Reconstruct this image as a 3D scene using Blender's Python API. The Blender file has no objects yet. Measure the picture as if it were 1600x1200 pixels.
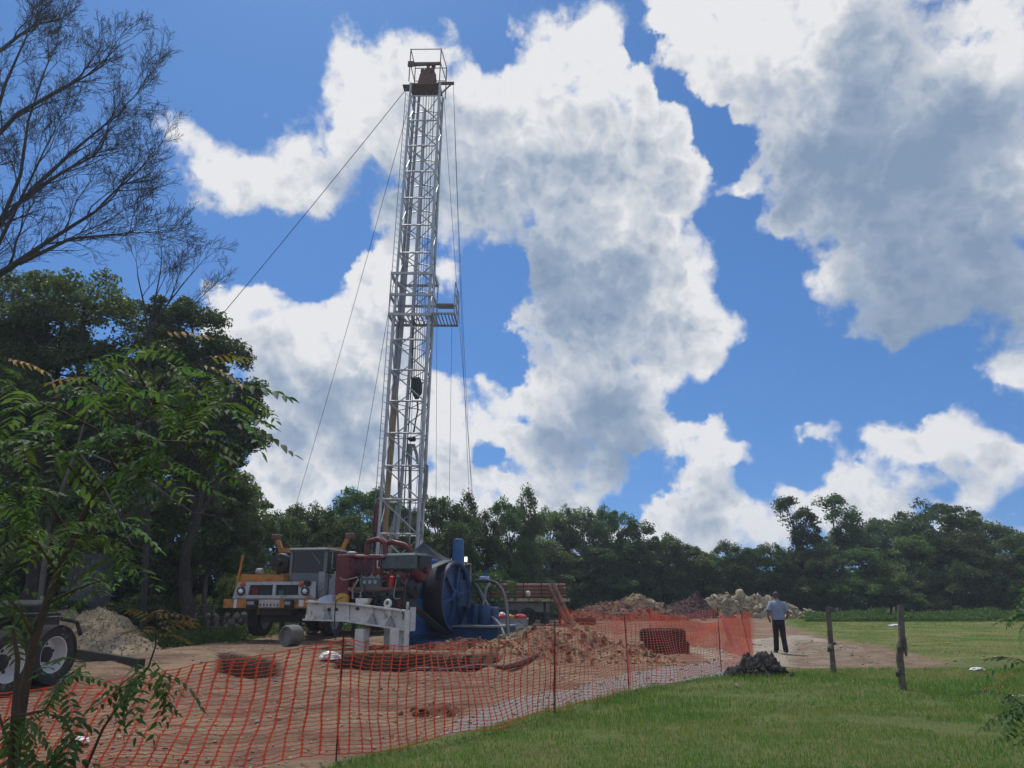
import bpy, bmesh, math, random
import numpy as np
from mathutils import Vector, Matrix, Euler, noise as mnoise

SC = bpy.context.scene
COL = SC.collection
R = math.radians
random.seed(7)
RNG = np.random.default_rng(7)

# ------------------------------------------------------------------ camera
FPX = 1150.0                       # focal length in photo pixels (1600 wide)
PITCH = math.atan(333.0 / FPX)     # horizon sits 333 px under the picture centre
CAMH = 1.6
cam_d = bpy.data.cameras.new('camera')
cam_d.sensor_width = 36.0
cam_d.lens = 36.0 * FPX / 1600.0
cam_d.clip_start = 0.05
cam_d.clip_end = 3000.0
cam = bpy.data.objects.new('camera', cam_d)
COL.objects.link(cam)
cam.location = (0, 0, CAMH)
cam.rotation_euler = (math.pi / 2 + PITCH, 0, 0)
SC.camera = cam
SC.view_settings.view_transform = 'Standard'
SC.view_settings.look = 'None'
SC.view_settings.gamma = 1.0
SC.view_settings.exposure = 0.0
SC.cycles.max_bounces = 6
SC.cycles.transparent_max_bounces = 8
SC.cycles.use_denoising = True

def ray(u, v):
    """direction through a photo pixel, scaled so that its forward part is 1"""
    x = (u - 800.0) / FPX
    yu = (600.0 - v) / FPX
    c, s = math.cos(PITCH), math.sin(PITCH)
    return Vector((x, c - yu * s, s + yu * c))
def P(u, v, Y):
    r = ray(u, v)
    return Vector((0, 0, CAMH)) + r * (Y / r.y)
def G(u, v, z=0.0):
    r = ray(u, v)
    return Vector((0, 0, CAMH)) + r * ((z - CAMH) / r.z)

# ------------------------------------------------------------------ sky
SUN_EL, SUN_AZ = R(64), R(-22)       # azimuth measured from +Y towards +X: ahead, a little left
world = bpy.data.worlds.new('World')
SC.world = world
world.use_nodes = True
WN, WL = world.node_tree.nodes, world.node_tree.links
WN.clear()

# cloud puffs: photo pixel centre, radius in photo pixels (turned into directions below)
PUFFS = [
 # long arm on the left
 (262,208,30),(300,228,42),(345,258,52),(395,285,60),(440,275,62),(470,215,45),(500,300,58),(545,225,70),
 # big cumulus behind the mast
 (560,135,48),(612,108,48),(660,105,46),(710,110,44),(750,140,46),(600,200,90),(690,220,110),(780,230,105),
 (640,300,60),(740,310,60),(840,190,90),(870,320,70),
 (850,95,52),(900,75,44),(955,62,40),(930,130,80),(1000,160,60),(1045,205,52),(900,230,110),(1010,270,80),(1075,255,42),
 # centre column
 (960,340,90),(1040,340,55),(860,400,80),(950,430,100),(1050,440,62),(870,480,85),(1000,500,100),(1090,490,66),
 (1140,505,38),(1165,520,20),(1100,560,48),(940,570,90),(1020,590,72),(1070,605,36),(900,640,85),(980,665,80),(850,610,38),(1060,670,40),
 (830,600,34),(850,640,38),
 # upper right mass
 (1060,20,50),(1040,55,34),(1120,60,80),(1100,110,50),(1160,140,60),(1210,60,110),(1330,40,150),(1300,160,130),(1230,230,70),(1180,190,42),
 (1280,310,72),(1320,420,85),(1290,480,44),(1420,180,180),(1400,330,150),(1400,460,95),(1340,515,40),(1530,110,150),(1560,280,150),(1500,420,120),
 (1590,440,80),(1420,520,36),
 # left of the mast, low
 (620,395,42),(570,400,26),(600,450,60),(390,455,42),(360,490,60),(440,470,50),(490,480,60),(420,540,80),(520,540,100),(600,540,80),(450,620,90),(560,640,100),
 (640,640,80),(470,690,60),(600,720,70),(410,750,40),(520,740,50),
 # low centre
 (700,650,46),(745,650,40),(720,700,60),(800,690,60),(860,730,66),(790,750,50),(930,730,50),(880,780,46),(830,640,40),(720,570,44),(760,590,30),(700,440,26),(695,400,22),
 (940,790,30),(985,745,24),
 # small ones on the right
 (1195,684,20),(1235,676,28),(1268,668,32),(1300,660,20),
 (1380,700,34),(1430,690,50),(1490,690,60),(1550,715,46),(1600,720,46),(1470,652,36),
 (1590,640,22),(1545,560,34),(1585,575,40),(1530,600,22),
 (1110,675,46),(1140,655,28),(1100,735,50),(1140,720,48),(1060,770,56),(1110,800,74),(1170,800,56),(1030,790,40),(1195,745,26),(1060,830,60),(1200,820,40),
 (1250,775,34),(1330,770,50),(1290,785,40),(1345,735,20),(1370,790,26),(1520,795,36),(1480,800,26),(1590,830,20),
 (745,795,46),(700,785,36),(660,790,50),(830,800,50),(900,800,56),(960,820,40),(430,790,40),(500,780,40),
]
def new(tree, t, **kw):
    n = tree.nodes.new(t)
    for k, v in kw.items():
        setattr(n, k, v)
    return n
def feed(tree, node, idx, val):
    if isinstance(val, bpy.types.NodeSocket):
        tree.links.new(val, node.inputs[idx])
    elif val is not None:
        node.inputs[idx].default_value = val
def mth(tree, op, a, b=None, c=None, clamp=False):
    n = tree.nodes.new('ShaderNodeMath'); n.operation = op; n.use_clamp = clamp
    feed(tree, n, 0, a); feed(tree, n, 1, b); feed(tree, n, 2, c)
    return n.outputs[0]
def vmth(tree, op, a, b=None, scale=None):
    n = tree.nodes.new('ShaderNodeVectorMath'); n.operation = op
    feed(tree, n, 0, a); feed(tree, n, 1, b)
    if scale is not None: feed(tree, n, 3, scale)
    return n.outputs['Value'] if op in ('DISTANCE', 'LENGTH', 'DOT_PRODUCT') else n.outputs['Vector']
def noise_n(tree, vec, scale, detail=4, rough=0.5, out='Fac', lac=2.0, dist=0.0):
    n = tree.nodes.new('ShaderNodeTexNoise')
    n.inputs['Scale'].default_value = scale; n.inputs['Detail'].default_value = detail
    n.inputs['Roughness'].default_value = rough; n.inputs['Lacunarity'].default_value = lac
    n.inputs['Distortion'].default_value = dist
    if vec is not None: tree.links.new(vec, n.inputs['Vector'])
    return n.outputs[out]
def smooth(tree, x, lo, hi, to0=0.0, to1=1.0):
    n = tree.nodes.new('ShaderNodeMapRange'); n.interpolation_type = 'SMOOTHSTEP'
    feed(tree, n, 0, x); feed(tree, n, 1, lo); feed(tree, n, 2, hi); feed(tree, n, 3, to0); feed(tree, n, 4, to1)
    return n.outputs[0]
def mixc(tree, fac, a, b, mode='MIX'):
    n = tree.nodes.new('ShaderNodeMix'); n.data_type = 'RGBA'; n.blend_type = mode
    feed(tree, n, 0, fac)
    feed(tree, n, 6, a if not isinstance(a, tuple) else (*a[:3], 1)); feed(tree, n, 7, b if not isinstance(b, tuple) else (*b[:3], 1))
    return n.outputs[2]

# Cloud cover over the field: thickness and greyness of the cumulus as smooth functions of azimuth and elevation.
# Both fields are kept as a short sum of products of curves (one over azimuth, one over elevation).
GREYS = [(600,285,70,.42),(690,215,90,.3),(780,320,70,.35),(870,440,95,.8),(800,430,60,.55),(950,455,70,.6),(1010,540,80,.38),(920,665,85,.85),(985,690,60,.6),
 (850,680,50,.5),(1400,240,170,.8),(1480,380,150,.95),(1330,300,110,.7),(1430,480,110,1.0),(1400,20,90,.55),(1540,470,90,.8),(1250,250,70,.45),(1180,150,50,.3),
 (400,570,70,.38),(560,690,80,.42),(480,640,80,.36),(1010,270,80,.42),(900,300,60,.25),(1250,692,26,.3),(1470,722,50,.35),(1100,800,60,.4),(760,730,40,.3),
 (420,330,50,.2),(520,330,60,.3),(1330,500,60,.6),(640,330,40,.4),(1500,200,110,.6),(880,750,40,.3),(620,560,60,.2),(1580,740,40,.3)]
AZ0, AZ1, EL0, EL1 = R(-52), R(52), R(-2), R(58)
HOLES = [(325,395,40),(400,392,42),(470,405,40),(540,372,34),(500,425,30),(765,480,46),(745,540,40),(790,420,30),(1130,330,26),(1190,430,50),(1205,560,60),(1160,610,40),(775,62,20),(1010,78,20),(1062,140,26),(1110,195,26),(1140,235,28),(1280,600,60),(1430,600,60),(1250,720,26),(800,575,26),(690,545,30),(1015,755,34),(1090,640,26),(1205,645,36),(1225,705,26),(965,800,22),(767,712,20),(1000,705,20),(1175,745,20)]
def sky_fields(na=200, ne=130):
    az = np.linspace(AZ0, AZ1, na)[:, None]; el = np.linspace(EL0, EL1, ne)[None, :]
    D = np.stack([np.sin(az) * np.cos(el), np.cos(az) * np.cos(el), np.sin(el) + 0 * az], -1)
    den = np.full((na, ne), -1.6); gry = np.zeros((na, ne))
    for (u, v, r) in PUFFS:
        c = np.array(ray(u, v).normalized())
        rr = np.linalg.norm(np.array(ray(u + r, v).normalized()) - c) * 1.1
        d = np.linalg.norm(D - c, axis=-1)
        f = (1 - d / rr) * (rr / 0.06) ** 0.55
        den = np.logaddexp(den * 9, f * 9) / 9
    for (u, v, r, amt) in GREYS:
        c = np.array(ray(u, v).normalized())
        rr = np.linalg.norm(np.array(ray(u + r, v).normalized()) - c)
        d = np.linalg.norm(D - c, axis=-1)
        gry = np.maximum(gry, 0) + amt * np.exp(-(d / rr) ** 2 * 1.1) * (1 - np.maximum(gry, 0) * 0.75)
    for (u, v, r) in HOLES:
        c = np.array(ray(u, v).normalized()); rr = np.linalg.norm(np.array(ray(u + r, v).normalized()) - c)
        den -= 1.5 * np.exp(-(np.linalg.norm(D - c, axis=-1) / rr) ** 2)
    return np.clip(den, -1.6, 1.6), np.tanh(gry * 1.05) * 0.86
def curve_field(tree, ta, te, M, rank):
    U, S, Vt = np.linalg.svd(M, full_matrices=False)
    tot = None
    na, ne = M.shape
    xa = np.linspace(0, 1, 84); xe = np.linspace(0, 1, 60)
    for k in range(0, rank, 3):
        outs = []
        for which, xs in (('a', xa), ('e', xe)):
            n = tree.nodes.new('ShaderNodeRGBCurve')
            n.mapping.use_clip = False
            mul, off = [], []
            for j in range(3):
                i = k + j
                arr = (U[:, i] if which == 'a' else Vt[i, :]) * math.sqrt(S[i])
                vals = np.interp(xs, np.linspace(0, 1, len(arr)), arr)
                lo, hi = vals.min(), vals.max()
                mul.append(float(hi - lo)); off.append(float(lo))
                vals = (vals - lo) / (hi - lo)
                cv = n.mapping.curves[j]
                cv.points[0].location = (0, float(vals[0])); cv.points[1].location = (1, float(vals[-1]))
                for x, y in zip(xs[1:-1], vals[1:-1]):
                    cv.points.new(float(x), float(y))
                for p in cv.points: p.handle_type = 'AUTO'
            n.mapping.update()
            comb = tree.nodes.new('ShaderNodeCombineXYZ')
            for j in range(3): tree.links.new(ta if which == 'a' else te, comb.inputs[j])
            tree.links.new(comb.outputs[0], n.inputs['Color'])
            m = tree.nodes.new('ShaderNodeVectorMath'); m.operation = 'MULTIPLY_ADD'
            tree.links.new(n.outputs[0], m.inputs[0]); m.inputs[1].default_value = mul; m.inputs[2].default_value = off
            outs.append(m.outputs[0])
        dt = vmth(tree, 'DOT_PRODUCT', outs[0], outs[1])
        tot = dt if tot is None else mth(tree, 'ADD', tot, dt)
    return tot

WT = world.node_tree
geo = new(WT, 'ShaderNodeTexCoord')
vdir = vmth(WT, 'NORMALIZE', geo.outputs['Generated'])
sky = new(WT, 'ShaderNodeTexSky', sky_type='NISHITA')
sky.sun_disc = False
sky.sun_elevation = SUN_EL
sky.sun_rotation = SUN_AZ
sky.altitude = 50.0
lift = vmth(WT, 'NORMALIZE', vmth(WT, 'ADD', vdir, (0.0, 0.0, 0.16)))      # clear deep blue down to the tree tops
WT.links.new(lift, sky.inputs['Vector'])
sky.air_density = 1.0; sky.dust_density = 0.3; sky.ozone_density = 3.0
sun_vec = Vector((math.sin(SUN_AZ) * math.cos(SUN_EL), math.cos(SUN_AZ) * math.cos(SUN_EL), math.sin(SUN_EL)))
# ragged lookup direction
w = vmth(WT, 'SUBTRACT', noise_n(WT, vdir, 11.0, 5, 0.62, 'Color'), (0.5, 0.5, 0.5))
wdir = vmth(WT, 'NORMALIZE', vmth(WT, 'ADD', vdir, vmth(WT, 'SCALE', w, scale=0.085)))
sep = new(WT, 'ShaderNodeSeparateXYZ'); WT.links.new(wdir, sep.inputs[0])
azi = mth(WT, 'ARCTAN2', sep.outputs[0], sep.outputs[1])
ele = mth(WT, 'ARCSINE', sep.outputs[2])
ta = mth(WT, 'MULTIPLY_ADD', azi, 1 / (AZ1 - AZ0), -AZ0 / (AZ1 - AZ0), clamp=True)
te = mth(WT, 'MULTIPLY_ADD', ele, 1 / (EL1 - EL0), -EL0 / (EL1 - EL0), clamp=True)
DEN, GRY = sky_fields()
d_field = curve_field(WT, ta, te, DEN, 21)
g_field = curve_field(WT, ta, te, GRY, 9)
d_above = curve_field(WT, ta, mth(WT, 'ADD', te, 0.05, clamp=True), DEN, 15)     # cloud between this spot and the high sun
# the rest of the heaven goes on with the same scattered cumulus
front = vmth(WT, 'DISTANCE', vdir, tuple(ray(800, 470).normalized()))
far = smooth(WT, front, 0.74, 0.86)
gen = mth(WT, 'MULTIPLY_ADD', noise_n(WT, vdir, 2.4, 3, 0.5), 9.0, -4.4)
dm = new(WT, 'ShaderNodeMix'); dm.data_type = 'FLOAT'
WT.links.new(far, dm.inputs[0]); WT.links.new(d_field, dm.inputs[2]); WT.links.new(gen, dm.inputs[3])
base_d = dm.outputs[0]
gm = new(WT, 'ShaderNodeMix'); gm.data_type = 'FLOAT'
WT.links.new(far, gm.inputs[0]); WT.links.new(g_field, gm.inputs[2])
WT.links.new(mth(WT, 'MULTIPLY', mth(WT, 'SUBTRACT', gen, 0.2), 0.4, clamp=True), gm.inputs[3])
base_g = gm.outputs[0]
# billows: rounded cells on several scales, and their relief towards the sun
def puff(vec, scale, detail):
    n = WT.nodes.new('ShaderNodeTexVoronoi'); n.feature = 'F1'; n.distance = 'EUCLIDEAN'; n.normalize = False
    n.inputs['Scale'].default_value = scale; n.inputs['Detail'].default_value = detail; n.inputs['Roughness'].default_value = 0.52; n.inputs['Lacunarity'].default_value = 2.1
    WT.links.new(vec, n.inputs['Vector'])
    return n.outputs['Distance']
wb = vmth(WT, 'SUBTRACT', noise_n(WT, vdir, 16.0, 5, 0.6, 'Color'), (0.5, 0.5, 0.5))
bdir = vmth(WT, 'ADD', vdir, vmth(WT, 'SCALE', wb, scale=0.05))
p0 = puff(bdir, 11.0, 3.0)
p1 = puff(vmth(WT, 'ADD', bdir, tuple(sun_vec * 0.012 + Vector((0.007, 0, 0)))), 11.0, 3.0)
n1 = noise_n(WT, vdir, 22.0, 8, 0.62)
nl = noise_n(WT, vdir, 5.5, 3, 0.5)
cov = mth(WT, 'ADD', mth(WT, 'MULTIPLY_ADD', nl, 1.3, mth(WT, 'ADD', base_d, -0.62)), mth(WT, 'ADD', mth(WT, 'MULTIPLY_ADD', p0, -0.9, 0.88), mth(WT, 'MULTIPLY_ADD', n1, 1.15, -0.575)))
alpha = smooth(WT, cov, -0.20, 0.40)
relief = mth(WT, 'MULTIPLY', mth(WT, 'SUBTRACT', p1, p0), 0.80)
fine = mth(WT, 'MULTIPLY_ADD', n1, -0.22, 0.11)
core = smooth(WT, cov, 0.1, 1.3, -0.10, 0.24)
body = smooth(WT, cov, 0.0, 0.7)
shade = mth(WT, 'ADD', mth(WT, 'ADD', mth(WT, 'ADD', mth(WT, 'MULTIPLY', base_g, mth(WT, 'MULTIPLY_ADD', nl, 0.8, 0.78)), mth(WT, 'MULTIPLY', mth(WT, 'MULTIPLY', relief, body), mth(WT, 'MULTIPLY_ADD', base_g, -0.55, 1.0))), core), fine)
under = mth(WT, 'MULTIPLY', mth(WT, 'MINIMUM', mth(WT, 'MAXIMUM', mth(WT, 'SUBTRACT', d_above, d_field), -0.5), 0.7), 0.42)
shade = mth(WT, 'ADD', shade, mth(WT, 'MULTIPLY', under, mth(WT, 'SUBTRACT', 1.0, far)))
shade = mth(WT, 'MAXIMUM', mth(WT, 'MINIMUM', shade, 1.0), 0.0)
ramp = new(WT, 'ShaderNodeValToRGB')
WT.links.new(shade, ramp.inputs[0])
els = ramp.color_ramp.elements
els[0].position = 0.0; els[0].color = (0.83, 0.83, 0.84, 1)
els[1].position = 1.0; els[1].color = (0.225, 0.31, 0.44, 1)
for pos, c in ((0.22, (0.66, 0.685, 0.72, 1)), (0.45, (0.48, 0.535, 0.62, 1)), (0.7, (0.32, 0.40, 0.52, 1))):
    e = els.new(pos); e.color = c
ccol = mixc(WT, 1.0, ramp.outputs[0], (10.0, 10.0, 10.0), 'MULTIPLY')
ccol_n = ccol.node; ccol_n.clamp_result = False
skyc = mixc(WT, 1.0, sky.outputs[0], (0.50, 0.84, 1.16), 'MULTIPLY')
mixed = mixc(WT, mth(WT, 'MULTIPLY', alpha, 0.97), skyc, ccol)
bg = new(WT, 'ShaderNodeBackground')
bg.inputs['Strength'].default_value = 0.1
WT.links.new(mixed, bg.inputs['Color'])
wo = new(WT, 'ShaderNodeOutputWorld')
WT.links.new(bg.outputs[0], wo.inputs['Surface'])
world.cycles.sampling_method = 'MANUAL'
world.cycles.sample_map_resolution = 512

# ------------------------------------------------------------------ sun, softened by the cloud over the site
sun_l = bpy.data.lights.new('sun', 'SUN')
sun_l.energy = 3.2
sun_l.angle = R(5)
sun_l.color = (1.0, 0.96, 0.9)
sun_o = bpy.data.objects.new('sun', sun_l)
COL.objects.link(sun_o)
sun_o.rotation_euler = (-sun_vec).to_track_quat('-Z', 'Y').to_euler()

# ------------------------------------------------------------------ helpers
ORG = {}          # world position of each thing's origin (children share it)
def tag(o, label=None, cat=None, group=None, kind=None):
    if label: o['label'] = label
    if cat: o['category'] = cat
    if group: o['group'] = group
    if kind: o['kind'] = kind
    return o
def thing(name, label, cat, loc=(0, 0, 0), group=None):
    o = bpy.data.objects.new(name, None)
    o.empty_display_size = 0.2
    COL.objects.link(o)
    o.location = loc
    ORG[o] = Vector(loc)
    return tag(o, label, cat, group)
def link(name, me, parent=None, mat=None, matrix=None):
    """object from a mesh; matrix is its world placement"""
    o = bpy.data.objects.new(name, me)
    COL.objects.link(o)
    if mat is not None and len(me.materials) == 0:
        me.materials.append(mat)
    off = Vector((0, 0, 0))
    if parent is not None:
        o.parent = parent
        off = ORG[parent]
    m = matrix if matrix is not None else Matrix.Identity(4)
    o.matrix_basis = Matrix.Translation(-off) @ m
    ORG[o] = m.to_translation() if matrix is not None else Vector((0, 0, 0))
    return o

class MB:
    """collects shapes in world space and builds ONE mesh object"""
    def __init__(self, frame=None):
        self.v, self.f, self.F = [], [], frame or Matrix.Identity(4)
    def add(self, vs, fs, M=None):
        k = len(self.v)
        T = self.F @ M if M is not None else self.F
        self.v += [T @ Vector(p) for p in vs]
        self.f += [tuple(i + k for i in f) for f in fs]
        return self
    def box(self, c, s, rot=None, taper=1.0):
        x, y, z = s[0] / 2, s[1] / 2, s[2] / 2
        t = taper
        vs = [(-x, -y, -z), (x, -y, -z), (x, y, -z), (-x, y, -z), (-x*t, -y*t, z), (x*t, -y*t, z), (x*t, y*t, z), (-x*t, y*t, z)]
        fs = [(3, 2, 1, 0), (4, 5, 6, 7), (0, 1, 5, 4), (1, 2, 6, 5), (2, 3, 7, 6), (3, 0, 4, 7)]
        M = Matrix.Translation(c)
        if rot: M = M @ Euler(rot).to_matrix().to_4x4()
        return self.add(vs, fs, M)
    def rbox(self, c, s, r=0.03, rot=None):
        """box with chamfered edges"""
        x, y, z = s[0] / 2, s[1] / 2, s[2] / 2
        r = min(r, x * .9, y * .9, z * .9)
        vs = []; idx = {}
        for sx in (-1, 1):
            for sy in (-1, 1):
                for sz in (-1, 1):
                    for ax in range(3):
                        p = [sx * x, sy * y, sz * z]
                        for a in range(3):
                            if a != ax: p[a] -= (sx, sy, sz)[a] * r
                        idx[(sx, sy, sz, ax)] = len(vs); vs.append(tuple(p))
        fs = []
        for ax in range(3):
            o = [a for a in range(3) if a != ax]
            for s1 in (-1, 1):
                q = []
                for a, b in ((-1, -1), (1, -1), (1, 1), (-1, 1)):
                    k = [0, 0, 0]; k[ax] = s1; k[o[0]] = a; k[o[1]] = b
                    q.append(idx[(*k, ax)])
                fs.append(tuple(q))
            for a in (-1, 1):
                for b in (-1, 1):
                    k0 = [0, 0, 0]; k0[o[0]] = a; k0[o[1]] = b
                    lo = list(k0); hi = list(k0); lo[ax] = -1; hi[ax] = 1
                    fs.append((idx[(*lo, o[0])], idx[(*hi, o[0])], idx[(*hi, o[1])], idx[(*lo, o[1])]))
        for sx in (-1, 1):
            for sy in (-1, 1):
                for sz in (-1, 1):
                    fs.append(tuple(idx[(sx, sy, sz, a)] for a in range(3)))
        M = Matrix.Translation(c)
        if rot: M = M @ Euler(rot).to_matrix().to_4x4()
        return self.add(vs, fs, M)
    def tube(self, a, b, r0, r1=None, n=8, caps=True):
        return self.path([a, b], [r0, r0 if r1 is None else r1], n, caps)
    def path(self, pts, rad, n=8, caps=True):
        pts = [Vector(p) for p in pts]
        if not hasattr(rad, '__len__'): rad = [rad] * len(pts)
        vs, fs = [], []
        nrm = None
        for i, p in enumerate(pts):
            t = (pts[min(i + 1, len(pts) - 1)] - pts[max(i - 1, 0)])
            t = t.normalized() if t.length > 1e-9 else Vector((0, 0, 1))
            if nrm is None:
                nrm = t.orthogonal().normalized()
            else:
                nrm = (nrm - t * nrm.dot(t))
                nrm = nrm.normalized() if nrm.length > 1e-6 else t.orthogonal().normalized()
            bn = t.cross(nrm)
            for k in range(n):
                a = 2 * math.pi * k / n
                vs.append(p + (nrm * math.cos(a) + bn * math.sin(a)) * rad[i])
        for i in range(len(pts) - 1):
            for k in range(n):
                k2 = (k + 1) % n
                fs.append((i * n + k, i * n + k2, (i + 1) * n + k2, (i + 1) * n + k))
        if caps:
            fs.append(tuple(range(n))[::-1]); m = (len(pts) - 1) * n
            fs.append(tuple(m + k for k in range(n)))
        return self.add(vs, fs)
    def bar(self, a, b, w, h, up=(0, 0, 1)):
        """rectangular bar from a to b"""
        a, b = Vector(a), Vector(b)
        t = (b - a).normalized(); u = Vector(up)
        s = t.cross(u)
        s = s.normalized() if s.length > 1e-5 else t.orthogonal().normalized()
        u = s.cross(t).normalized()
        vs = []
        for p in (a, b):
            for x, y in ((-1, -1), (1, -1), (1, 1), (-1, 1)):
                vs.append(p + s * x * w / 2 + u * y * h / 2)
        return self.add(vs, [(3, 2, 1, 0), (4, 5, 6, 7), (0, 1, 5, 4), (1, 2, 6, 5), (2, 3, 7, 6), (3, 0, 4, 7)])
    def lathe(self, prof, n=24, M=None, close=False, caps=True):
        """profile of (radius, height) about local z"""
        vs, fs = [], []
        for r, z in prof:
            for k in range(n):
                a = 2 * math.pi * k / n
                vs.append((r * math.cos(a), r * math.sin(a), z))
        m = len(prof)
        for i in range(m - 1 if not close else m):
            j = (i + 1) % m
            for k in range(n):
                k2 = (k + 1) % n
                fs.append((i * n + k, i * n + k2, j * n + k2, j * n + k))
        if not close and caps:
            if prof[0][0] > 1e-4: fs.append(tuple(range(n))[::-1])
            if prof[-1][0] > 1e-4: fs.append(tuple((m - 1) * n + k for k in range(n)))
        return self.add(vs, fs, M)
    def prism(self, poly, d, M=None):
        """polygon in local xz, extruded along local y by d"""
        n = len(poly)
        vs = [(x, 0, z) for x, z in poly] + [(x, d, z) for x, z in poly]
        fs = [tuple(range(n)), tuple(range(2 * n - 1, n - 1, -1))]
        for i in range(n):
            j = (i + 1) % n
            fs.append((i, i + n, j + n, j))
        return self.add(vs, fs, M)
    def mesh(self, name, smooth=False, org=Vector((0, 0, 0))):
        me = bpy.data.meshes.new(name)
        me.from_pydata([tuple(p - org) for p in self.v], [], self.f)
        me.validate()
        bm = bmesh.new(); bm.from_mesh(me)
        bmesh.ops.recalc_face_normals(bm, faces=bm.faces)
        bm.to_mesh(me); bm.free()
        if smooth:
            for p in me.polygons: p.use_smooth = True
            me.set_sharp_from_angle(angle=R(38))
        return me
    def build(self, name, mat, parent=None, smooth=False, loc=None):
        """loc: world origin of a top-level mesh thing"""
        if parent is not None:
            o = bpy.data.objects.new(name, self.mesh(name, smooth, ORG[parent]))
            COL.objects.link(o)
            o.parent = parent
            ORG[o] = ORG[parent]
        else:
            L = Vector(loc) if loc is not None else Vector((0, 0, 0))
            o = bpy.data.objects.new(name, self.mesh(name, smooth, L))
            COL.objects.link(o)
            o.location = L
            ORG[o] = L
        if mat is not None: o.data.materials.append(mat)
        return o

def np_mesh(name, verts, faces, mat=None, smooth=False, attr=None):
    """verts (N,3), faces (M,k) numpy; attr: dict name -> (N,4) point colours"""
    me = bpy.data.meshes.new(name)
    verts = np.asarray(verts, np.float32); faces = np.asarray(faces, np.int32)
    k = faces.shape[1]
    me.vertices.add(len(verts)); me.vertices.foreach_set('co', verts.ravel())
    me.loops.add(faces.size); me.loops.foreach_set('vertex_index', faces.ravel())
    me.polygons.add(len(faces))
    me.polygons.foreach_set('loop_start', np.arange(0, faces.size, k, dtype=np.int32))
    if smooth: me.polygons.foreach_set('use_smooth', np.ones(len(faces), bool))
    me.update(calc_edges=True)
    for an, arr in (attr or {}).items():
        a = me.color_attributes.new(an, 'FLOAT_COLOR', 'POINT')
        a.data.foreach_set('color', np.asarray(arr, np.float32).ravel())
    if mat: me.materials.append(mat)
    return me

_LAT = {}
def vnoise(x, y, seed=0):
    """numpy value noise in [0,1]"""
    if seed not in _LAT:
        _LAT[seed] = np.random.default_rng(seed + 100).random((256, 256))
    L = _LAT[seed]
    xi, yi = np.floor(x).astype(int), np.floor(y).astype(int)
    fx, fy = x - xi, y - yi
    fx = fx * fx * (3 - 2 * fx); fy = fy * fy * (3 - 2 * fy)
    a = L[xi & 255, yi & 255]; b = L[(xi + 1) & 255, yi & 255]; c = L[xi & 255, (yi + 1) & 255]; d = L[(xi + 1) & 255, (yi + 1) & 255]
    return (a * (1 - fx) + b * fx) * (1 - fy) + (c * (1 - fx) + d * fx) * fy
def fbm(x, y, oct=4, seed=0, gain=0.5):
    t, a, s = 0, 1.0, 0
    for i in range(oct):
        t = t + a * vnoise(x * 2 ** i + 17.3 * i, y * 2 ** i + 5.1 * i, seed + i); s += a; a *= gain
    return t / s
def sstep(a, b, x):
    t = np.clip((x - a) / (b - a), 0, 1)
    return t * t * (3 - 2 * t)
def sdpoly(poly, X, Y):
    """signed distance to a polygon (negative inside)"""
    d = np.full(X.shape, 1e9); ins = np.zeros(X.shape, bool)
    n = len(poly)
    for i in range(n):
        ax, ay = poly[i][:2]; bx, by = poly[(i + 1) % n][:2]
        ex, ey = bx - ax, by - ay
        wx, wy = X - ax, Y - ay
        t = np.clip((wx * ex + wy * ey) / max(ex * ex + ey * ey, 1e-9), 0, 1)
        d = np.minimum(d, np.hypot(wx - ex * t, wy - ey * t))
        cr = ((ay > Y) != (by > Y)) & (X < (bx - ax) * (Y - ay) / (by - ay + 1e-12) + ax)
        ins ^= cr
    return np.where(ins, -d, d)

# ------------------------------------------------------------------ materials
def M_(name):
    m = bpy.data.materials.new(name); m.use_nodes = True
    nt = m.node_tree; nt.nodes.clear()
    out = nt.nodes.new('ShaderNodeOutputMaterial')
    b = nt.nodes.new('ShaderNodeBsdfPrincipled')
    nt.links.new(b.outputs[0], out.inputs['Surface'])
    return m, nt, b, out
def pmat(name, c1, c2=None, scale=4.0, rough=0.6, metal=0.0, bump=0.15, bscale=30.0, dirt=None, dirt_amt=0.5, dirt_scale=2.5, spec=0.4, rnd=0.0, detail=5):
    """paint, metal, rubber, earth: two noise-mixed tones, optional dirt or rust patches, fine relief"""
    m, nt, b, out = M_(name)
    tc = nt.nodes.new('ShaderNodeTexCoord'); vec = tc.outputs['Object']
    f = noise_n(nt, vec, scale, detail, 0.6)
    col = mixc(nt, smooth(nt, f, 0.3, 0.7), c1, c2 or tuple(x * 0.75 for x in c1))
    rg = rough
    if dirt:
        df = noise_n(nt, vec, dirt_scale, 7, 0.68, dist=0.4)
        k = smooth(nt, df, 0.68 - 0.3 * dirt_amt, 0.78 - 0.22 * dirt_amt)
        col = mixc(nt, k, col, dirt)
        rg = mth(nt, 'MULTIPLY_ADD', k, 0.9 - rough, rough, clamp=True)
    if rnd:
        oi = nt.nodes.new('ShaderNodeObjectInfo')
        hs = nt.nodes.new('ShaderNodeHueSaturation')
        feed(nt, hs, 'Value', mth(nt, 'MULTIPLY_ADD', oi.outputs['Random'], rnd, 1 - rnd / 2))
        nt.links.new(col, hs.inputs['Color']); col = hs.outputs[0]
    nt.links.new(col, b.inputs['Base Color'])
    feed(nt, b, 'Roughness', rg); b.inputs['Metallic'].default_value = metal
    b.inputs['Specular IOR Level'].default_value = spec
    if bump:
        bp = nt.nodes.new('ShaderNodeBump'); bp.inputs['Strength'].default_value = bump; bp.inputs['Distance'].default_value = 0.02
        nt.links.new(noise_n(nt, vec, bscale, 5, 0.6), bp.inputs['Height'])
        nt.links.new(bp.outputs[0], b.inputs['Normal'])
    return m
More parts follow.
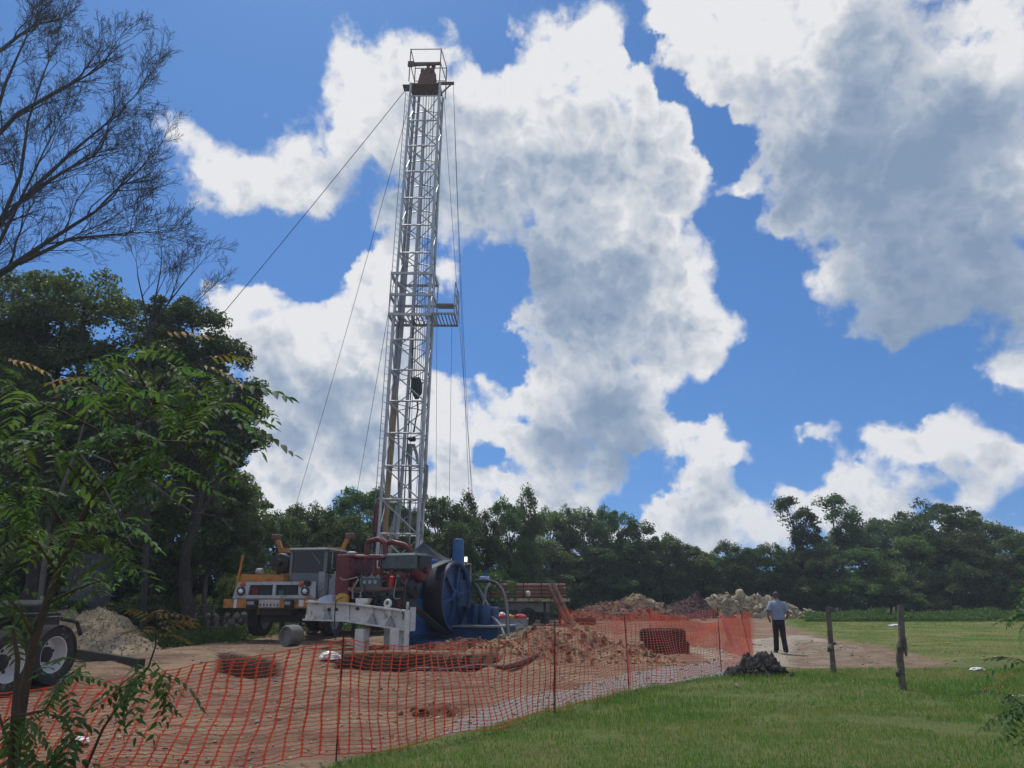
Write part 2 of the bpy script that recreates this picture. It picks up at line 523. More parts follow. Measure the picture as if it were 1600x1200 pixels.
def leafmat(name, c1, c2, trans=0.35, rough=0.5, attr='tint'):
    m, nt, b, out = M_(name)
    at = nt.nodes.new('ShaderNodeVertexColor'); at.layer_name = attr
    sp = nt.nodes.new('ShaderNodeSeparateColor'); nt.links.new(at.outputs[0], sp.inputs[0])
    col = mixc(nt, sp.outputs[0], c1, c2)
    oi = nt.nodes.new('ShaderNodeObjectInfo')
    hs = nt.nodes.new('ShaderNodeHueSaturation')
    feed(nt, hs, 'Value', mth(nt, 'MULTIPLY_ADD', oi.outputs['Random'], 0.6, 0.7))
    rh = mth(nt, 'FRACT', mth(nt, 'MULTIPLY', oi.outputs['Random'], 7.31))
    feed(nt, hs, 'Hue', mth(nt, 'MULTIPLY_ADD', rh, 0.06, 0.465))
    nt.links.new(col, hs.inputs['Color']); col = hs.outputs[0]
    nt.links.new(col, b.inputs['Base Color'])
    b.inputs['Roughness'].default_value = rough; b.inputs['Specular IOR Level'].default_value = 0.22
    tr = nt.nodes.new('ShaderNodeBsdfTranslucent')
    nt.links.new(mixc(nt, 1.0, col, (1.5, 1.6, 0.7), 'MULTIPLY'), tr.inputs['Color'])
    mx = nt.nodes.new('ShaderNodeMixShader'); mx.inputs[0].default_value = trans
    nt.links.new(b.outputs[0], mx.inputs[1]); nt.links.new(tr.outputs[0], mx.inputs[2])
    nt.links.new(mx.outputs[0], out.inputs['Surface'])
    return m
def plain(name, c, rough=0.5, metal=0.0, emit=0.0):
    m, nt, b, out = M_(name)
    b.inputs['Base Color'].default_value = (*c, 1); b.inputs['Roughness'].default_value = rough; b.inputs['Metallic'].default_value = metal
    if emit:
        b.inputs['Emission Color'].default_value = (*c, 1); b.inputs['Emission Strength'].default_value = emit
    return m

RUST = (0.13, 0.055, 0.03)
DUST = (0.30, 0.24, 0.17)
MAT = dict(
    mast=pmat('mast_paint', (0.50, 0.53, 0.57), (0.36, 0.39, 0.43), 3, 0.45, 0.1, dirt=(0.3, 0.2, 0.13), dirt_amt=0.25, dirt_scale=5),
    mastdk=pmat('mast_grey_steel', (0.33, 0.34, 0.36), (0.24, 0.25, 0.27), 4, 0.5, 0.3, dirt=RUST, dirt_amt=0.3),
    rust=pmat('rusty_steel', (0.19, 0.095, 0.07), (0.12, 0.075, 0.065), 6, 0.8, 0.1, dirt=(0.07, 0.05, 0.05), dirt_amt=0.5),
    pipe=pmat('rusty_pipe', (0.27, 0.13, 0.085), (0.19, 0.1, 0.07), 2, 0.7, 0.1, dirt=(0.12, 0.075, 0.06), dirt_amt=0.5, rnd=0.5),
    ochre=pmat('ochre_pipe', (0.42, 0.30, 0.17), (0.3, 0.21, 0.12), 3, 0.7, 0.0, dirt=RUST, dirt_amt=0.2),
    orange=pmat('orange_paint', (0.50, 0.20, 0.035), (0.42, 0.16, 0.03), 2, 0.45, 0.0, dirt=(0.2, 0.12, 0.06), dirt_amt=0.60, dirt_scale=4),
    grille=pmat('pale_blue_grey_paint', (0.44, 0.50, 0.55), (0.38, 0.43, 0.48), 3, 0.45, 0.0, dirt=(0.25, 0.2, 0.16), dirt_amt=0.45),
    cab=pmat('grey_cab_paint', (0.17, 0.185, 0.20), (0.12, 0.13, 0.145), 3, 0.5, 0.0, dirt=(0.18, 0.17, 0.15), dirt_amt=0.3),
    silver=pmat('worn_aluminium', (0.36, 0.38, 0.40), (0.27, 0.28, 0.30), 8, 0.5, 0.35, dirt=(0.16, 0.15, 0.14), dirt_amt=0.5, dirt_scale=9),
    glass=plain('dark_glass', (0.010, 0.014, 0.016), 0.22),
    black=pmat('black_steel', (0.018, 0.018, 0.02), (0.03, 0.028, 0.028), 5, 0.55, 0.0, dirt=(0.08, 0.065, 0.05), dirt_amt=0.3),
    rubber=pmat('tyre_rubber', (0.028, 0.027, 0.027), (0.045, 0.042, 0.04), 5, 0.85, 0.0, bump=0.3, bscale=60, dirt=(0.14, 0.12, 0.1), dirt_amt=0.42, dirt_scale=6),
    hub=pmat('white_hub_paint', (0.66, 0.67, 0.68), (0.55, 0.56, 0.57), 6, 0.4, 0.0, dirt=(0.25, 0.2, 0.17), dirt_amt=0.22, dirt_scale=7),
    white=pmat('white_skid_paint', (0.62, 0.63, 0.61), (0.52, 0.53, 0.51), 3, 0.5, 0.0, dirt=(0.3, 0.24, 0.18), dirt_amt=0.50, dirt_scale=4),
    red=pmat('maroon_paint', (0.16, 0.022, 0.03), (0.10, 0.018, 0.022), 3, 0.42, 0.0, dirt=(0.06, 0.03, 0.028), dirt_amt=0.55, dirt_scale=5),
    blue=pmat('blue_pump_paint', (0.022, 0.075, 0.20), (0.016, 0.05, 0.14), 3, 0.42, 0.0, dirt=(0.06, 0.065, 0.08), dirt_amt=0.50, dirt_scale=4),
    bluelt=pmat('bright_blue_paint', (0.035, 0.13, 0.36), (0.025, 0.09, 0.27), 3, 0.4, 0.0, dirt=(0.07, 0.08, 0.1), dirt_amt=0.42, dirt_scale=4),
    rim=pmat('worn_drum_rim', (0.05, 0.042, 0.045), (0.03, 0.032, 0.045), 5, 0.5, 0.5, dirt=(0.08, 0.04, 0.03), dirt_amt=0.4),
    belt=pmat('grey_canvas_belt', (0.16, 0.155, 0.15), (0.10, 0.10, 0.10), 5, 0.7),
    engine=pmat('dark_engine_iron', (0.03, 0.045, 0.05), (0.02, 0.028, 0.03), 6, 0.5, 0.2, dirt=(0.1, 0.05, 0.04), dirt_amt=0.4, dirt_scale=7),
    slate=pmat('slate_green_housing', (0.085, 0.115, 0.12), (0.06, 0.085, 0.09), 3, 0.45, 0.1, dirt=(0.07, 0.06, 0.05), dirt_amt=0.35),
    tarp=pmat('black_shade_cloth', (0.055, 0.06, 0.075), (0.035, 0.04, 0.05), 6, 0.8, 0.0, bump=0.3, bscale=20),
    hose=pmat('black_hose_rubber', (0.03, 0.032, 0.034), (0.05, 0.05, 0.05), 5, 0.6),
    greyhose=pmat('grey_hose', (0.3, 0.3, 0.29), (0.22, 0.21, 0.2), 8, 0.6, dirt=DUST, dirt_amt=0.5),
    galv=pmat('galvanised_tub', (0.30, 0.32, 0.33), (0.22, 0.235, 0.245), 4, 0.5, 0.3, dirt=(0.2, 0.16, 0.12), dirt_amt=0.3),
    yellow=pmat('yellow_plastic', (0.55, 0.30, 0.05), (0.48, 0.26, 0.05), 3, 0.5),
    ltblue=pmat('pale_blue_plastic', (0.42, 0.5, 0.68), (0.36, 0.44, 0.6), 3, 0.5),
    redbag=pmat('red_plastic', (0.5, 0.03, 0.025), (0.4, 0.025, 0.02), 4, 0.4),
    whitebag=pmat('white_plastic', (0.72, 0.72, 0.7), (0.62, 0.62, 0.6), 4, 0.45),
    amber=plain('amber_lens', (0.45, 0.09, 0.03), 0.25),
    lens=plain('headlamp_lens', (0.7, 0.72, 0.75), 0.12, 0.7),
    chip=pmat('chipped_pale_paint', (0.5, 0.46, 0.34), (0.36, 0.32, 0.22), 3, 0.6, dirt=(0.05, 0.04, 0.035), dirt_amt=0.75, dirt_scale=2.6),
    plate=pmat('licence_plate_print', (0.62, 0.62, 0.6), (0.34, 0.33, 0.33), 34, 0.5, dirt=(0.2, 0.14, 0.1), dirt_amt=0.35, dirt_scale=12),
    lit=plain('lit_work_lamp', (1.0, 0.98, 0.94), 0.3, 0.0, emit=1.6),
    wire=pmat('steel_wire_rope', (0.10, 0.10, 0.105), (0.07, 0.07, 0.07), 6, 0.5, 0.5, bump=0),
    net=pmat('orange_net_plastic', (0.86, 0.105, 0.035), (0.74, 0.08, 0.03), 3, 0.45, bump=0, dirt=(0.22, 0.07, 0.045), dirt_amt=0.3),
    postiron=pmat('thin_iron_rod', (0.03, 0.026, 0.024), (0.05, 0.035, 0.03), 9, 0.7, 0.2),
    wood=pmat('grey_weathered_wood', (0.17, 0.145, 0.12), (0.085, 0.07, 0.06), 7, 0.85, bump=0.6, bscale=25, dirt=(0.05, 0.042, 0.036), dirt_amt=0.4),
    planks=pmat('dark_wet_plank', (0.026, 0.02, 0.017), (0.015, 0.012, 0.011), 5, 0.7, bump=0.4),
    block=pmat('concrete_block', (0.20, 0.21, 0.215), (0.14, 0.145, 0.15), 6, 0.9, bump=0.4, bscale=40, dirt=(0.08, 0.085, 0.08), dirt_amt=0.4, rnd=0.4),
    concrete=pmat('grey_concrete', (0.20, 0.20, 0.20), (0.13, 0.13, 0.13), 5, 0.85, bump=0.3, bscale=50, dirt=(0.09, 0.075, 0.06), dirt_amt=0.5, dirt_scale=4),
    tanrock=pmat('tan_rubble', (0.36, 0.28, 0.17), (0.24, 0.175, 0.10), 5, 0.9, bump=0.5, bscale=18, rnd=0.55, dirt=(0.16, 0.085, 0.05), dirt_amt=0.4, dirt_scale=3),
    brownrock=pmat('red_brown_clod', (0.18, 0.105, 0.07), (0.11, 0.065, 0.045), 5, 0.95, bump=0.5, bscale=18, rnd=0.5),
    maroonrock=pmat('maroon_clod', (0.085, 0.035, 0.033), (0.05, 0.025, 0.026), 5, 0.95, bump=0.5, rnd=0.5),
    palerock=pmat('pale_limestone', (0.40, 0.345, 0.25), (0.27, 0.225, 0.155), 3, 0.9, bump=0.5, bscale=10, rnd=0.55, dirt=(0.2, 0.16, 0.11), dirt_amt=0.35),
    greyrock=pmat('grey_gravel_stone', (0.28, 0.25, 0.215), (0.19, 0.17, 0.15), 4, 0.9, bump=0.4, rnd=0.5),
    tansoil=pmat('tan_soil', (0.33, 0.25, 0.15), (0.21, 0.15, 0.09), 2.2, 0.95, bump=0.9, bscale=12, dirt=(0.15, 0.075, 0.045), dirt_amt=0.55, dirt_scale=1.3),
    redsoil=pmat('red_soil', (0.17, 0.075, 0.045), (0.11, 0.05, 0.034), 2.2, 0.95, bump=0.9, bscale=12, dirt=(0.22, 0.13, 0.08), dirt_amt=0.4, dirt_scale=1.5),
    darksoil=pmat('black_soil', (0.03, 0.028, 0.026), (0.06, 0.052, 0.046), 6, 0.95, bump=1.0, bscale=20),
    marsoil=pmat('maroon_soil', (0.075, 0.03, 0.028), (0.05, 0.024, 0.026), 3, 0.95, bump=0.9, bscale=14),
    gravelpile=pmat('tan_gravel', (0.36, 0.28, 0.17), (0.23, 0.18, 0.115), 9, 0.95, bump=1.0, bscale=22, dirt=(0.17, 0.155, 0.14), dirt_amt=0.45, dirt_scale=1.2),
    bark=pmat('dark_bark', (0.06, 0.05, 0.042), (0.035, 0.03, 0.027), 6, 0.9, bump=0.6, bscale=20),
    palebark=pmat('pale_bark', (0.15, 0.135, 0.12), (0.09, 0.08, 0.07), 6, 0.9, bump=0.5, bscale=20),
    barebark=pmat('bare_twig_bark', (0.045, 0.043, 0.045), (0.03, 0.028, 0.03), 4, 0.9, bump=0.3),
    sapbark=pmat('sapling_bark', (0.085, 0.055, 0.035), (0.055, 0.038, 0.026), 14, 0.85, bump=0.4, bscale=40),
    leafdark=leafmat('dark_canopy_leaf', (0.052, 0.090, 0.044), (0.090, 0.138, 0.066), 0.33),
    leafmid=leafmat('mid_canopy_leaf', (0.060, 0.106, 0.044), (0.110, 0.168, 0.072), 0.35),
    leafolive=leafmat('olive_canopy_leaf', (0.063, 0.095, 0.045), (0.108, 0.140, 0.069), 0.3),
    leafneem=leafmat('neem_leaflet', (0.048, 0.098, 0.034), (0.080, 0.140, 0.055), 0.42, 0.62),
    leafgold=leafmat('young_golden_leaflet', (0.17, 0.18, 0.04), (0.20, 0.10, 0.06), 0.35, 0.6),
    weed=leafmat('weed_leaf', (0.055, 0.117, 0.030), (0.097, 0.179, 0.048), 0.3),
    grass=leafmat('lawn_blade', (0.098, 0.175, 0.030), (0.225, 0.205, 0.082), 0.35, 0.65),
    skin=pmat('skin', (0.25, 0.12, 0.075), (0.22, 0.1, 0.062), 10, 0.55, bump=0.05),
    shirt=pmat('blue_grey_shirt_cloth', (0.23, 0.285, 0.40), (0.19, 0.24, 0.35), 9, 0.85, bump=0.35, bscale=14),
    trousers=pmat('dark_navy_trousers', (0.012, 0.014, 0.019), (0.018, 0.02, 0.026), 8, 0.85, bump=0.3, bscale=16),
    shoe=pmat('black_shoe_leather', (0.012, 0.011, 0.011), (0.02, 0.018, 0.017), 8, 0.5, bump=0.1),
    mound_tan=pmat('dug_tan_earth', (0.34, 0.25, 0.15), (0.20, 0.135, 0.082), 1.6, 0.95, bump=1.0, bscale=9, dirt=(0.14, 0.075, 0.048), dirt_amt=0.7, dirt_scale=2.2),
    hair=pmat('grey_hair', (0.085, 0.085, 0.09), (0.05, 0.05, 0.055), 30, 0.8, bump=0.6, bscale=60),
)

# ------------------------------------------------------------------ ground: one sheet to the horizon
def gxy(u, v): g = G(u, v); return (g.x, g.y)
LAWN = [gxy(470, 1215), gxy(525, 1190), gxy(610, 1168), gxy(700, 1148), gxy(790, 1126), gxy(867, 1106), gxy(930, 1092), gxy(983, 1078), gxy(1040, 1068), gxy(1090, 1060),
        gxy(1140, 1058), gxy(1180, 1056), gxy(1235, 1046), gxy(1320, 1044), gxy(1430, 1046), gxy(1520, 1040), gxy(1640, 1038), (60, 17), (60, -60), (-3, -60), (-1.9, 4)]
FARGRASS = [gxy(1238, 982), gxy(1290, 995), gxy(1340, 1010), gxy(1400, 1030), gxy(1480, 1042), gxy(1640, 1038), (60, 17), (160, 60), (120, 90), gxy(1240, 958), gxy(1205, 966)]
BROWN = [gxy(1250, 1000), gxy(1330, 1006), gxy(1380, 1014), gxy(1430, 1024), gxy(1440, 1036), gxy(1400, 1044), gxy(1320, 1043), gxy(1245, 1043)]
GRAVEL = [gxy(700, 1146), gxy(760, 1134), gxy(867, 1108), gxy(983, 1080), gxy(1130, 1056), gxy(1200, 1040), gxy(1130, 1030), gxy(983, 1052), gxy(867, 1080), gxy(760, 1106)]
SAND = [gxy(1170, 1000), gxy(1250, 992), gxy(1330, 1012), gxy(1290, 1040), gxy(1180, 1042), gxy(1120, 1030), gxy(1080, 1010), gxy(1120, 990)]
PIT = [gxy(535, 1050), gxy(640, 1056), gxy(730, 1054), gxy(770, 1044), G(772, 1026, .2).xy[:], G(690, 1024, .2).xy[:], G(556, 1024, .2).xy[:], G(532, 1030, .15).xy[:]]
TRENCH = [gxy(345, 1052), gxy(395, 1062), gxy(432, 1060), gxy(430, 1044), gxy(345, 1036)]
def pad_h(X, Y):
    """gravel pad under the rig is a little proud of the field"""
    d = np.maximum(np.abs(X + 4.5) - 4.6, 0) ** 2 + np.maximum(np.abs(Y - 26.0) - 6.4, 0) ** 2
    return 0.2 * np.exp(-d / 1.4)
def ground_h(X, Y, fine=True):
    X = np.asarray(X, float); Y = np.asarray(Y, float)
    h = pad_h(X, Y) + 0.10 * (fbm(X * 0.12 + 40, Y * 0.12 + 40, 3, 3) - 0.5)
    lawn = sdpoly(LAWN, X, Y)
    rough = sstep(-0.1, 0.6, lawn)
    near = np.exp(-(np.maximum(Y - 30, 0) / 25) ** 2)
    h = h + rough * near * (0.13 * (fbm(X * 0.7 + 9, Y * 1.4 + 3, 4, 11) - 0.5))
    # wheel ruts sweeping along the net
    rut = np.sin((Y - 0.30 * X + 0.5 * np.sin(X * 0.35)) * 5.2) * 0.5 + 0.5
    zone = sstep(0.4, 1.5, lawn) * sstep(17.5, 15.0, Y) * sstep(-12, -8, X)
    h = h - 0.11 * zone * rut ** 3 * (0.4 + 0.6 * fbm(X * 0.5, Y * 0.5, 2, 21))
    # mud pit and trench
    wob = 0.25 * (fbm(X * 1.8, Y * 1.8, 3, 31) - 0.5)
    p = sdpoly(PIT, X, Y) + wob
    h = h - 1.25 * sstep(0.05, -0.10, p) + 0.10 * np.exp(-((p - 0.35) / 0.28) ** 2)
    t = sdpoly(TRENCH, X, Y) + wob
    h = h - 0.7 * sstep(0.05, -0.10, t) + 0.06 * np.exp(-((t - 0.3) / 0.2) ** 2)
    return h
def gh(x, y): return float(ground_h(np.array([x]), np.array([y]))[0])

def build_ground():
    xs = np.concatenate([-np.geomspace(260, 18, 18)[:-1], np.arange(-18, 15.01, 0.115), np.geomspace(15, 260, 20)[1:]])
    ys = np.concatenate([np.array([-80, -40, -20, -8, -2, 1, 3]), np.arange(4, 27.0, 0.105), np.arange(27, 46, 0.4), np.geomspace(46, 420, 36)])
    X, Y = np.meshgrid(xs, ys, indexing='ij')
    Z = ground_h(X, Y)
    lawn = sdpoly(LAWN, X, Y); fg = sdpoly(FARGRASS, X, Y); br = sdpoly(BROWN, X, Y); gr = sdpoly(GRAVEL, X, Y); sa = sdpoly(SAND, X, Y)
    g1 = sstep(0.35, -0.35, lawn)
    g2 = sstep(2.0, -2.0, fg) * (1 - 0.85 * sstep(1.2, -0.8, br))
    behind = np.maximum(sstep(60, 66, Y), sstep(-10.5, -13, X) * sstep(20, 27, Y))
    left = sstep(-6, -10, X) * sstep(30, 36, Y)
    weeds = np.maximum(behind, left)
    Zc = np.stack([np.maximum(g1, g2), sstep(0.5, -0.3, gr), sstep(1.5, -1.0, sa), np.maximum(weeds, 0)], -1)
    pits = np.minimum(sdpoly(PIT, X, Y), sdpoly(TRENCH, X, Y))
    mud_shade = np.stack([sstep(0.22, 0.02, pits + 0.25 * (fbm(X * 1.8, Y * 1.8, 3, 31) - 0.5)), g2, sstep(1.0, -0.6, br), np.ones_like(X)], -1)
    nx, ny = X.shape
    idx = np.arange(nx * ny).reshape(nx, ny)
    faces = np.stack([idx[:-1, :-1], idx[1:, :-1], idx[1:, 1:], idx[:-1, 1:]], -1).reshape(-1, 4)
    m, nt, b, out = M_('ground_earth_and_turf')
    geo = nt.nodes.new('ShaderNodeNewGeometry'); pos = geo.outputs['Position']
    a = nt.nodes.new('ShaderNodeVertexColor'); a.layer_name = 'zone'
    s = nt.nodes.new('ShaderNodeSeparateColor'); nt.links.new(a.outputs[0], s.inputs[0])
    a2 = nt.nodes.new('ShaderNodeVertexColor'); a2.layer_name = 'mud_shade'
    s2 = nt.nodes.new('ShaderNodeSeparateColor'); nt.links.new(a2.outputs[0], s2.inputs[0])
    big = noise_n(nt, pos, 0.35, 4, 0.6); mid = noise_n(nt, pos, 1.7, 6, 0.65); fin = noise_n(nt, pos, 14, 6, 0.7); peb = noise_n(nt, pos, 55, 3, 0.6)
    # earth
    earth = mixc(nt, smooth(nt, mid, 0.35, 0.68), (0.165, 0.098, 0.066), (0.26, 0.172, 0.115))
    earth = mixc(nt, smooth(nt, big, 0.45, 0.68), earth, (0.29, 0.205, 0.125))
    earth = mixc(nt, smooth(nt, fin, 0.56, 0.72), earth, (0.37, 0.325, 0.26))
    earth = mixc(nt, smooth(nt, fin, 0.44, 0.30), earth, (0.085, 0.067, 0.053))
    mp = nt.nodes.new('ShaderNodeMapping'); mp.inputs['Rotation'].default_value = (0, 0, -0.28); mp.inputs['Scale'].default_value = (0.35, 3.2, 1)
    nt.links.new(pos, mp.inputs['Vector'])
    stk = noise_n(nt, mp.outputs[0], 1.6, 6, 0.7)
    earth = mixc(nt, smooth(nt, stk, 0.52, 0.66), earth, (0.11, 0.066, 0.047))
    earth = mixc(nt, smooth(nt, stk, 0.44, 0.32), earth, (0.31, 0.245, 0.175))
    grav = mixc(nt, smooth(nt, peb, 0.35, 0.65), (0.14, 0.135, 0.13), (0.33, 0.32, 0.30))
    grav = mixc(nt, smooth(nt, fin, 0.5, 0.7), grav, (0.27, 0.25, 0.22))
    sand = mixc(nt, smooth(nt, mid, 0.35, 0.7), (0.27, 0.23, 0.18), (0.42, 0.365, 0.275))
    sand = mixc(nt, smooth(nt, fin, 0.42, 0.30), sand, (0.15, 0.12, 0.09))
    turf = mixc(nt, smooth(nt, mid, 0.35, 0.65), (0.082, 0.130, 0.028), (0.145, 0.15, 0.05))
    turf = mixc(nt, smooth(nt, fin, 0.52, 0.72), turf, (0.15, 0.15, 0.06))
    turf = mixc(nt, smooth(nt, fin, 0.45, 0.3), turf, (0.028, 0.042, 0.014))
    fturf = mixc(nt, smooth(nt, big, 0.4, 0.62), (0.085, 0.14, 0.026), (0.20, 0.18, 0.062))
    fturf = mixc(nt, smooth(nt, mid, 0.5, 0.75), fturf, (0.19, 0.155, 0.075))
    turf = mixc(nt, smooth(nt, noise_n(nt, pos, 0.9, 6, 0.7), 0.56, 0.68), turf, (0.15, 0.115, 0.07))
    turf = mixc(nt, s2.outputs[1], turf, fturf)
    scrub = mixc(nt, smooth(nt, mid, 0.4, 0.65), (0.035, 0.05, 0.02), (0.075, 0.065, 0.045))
    def edge(src, amt=0.55):
        return smooth(nt, mth(nt, 'ADD', src, mth(nt, 'MULTIPLY_ADD', mth(nt, 'ADD', mid, fin), amt, -amt)), 0.35, 0.65)
    col = mixc(nt, edge(s.outputs[1]), earth, grav)
    col = mixc(nt, edge(s.outputs[2]), col, sand)
    col = mixc(nt, mth(nt, 'MULTIPLY', edge(s2.outputs[2]), 0.8), col, mixc(nt, smooth(nt, mid, 0.4, 0.65), (0.17, 0.115, 0.075), (0.26, 0.205, 0.14)))
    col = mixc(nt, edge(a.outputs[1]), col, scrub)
    col = mixc(nt, edge(s.outputs[0], 0.45), col, turf)
    col = mixc(nt, mth(nt, 'MULTIPLY', s2.outputs[0], 0.95), col, mixc(nt, smooth(nt, mid, .4, .6), (0.022, 0.013, 0.011), (0.045, 0.026, 0.02)))  # wet mud colour, also painting shade onto the pit and trench walls
    nt.links.new(col, b.inputs['Base Color'])
    b.inputs['Roughness'].default_value = 0.93; b.inputs['Specular IOR Level'].default_value = 0.2
    h = mth(nt, 'ADD', mth(nt, 'MULTIPLY', fin, 1.0), mth(nt, 'MULTIPLY', peb, 0.35))
    bp = nt.nodes.new('ShaderNodeBump'); bp.inputs['Strength'].default_value = 0.9; bp.inputs['Distance'].default_value = 0.06
    nt.links.new(h, bp.inputs['Height']); nt.links.new(bp.outputs[0], b.inputs['Normal'])
    me = np_mesh('ground', np.stack([X, Y, Z], -1).reshape(-1, 3), faces, m, True, {'zone': Zc.reshape(-1, 4), 'mud_shade': mud_shade.reshape(-1, 4)})
    o = bpy.data.objects.new('ground', me); COL.objects.link(o)
    tag(o, kind='structure', label='bare brown earth with gravel and green lawn')
build_ground()

# ---- lawn blades (nobody could count them)
def build_grass():
    rng = np.random.default_rng(5)
    P_, C_ = [], []
    for (y0, y1, dens, hs) in ((4.8, 8, 1700, 1.0), (8, 12, 900, 1.1), (12, 18, 420, 1.35), (18, 40, 0, 1.6), (22, 40, 110, 1.2), (40, 64, 60, 1.6)):
        if not dens: continue
        x0, x1 = -3.0, y1 * 0.80
        n = int((x1 - x0) * (y1 - y0) * dens)
        x = rng.uniform(x0, x1, n); y = rng.uniform(y0, y1, n)
        vis = (np.abs(x) < 0.76 * y + 0.6)
        x, y = x[vis], y[vis]
        sd = sdpoly(LAWN, x, y); fg = sdpoly(FARGRASS, x, y); br = sdpoly(BROWN, x, y)
        e = 0.5 * (fbm(x * 1.5, y * 1.5, 3, 51) - 0.5)
        keep = ((sd + e) < -0.03) | (((fg + e * 4) < -0.6) & ((br + e * 3) > 0.1))
        bare = fbm(x * 0.9 + 3, y * 1.2, 4, 61, .6)
        keep &= (rng.random(len(x)) < sstep(0.30, 0.46, bare) * .9 + .12)
        x, y = x[keep], y[keep]
        n = len(x)
        P_.append(np.stack([x, y, ground_h(x, y), np.full(n, hs)], -1))
    A = np.concatenate(P_); n = len(A)
    ht = A[:, 3] * rng.uniform(0.018, 0.055, n)
    lush = sstep(0.45, 0.7, fbm(A[:, 0] * 0.5 + 20, A[:, 1] * 0.5, 3, 71)) * sstep(9, 12, A[:, 1])
    ht *= 1 + 0.8 * lush
    wd = A[:, 3] ** 1.2 * rng.uniform(0.004, 0.0075, n)
    ang = rng.uniform(0, 2 * np.pi, n); lean = rng.uniform(0.1, 0.9, n) * ht
    la = rng.uniform(0, 2 * np.pi, n)
    base = A[:, :3]
    sx, sy = np.cos(ang) * wd / 2, np.sin(ang) * wd / 2
    v0 = base + np.stack([-sx, -sy, np.full(n, -0.004)], -1); v1 = base + np.stack([sx, sy, np.full(n, -0.004)], -1)
    mid = base + np.stack([np.cos(la) * lean * 0.35, np.sin(la) * lean * 0.35, ht * 0.6], -1)
    v2 = mid + np.stack([sx, sy, 0 * sx], -1) * 0.8; v3 = mid - np.stack([sx, sy, 0 * sx], -1) * 0.8
    tip = base + np.stack([np.cos(la) * lean, np.sin(la) * lean, ht], -1)
    V = np.stack([v0, v1, v2, v3, tip], 1).reshape(-1, 3)
    k = np.arange(n)[:, None] * 5
    tris = np.concatenate([k + np.array([[0, 1, 2]]), k + np.array([[0, 2, 3]]), k + np.array([[3, 2, 4]])], 0)
    dry = np.clip(2.6 * (fbm(A[:, 0] * 0.55, A[:, 1] * 0.8, 5, 81, .6) - 0.42) + rng.normal(0, 0.22, n) - 0.5 * lush, 0, 1)
    dry = np.where(A[:, 1] > 20, np.clip(dry + 0.15, 0, 1), dry)
    T = np.repeat(np.stack([dry, dry, dry, np.ones(n)], -1), 5, 0)
    me = np_mesh('lawn_grass', V, tris, MAT['grass'], False, {'tint': T})
    o = bpy.data.objects.new('lawn_grass', me); COL.objects.link(o)
    tag(o, 'short patchy green grass of the lawn beside the track', 'grass', kind='stuff')
build_grass()

# ---- loose small stones on the earth
def rock_mesh(seed, sub=1, flat=0.75):
    rnd = random.Random(seed)
    bm = bmesh.new(); bmesh.ops.create_icosphere(bm, subdivisions=sub, radius=1.0)
    cuts = [(Vector((rnd.gauss(0, 1), rnd.gauss(0, 1), rnd.gauss(0, 1))).normalized(), rnd.uniform(0.38, 0.74)) for _ in range(13)]
    for v in bm.verts:
        for nrm, d in cuts:
            k = v.co.dot(nrm)
            if k > d: v.co -= nrm * (k - d)
        v.co += Vector((rnd.uniform(-.06, .06), rnd.uniform(-.06, .06), rnd.uniform(-.06, .06)))
        v.co.z *= flat
    me = bpy.data.meshes.new('rock'); bm.to_mesh(me); bm.free()
    return me
ROCKS = {}
def rocks(matkey, n=5):
    if matkey not in ROCKS:
        ROCKS[matkey] = []
        for i in range(n):
            me = rock_mesh(hash(matkey) % 1 + i * 13 + 5, 2)
            me.materials.append(MAT[matkey]); ROCKS[matkey].append(me)
    return ROCKS[matkey]
def pebbles(name, pts, sizes, mat, label, cat=None, parent=None, seed=1):
    """many small stones joined into one mass"""
    rng = np.random.default_rng(seed)
    pts = np.asarray(pts); sizes = np.asarray(sizes); n = len(pts)
    octa = np.array([[1, 0, 0], [-1, 0, 0], [0, 1, 0], [0, -1, 0], [0, 0, .7], [0, 0, -.7]], float)
    F = np.array([[0, 2, 4], [2, 1, 4], [1, 3, 4], [3, 0, 4], [2, 0, 5], [1, 2, 5], [3, 1, 5], [0, 3, 5]])
    V = octa[None] * (sizes[:, None, None] * rng.uniform(0.6, 1.3, (n, 6, 1))) * rng.uniform(0.6, 1.2, (n, 1, 3))
    a = rng.uniform(0, 2 * np.pi, n); c, s = np.cos(a)[:, None], np.sin(a)[:, None]
    V = np.stack([V[..., 0] * c - V[..., 1] * s, V[..., 0] * s + V[..., 1] * c, V[..., 2] + 0.25 * V[..., 0]], -1) + pts[:, None, :]
    fs = (F[None] + np.arange(n)[:, None, None] * 6).reshape(-1, 3)
    V = V.reshape(-1, 3)
    if parent is not None: V = V - np.array(ORG[parent])
    me = np_mesh(name, V, fs, mat)
    o = bpy.data.objects.new(name, me); COL.objects.link(o)
    if parent is not None: o.parent = parent
    tag(o, label, cat, kind='stuff')
    return o
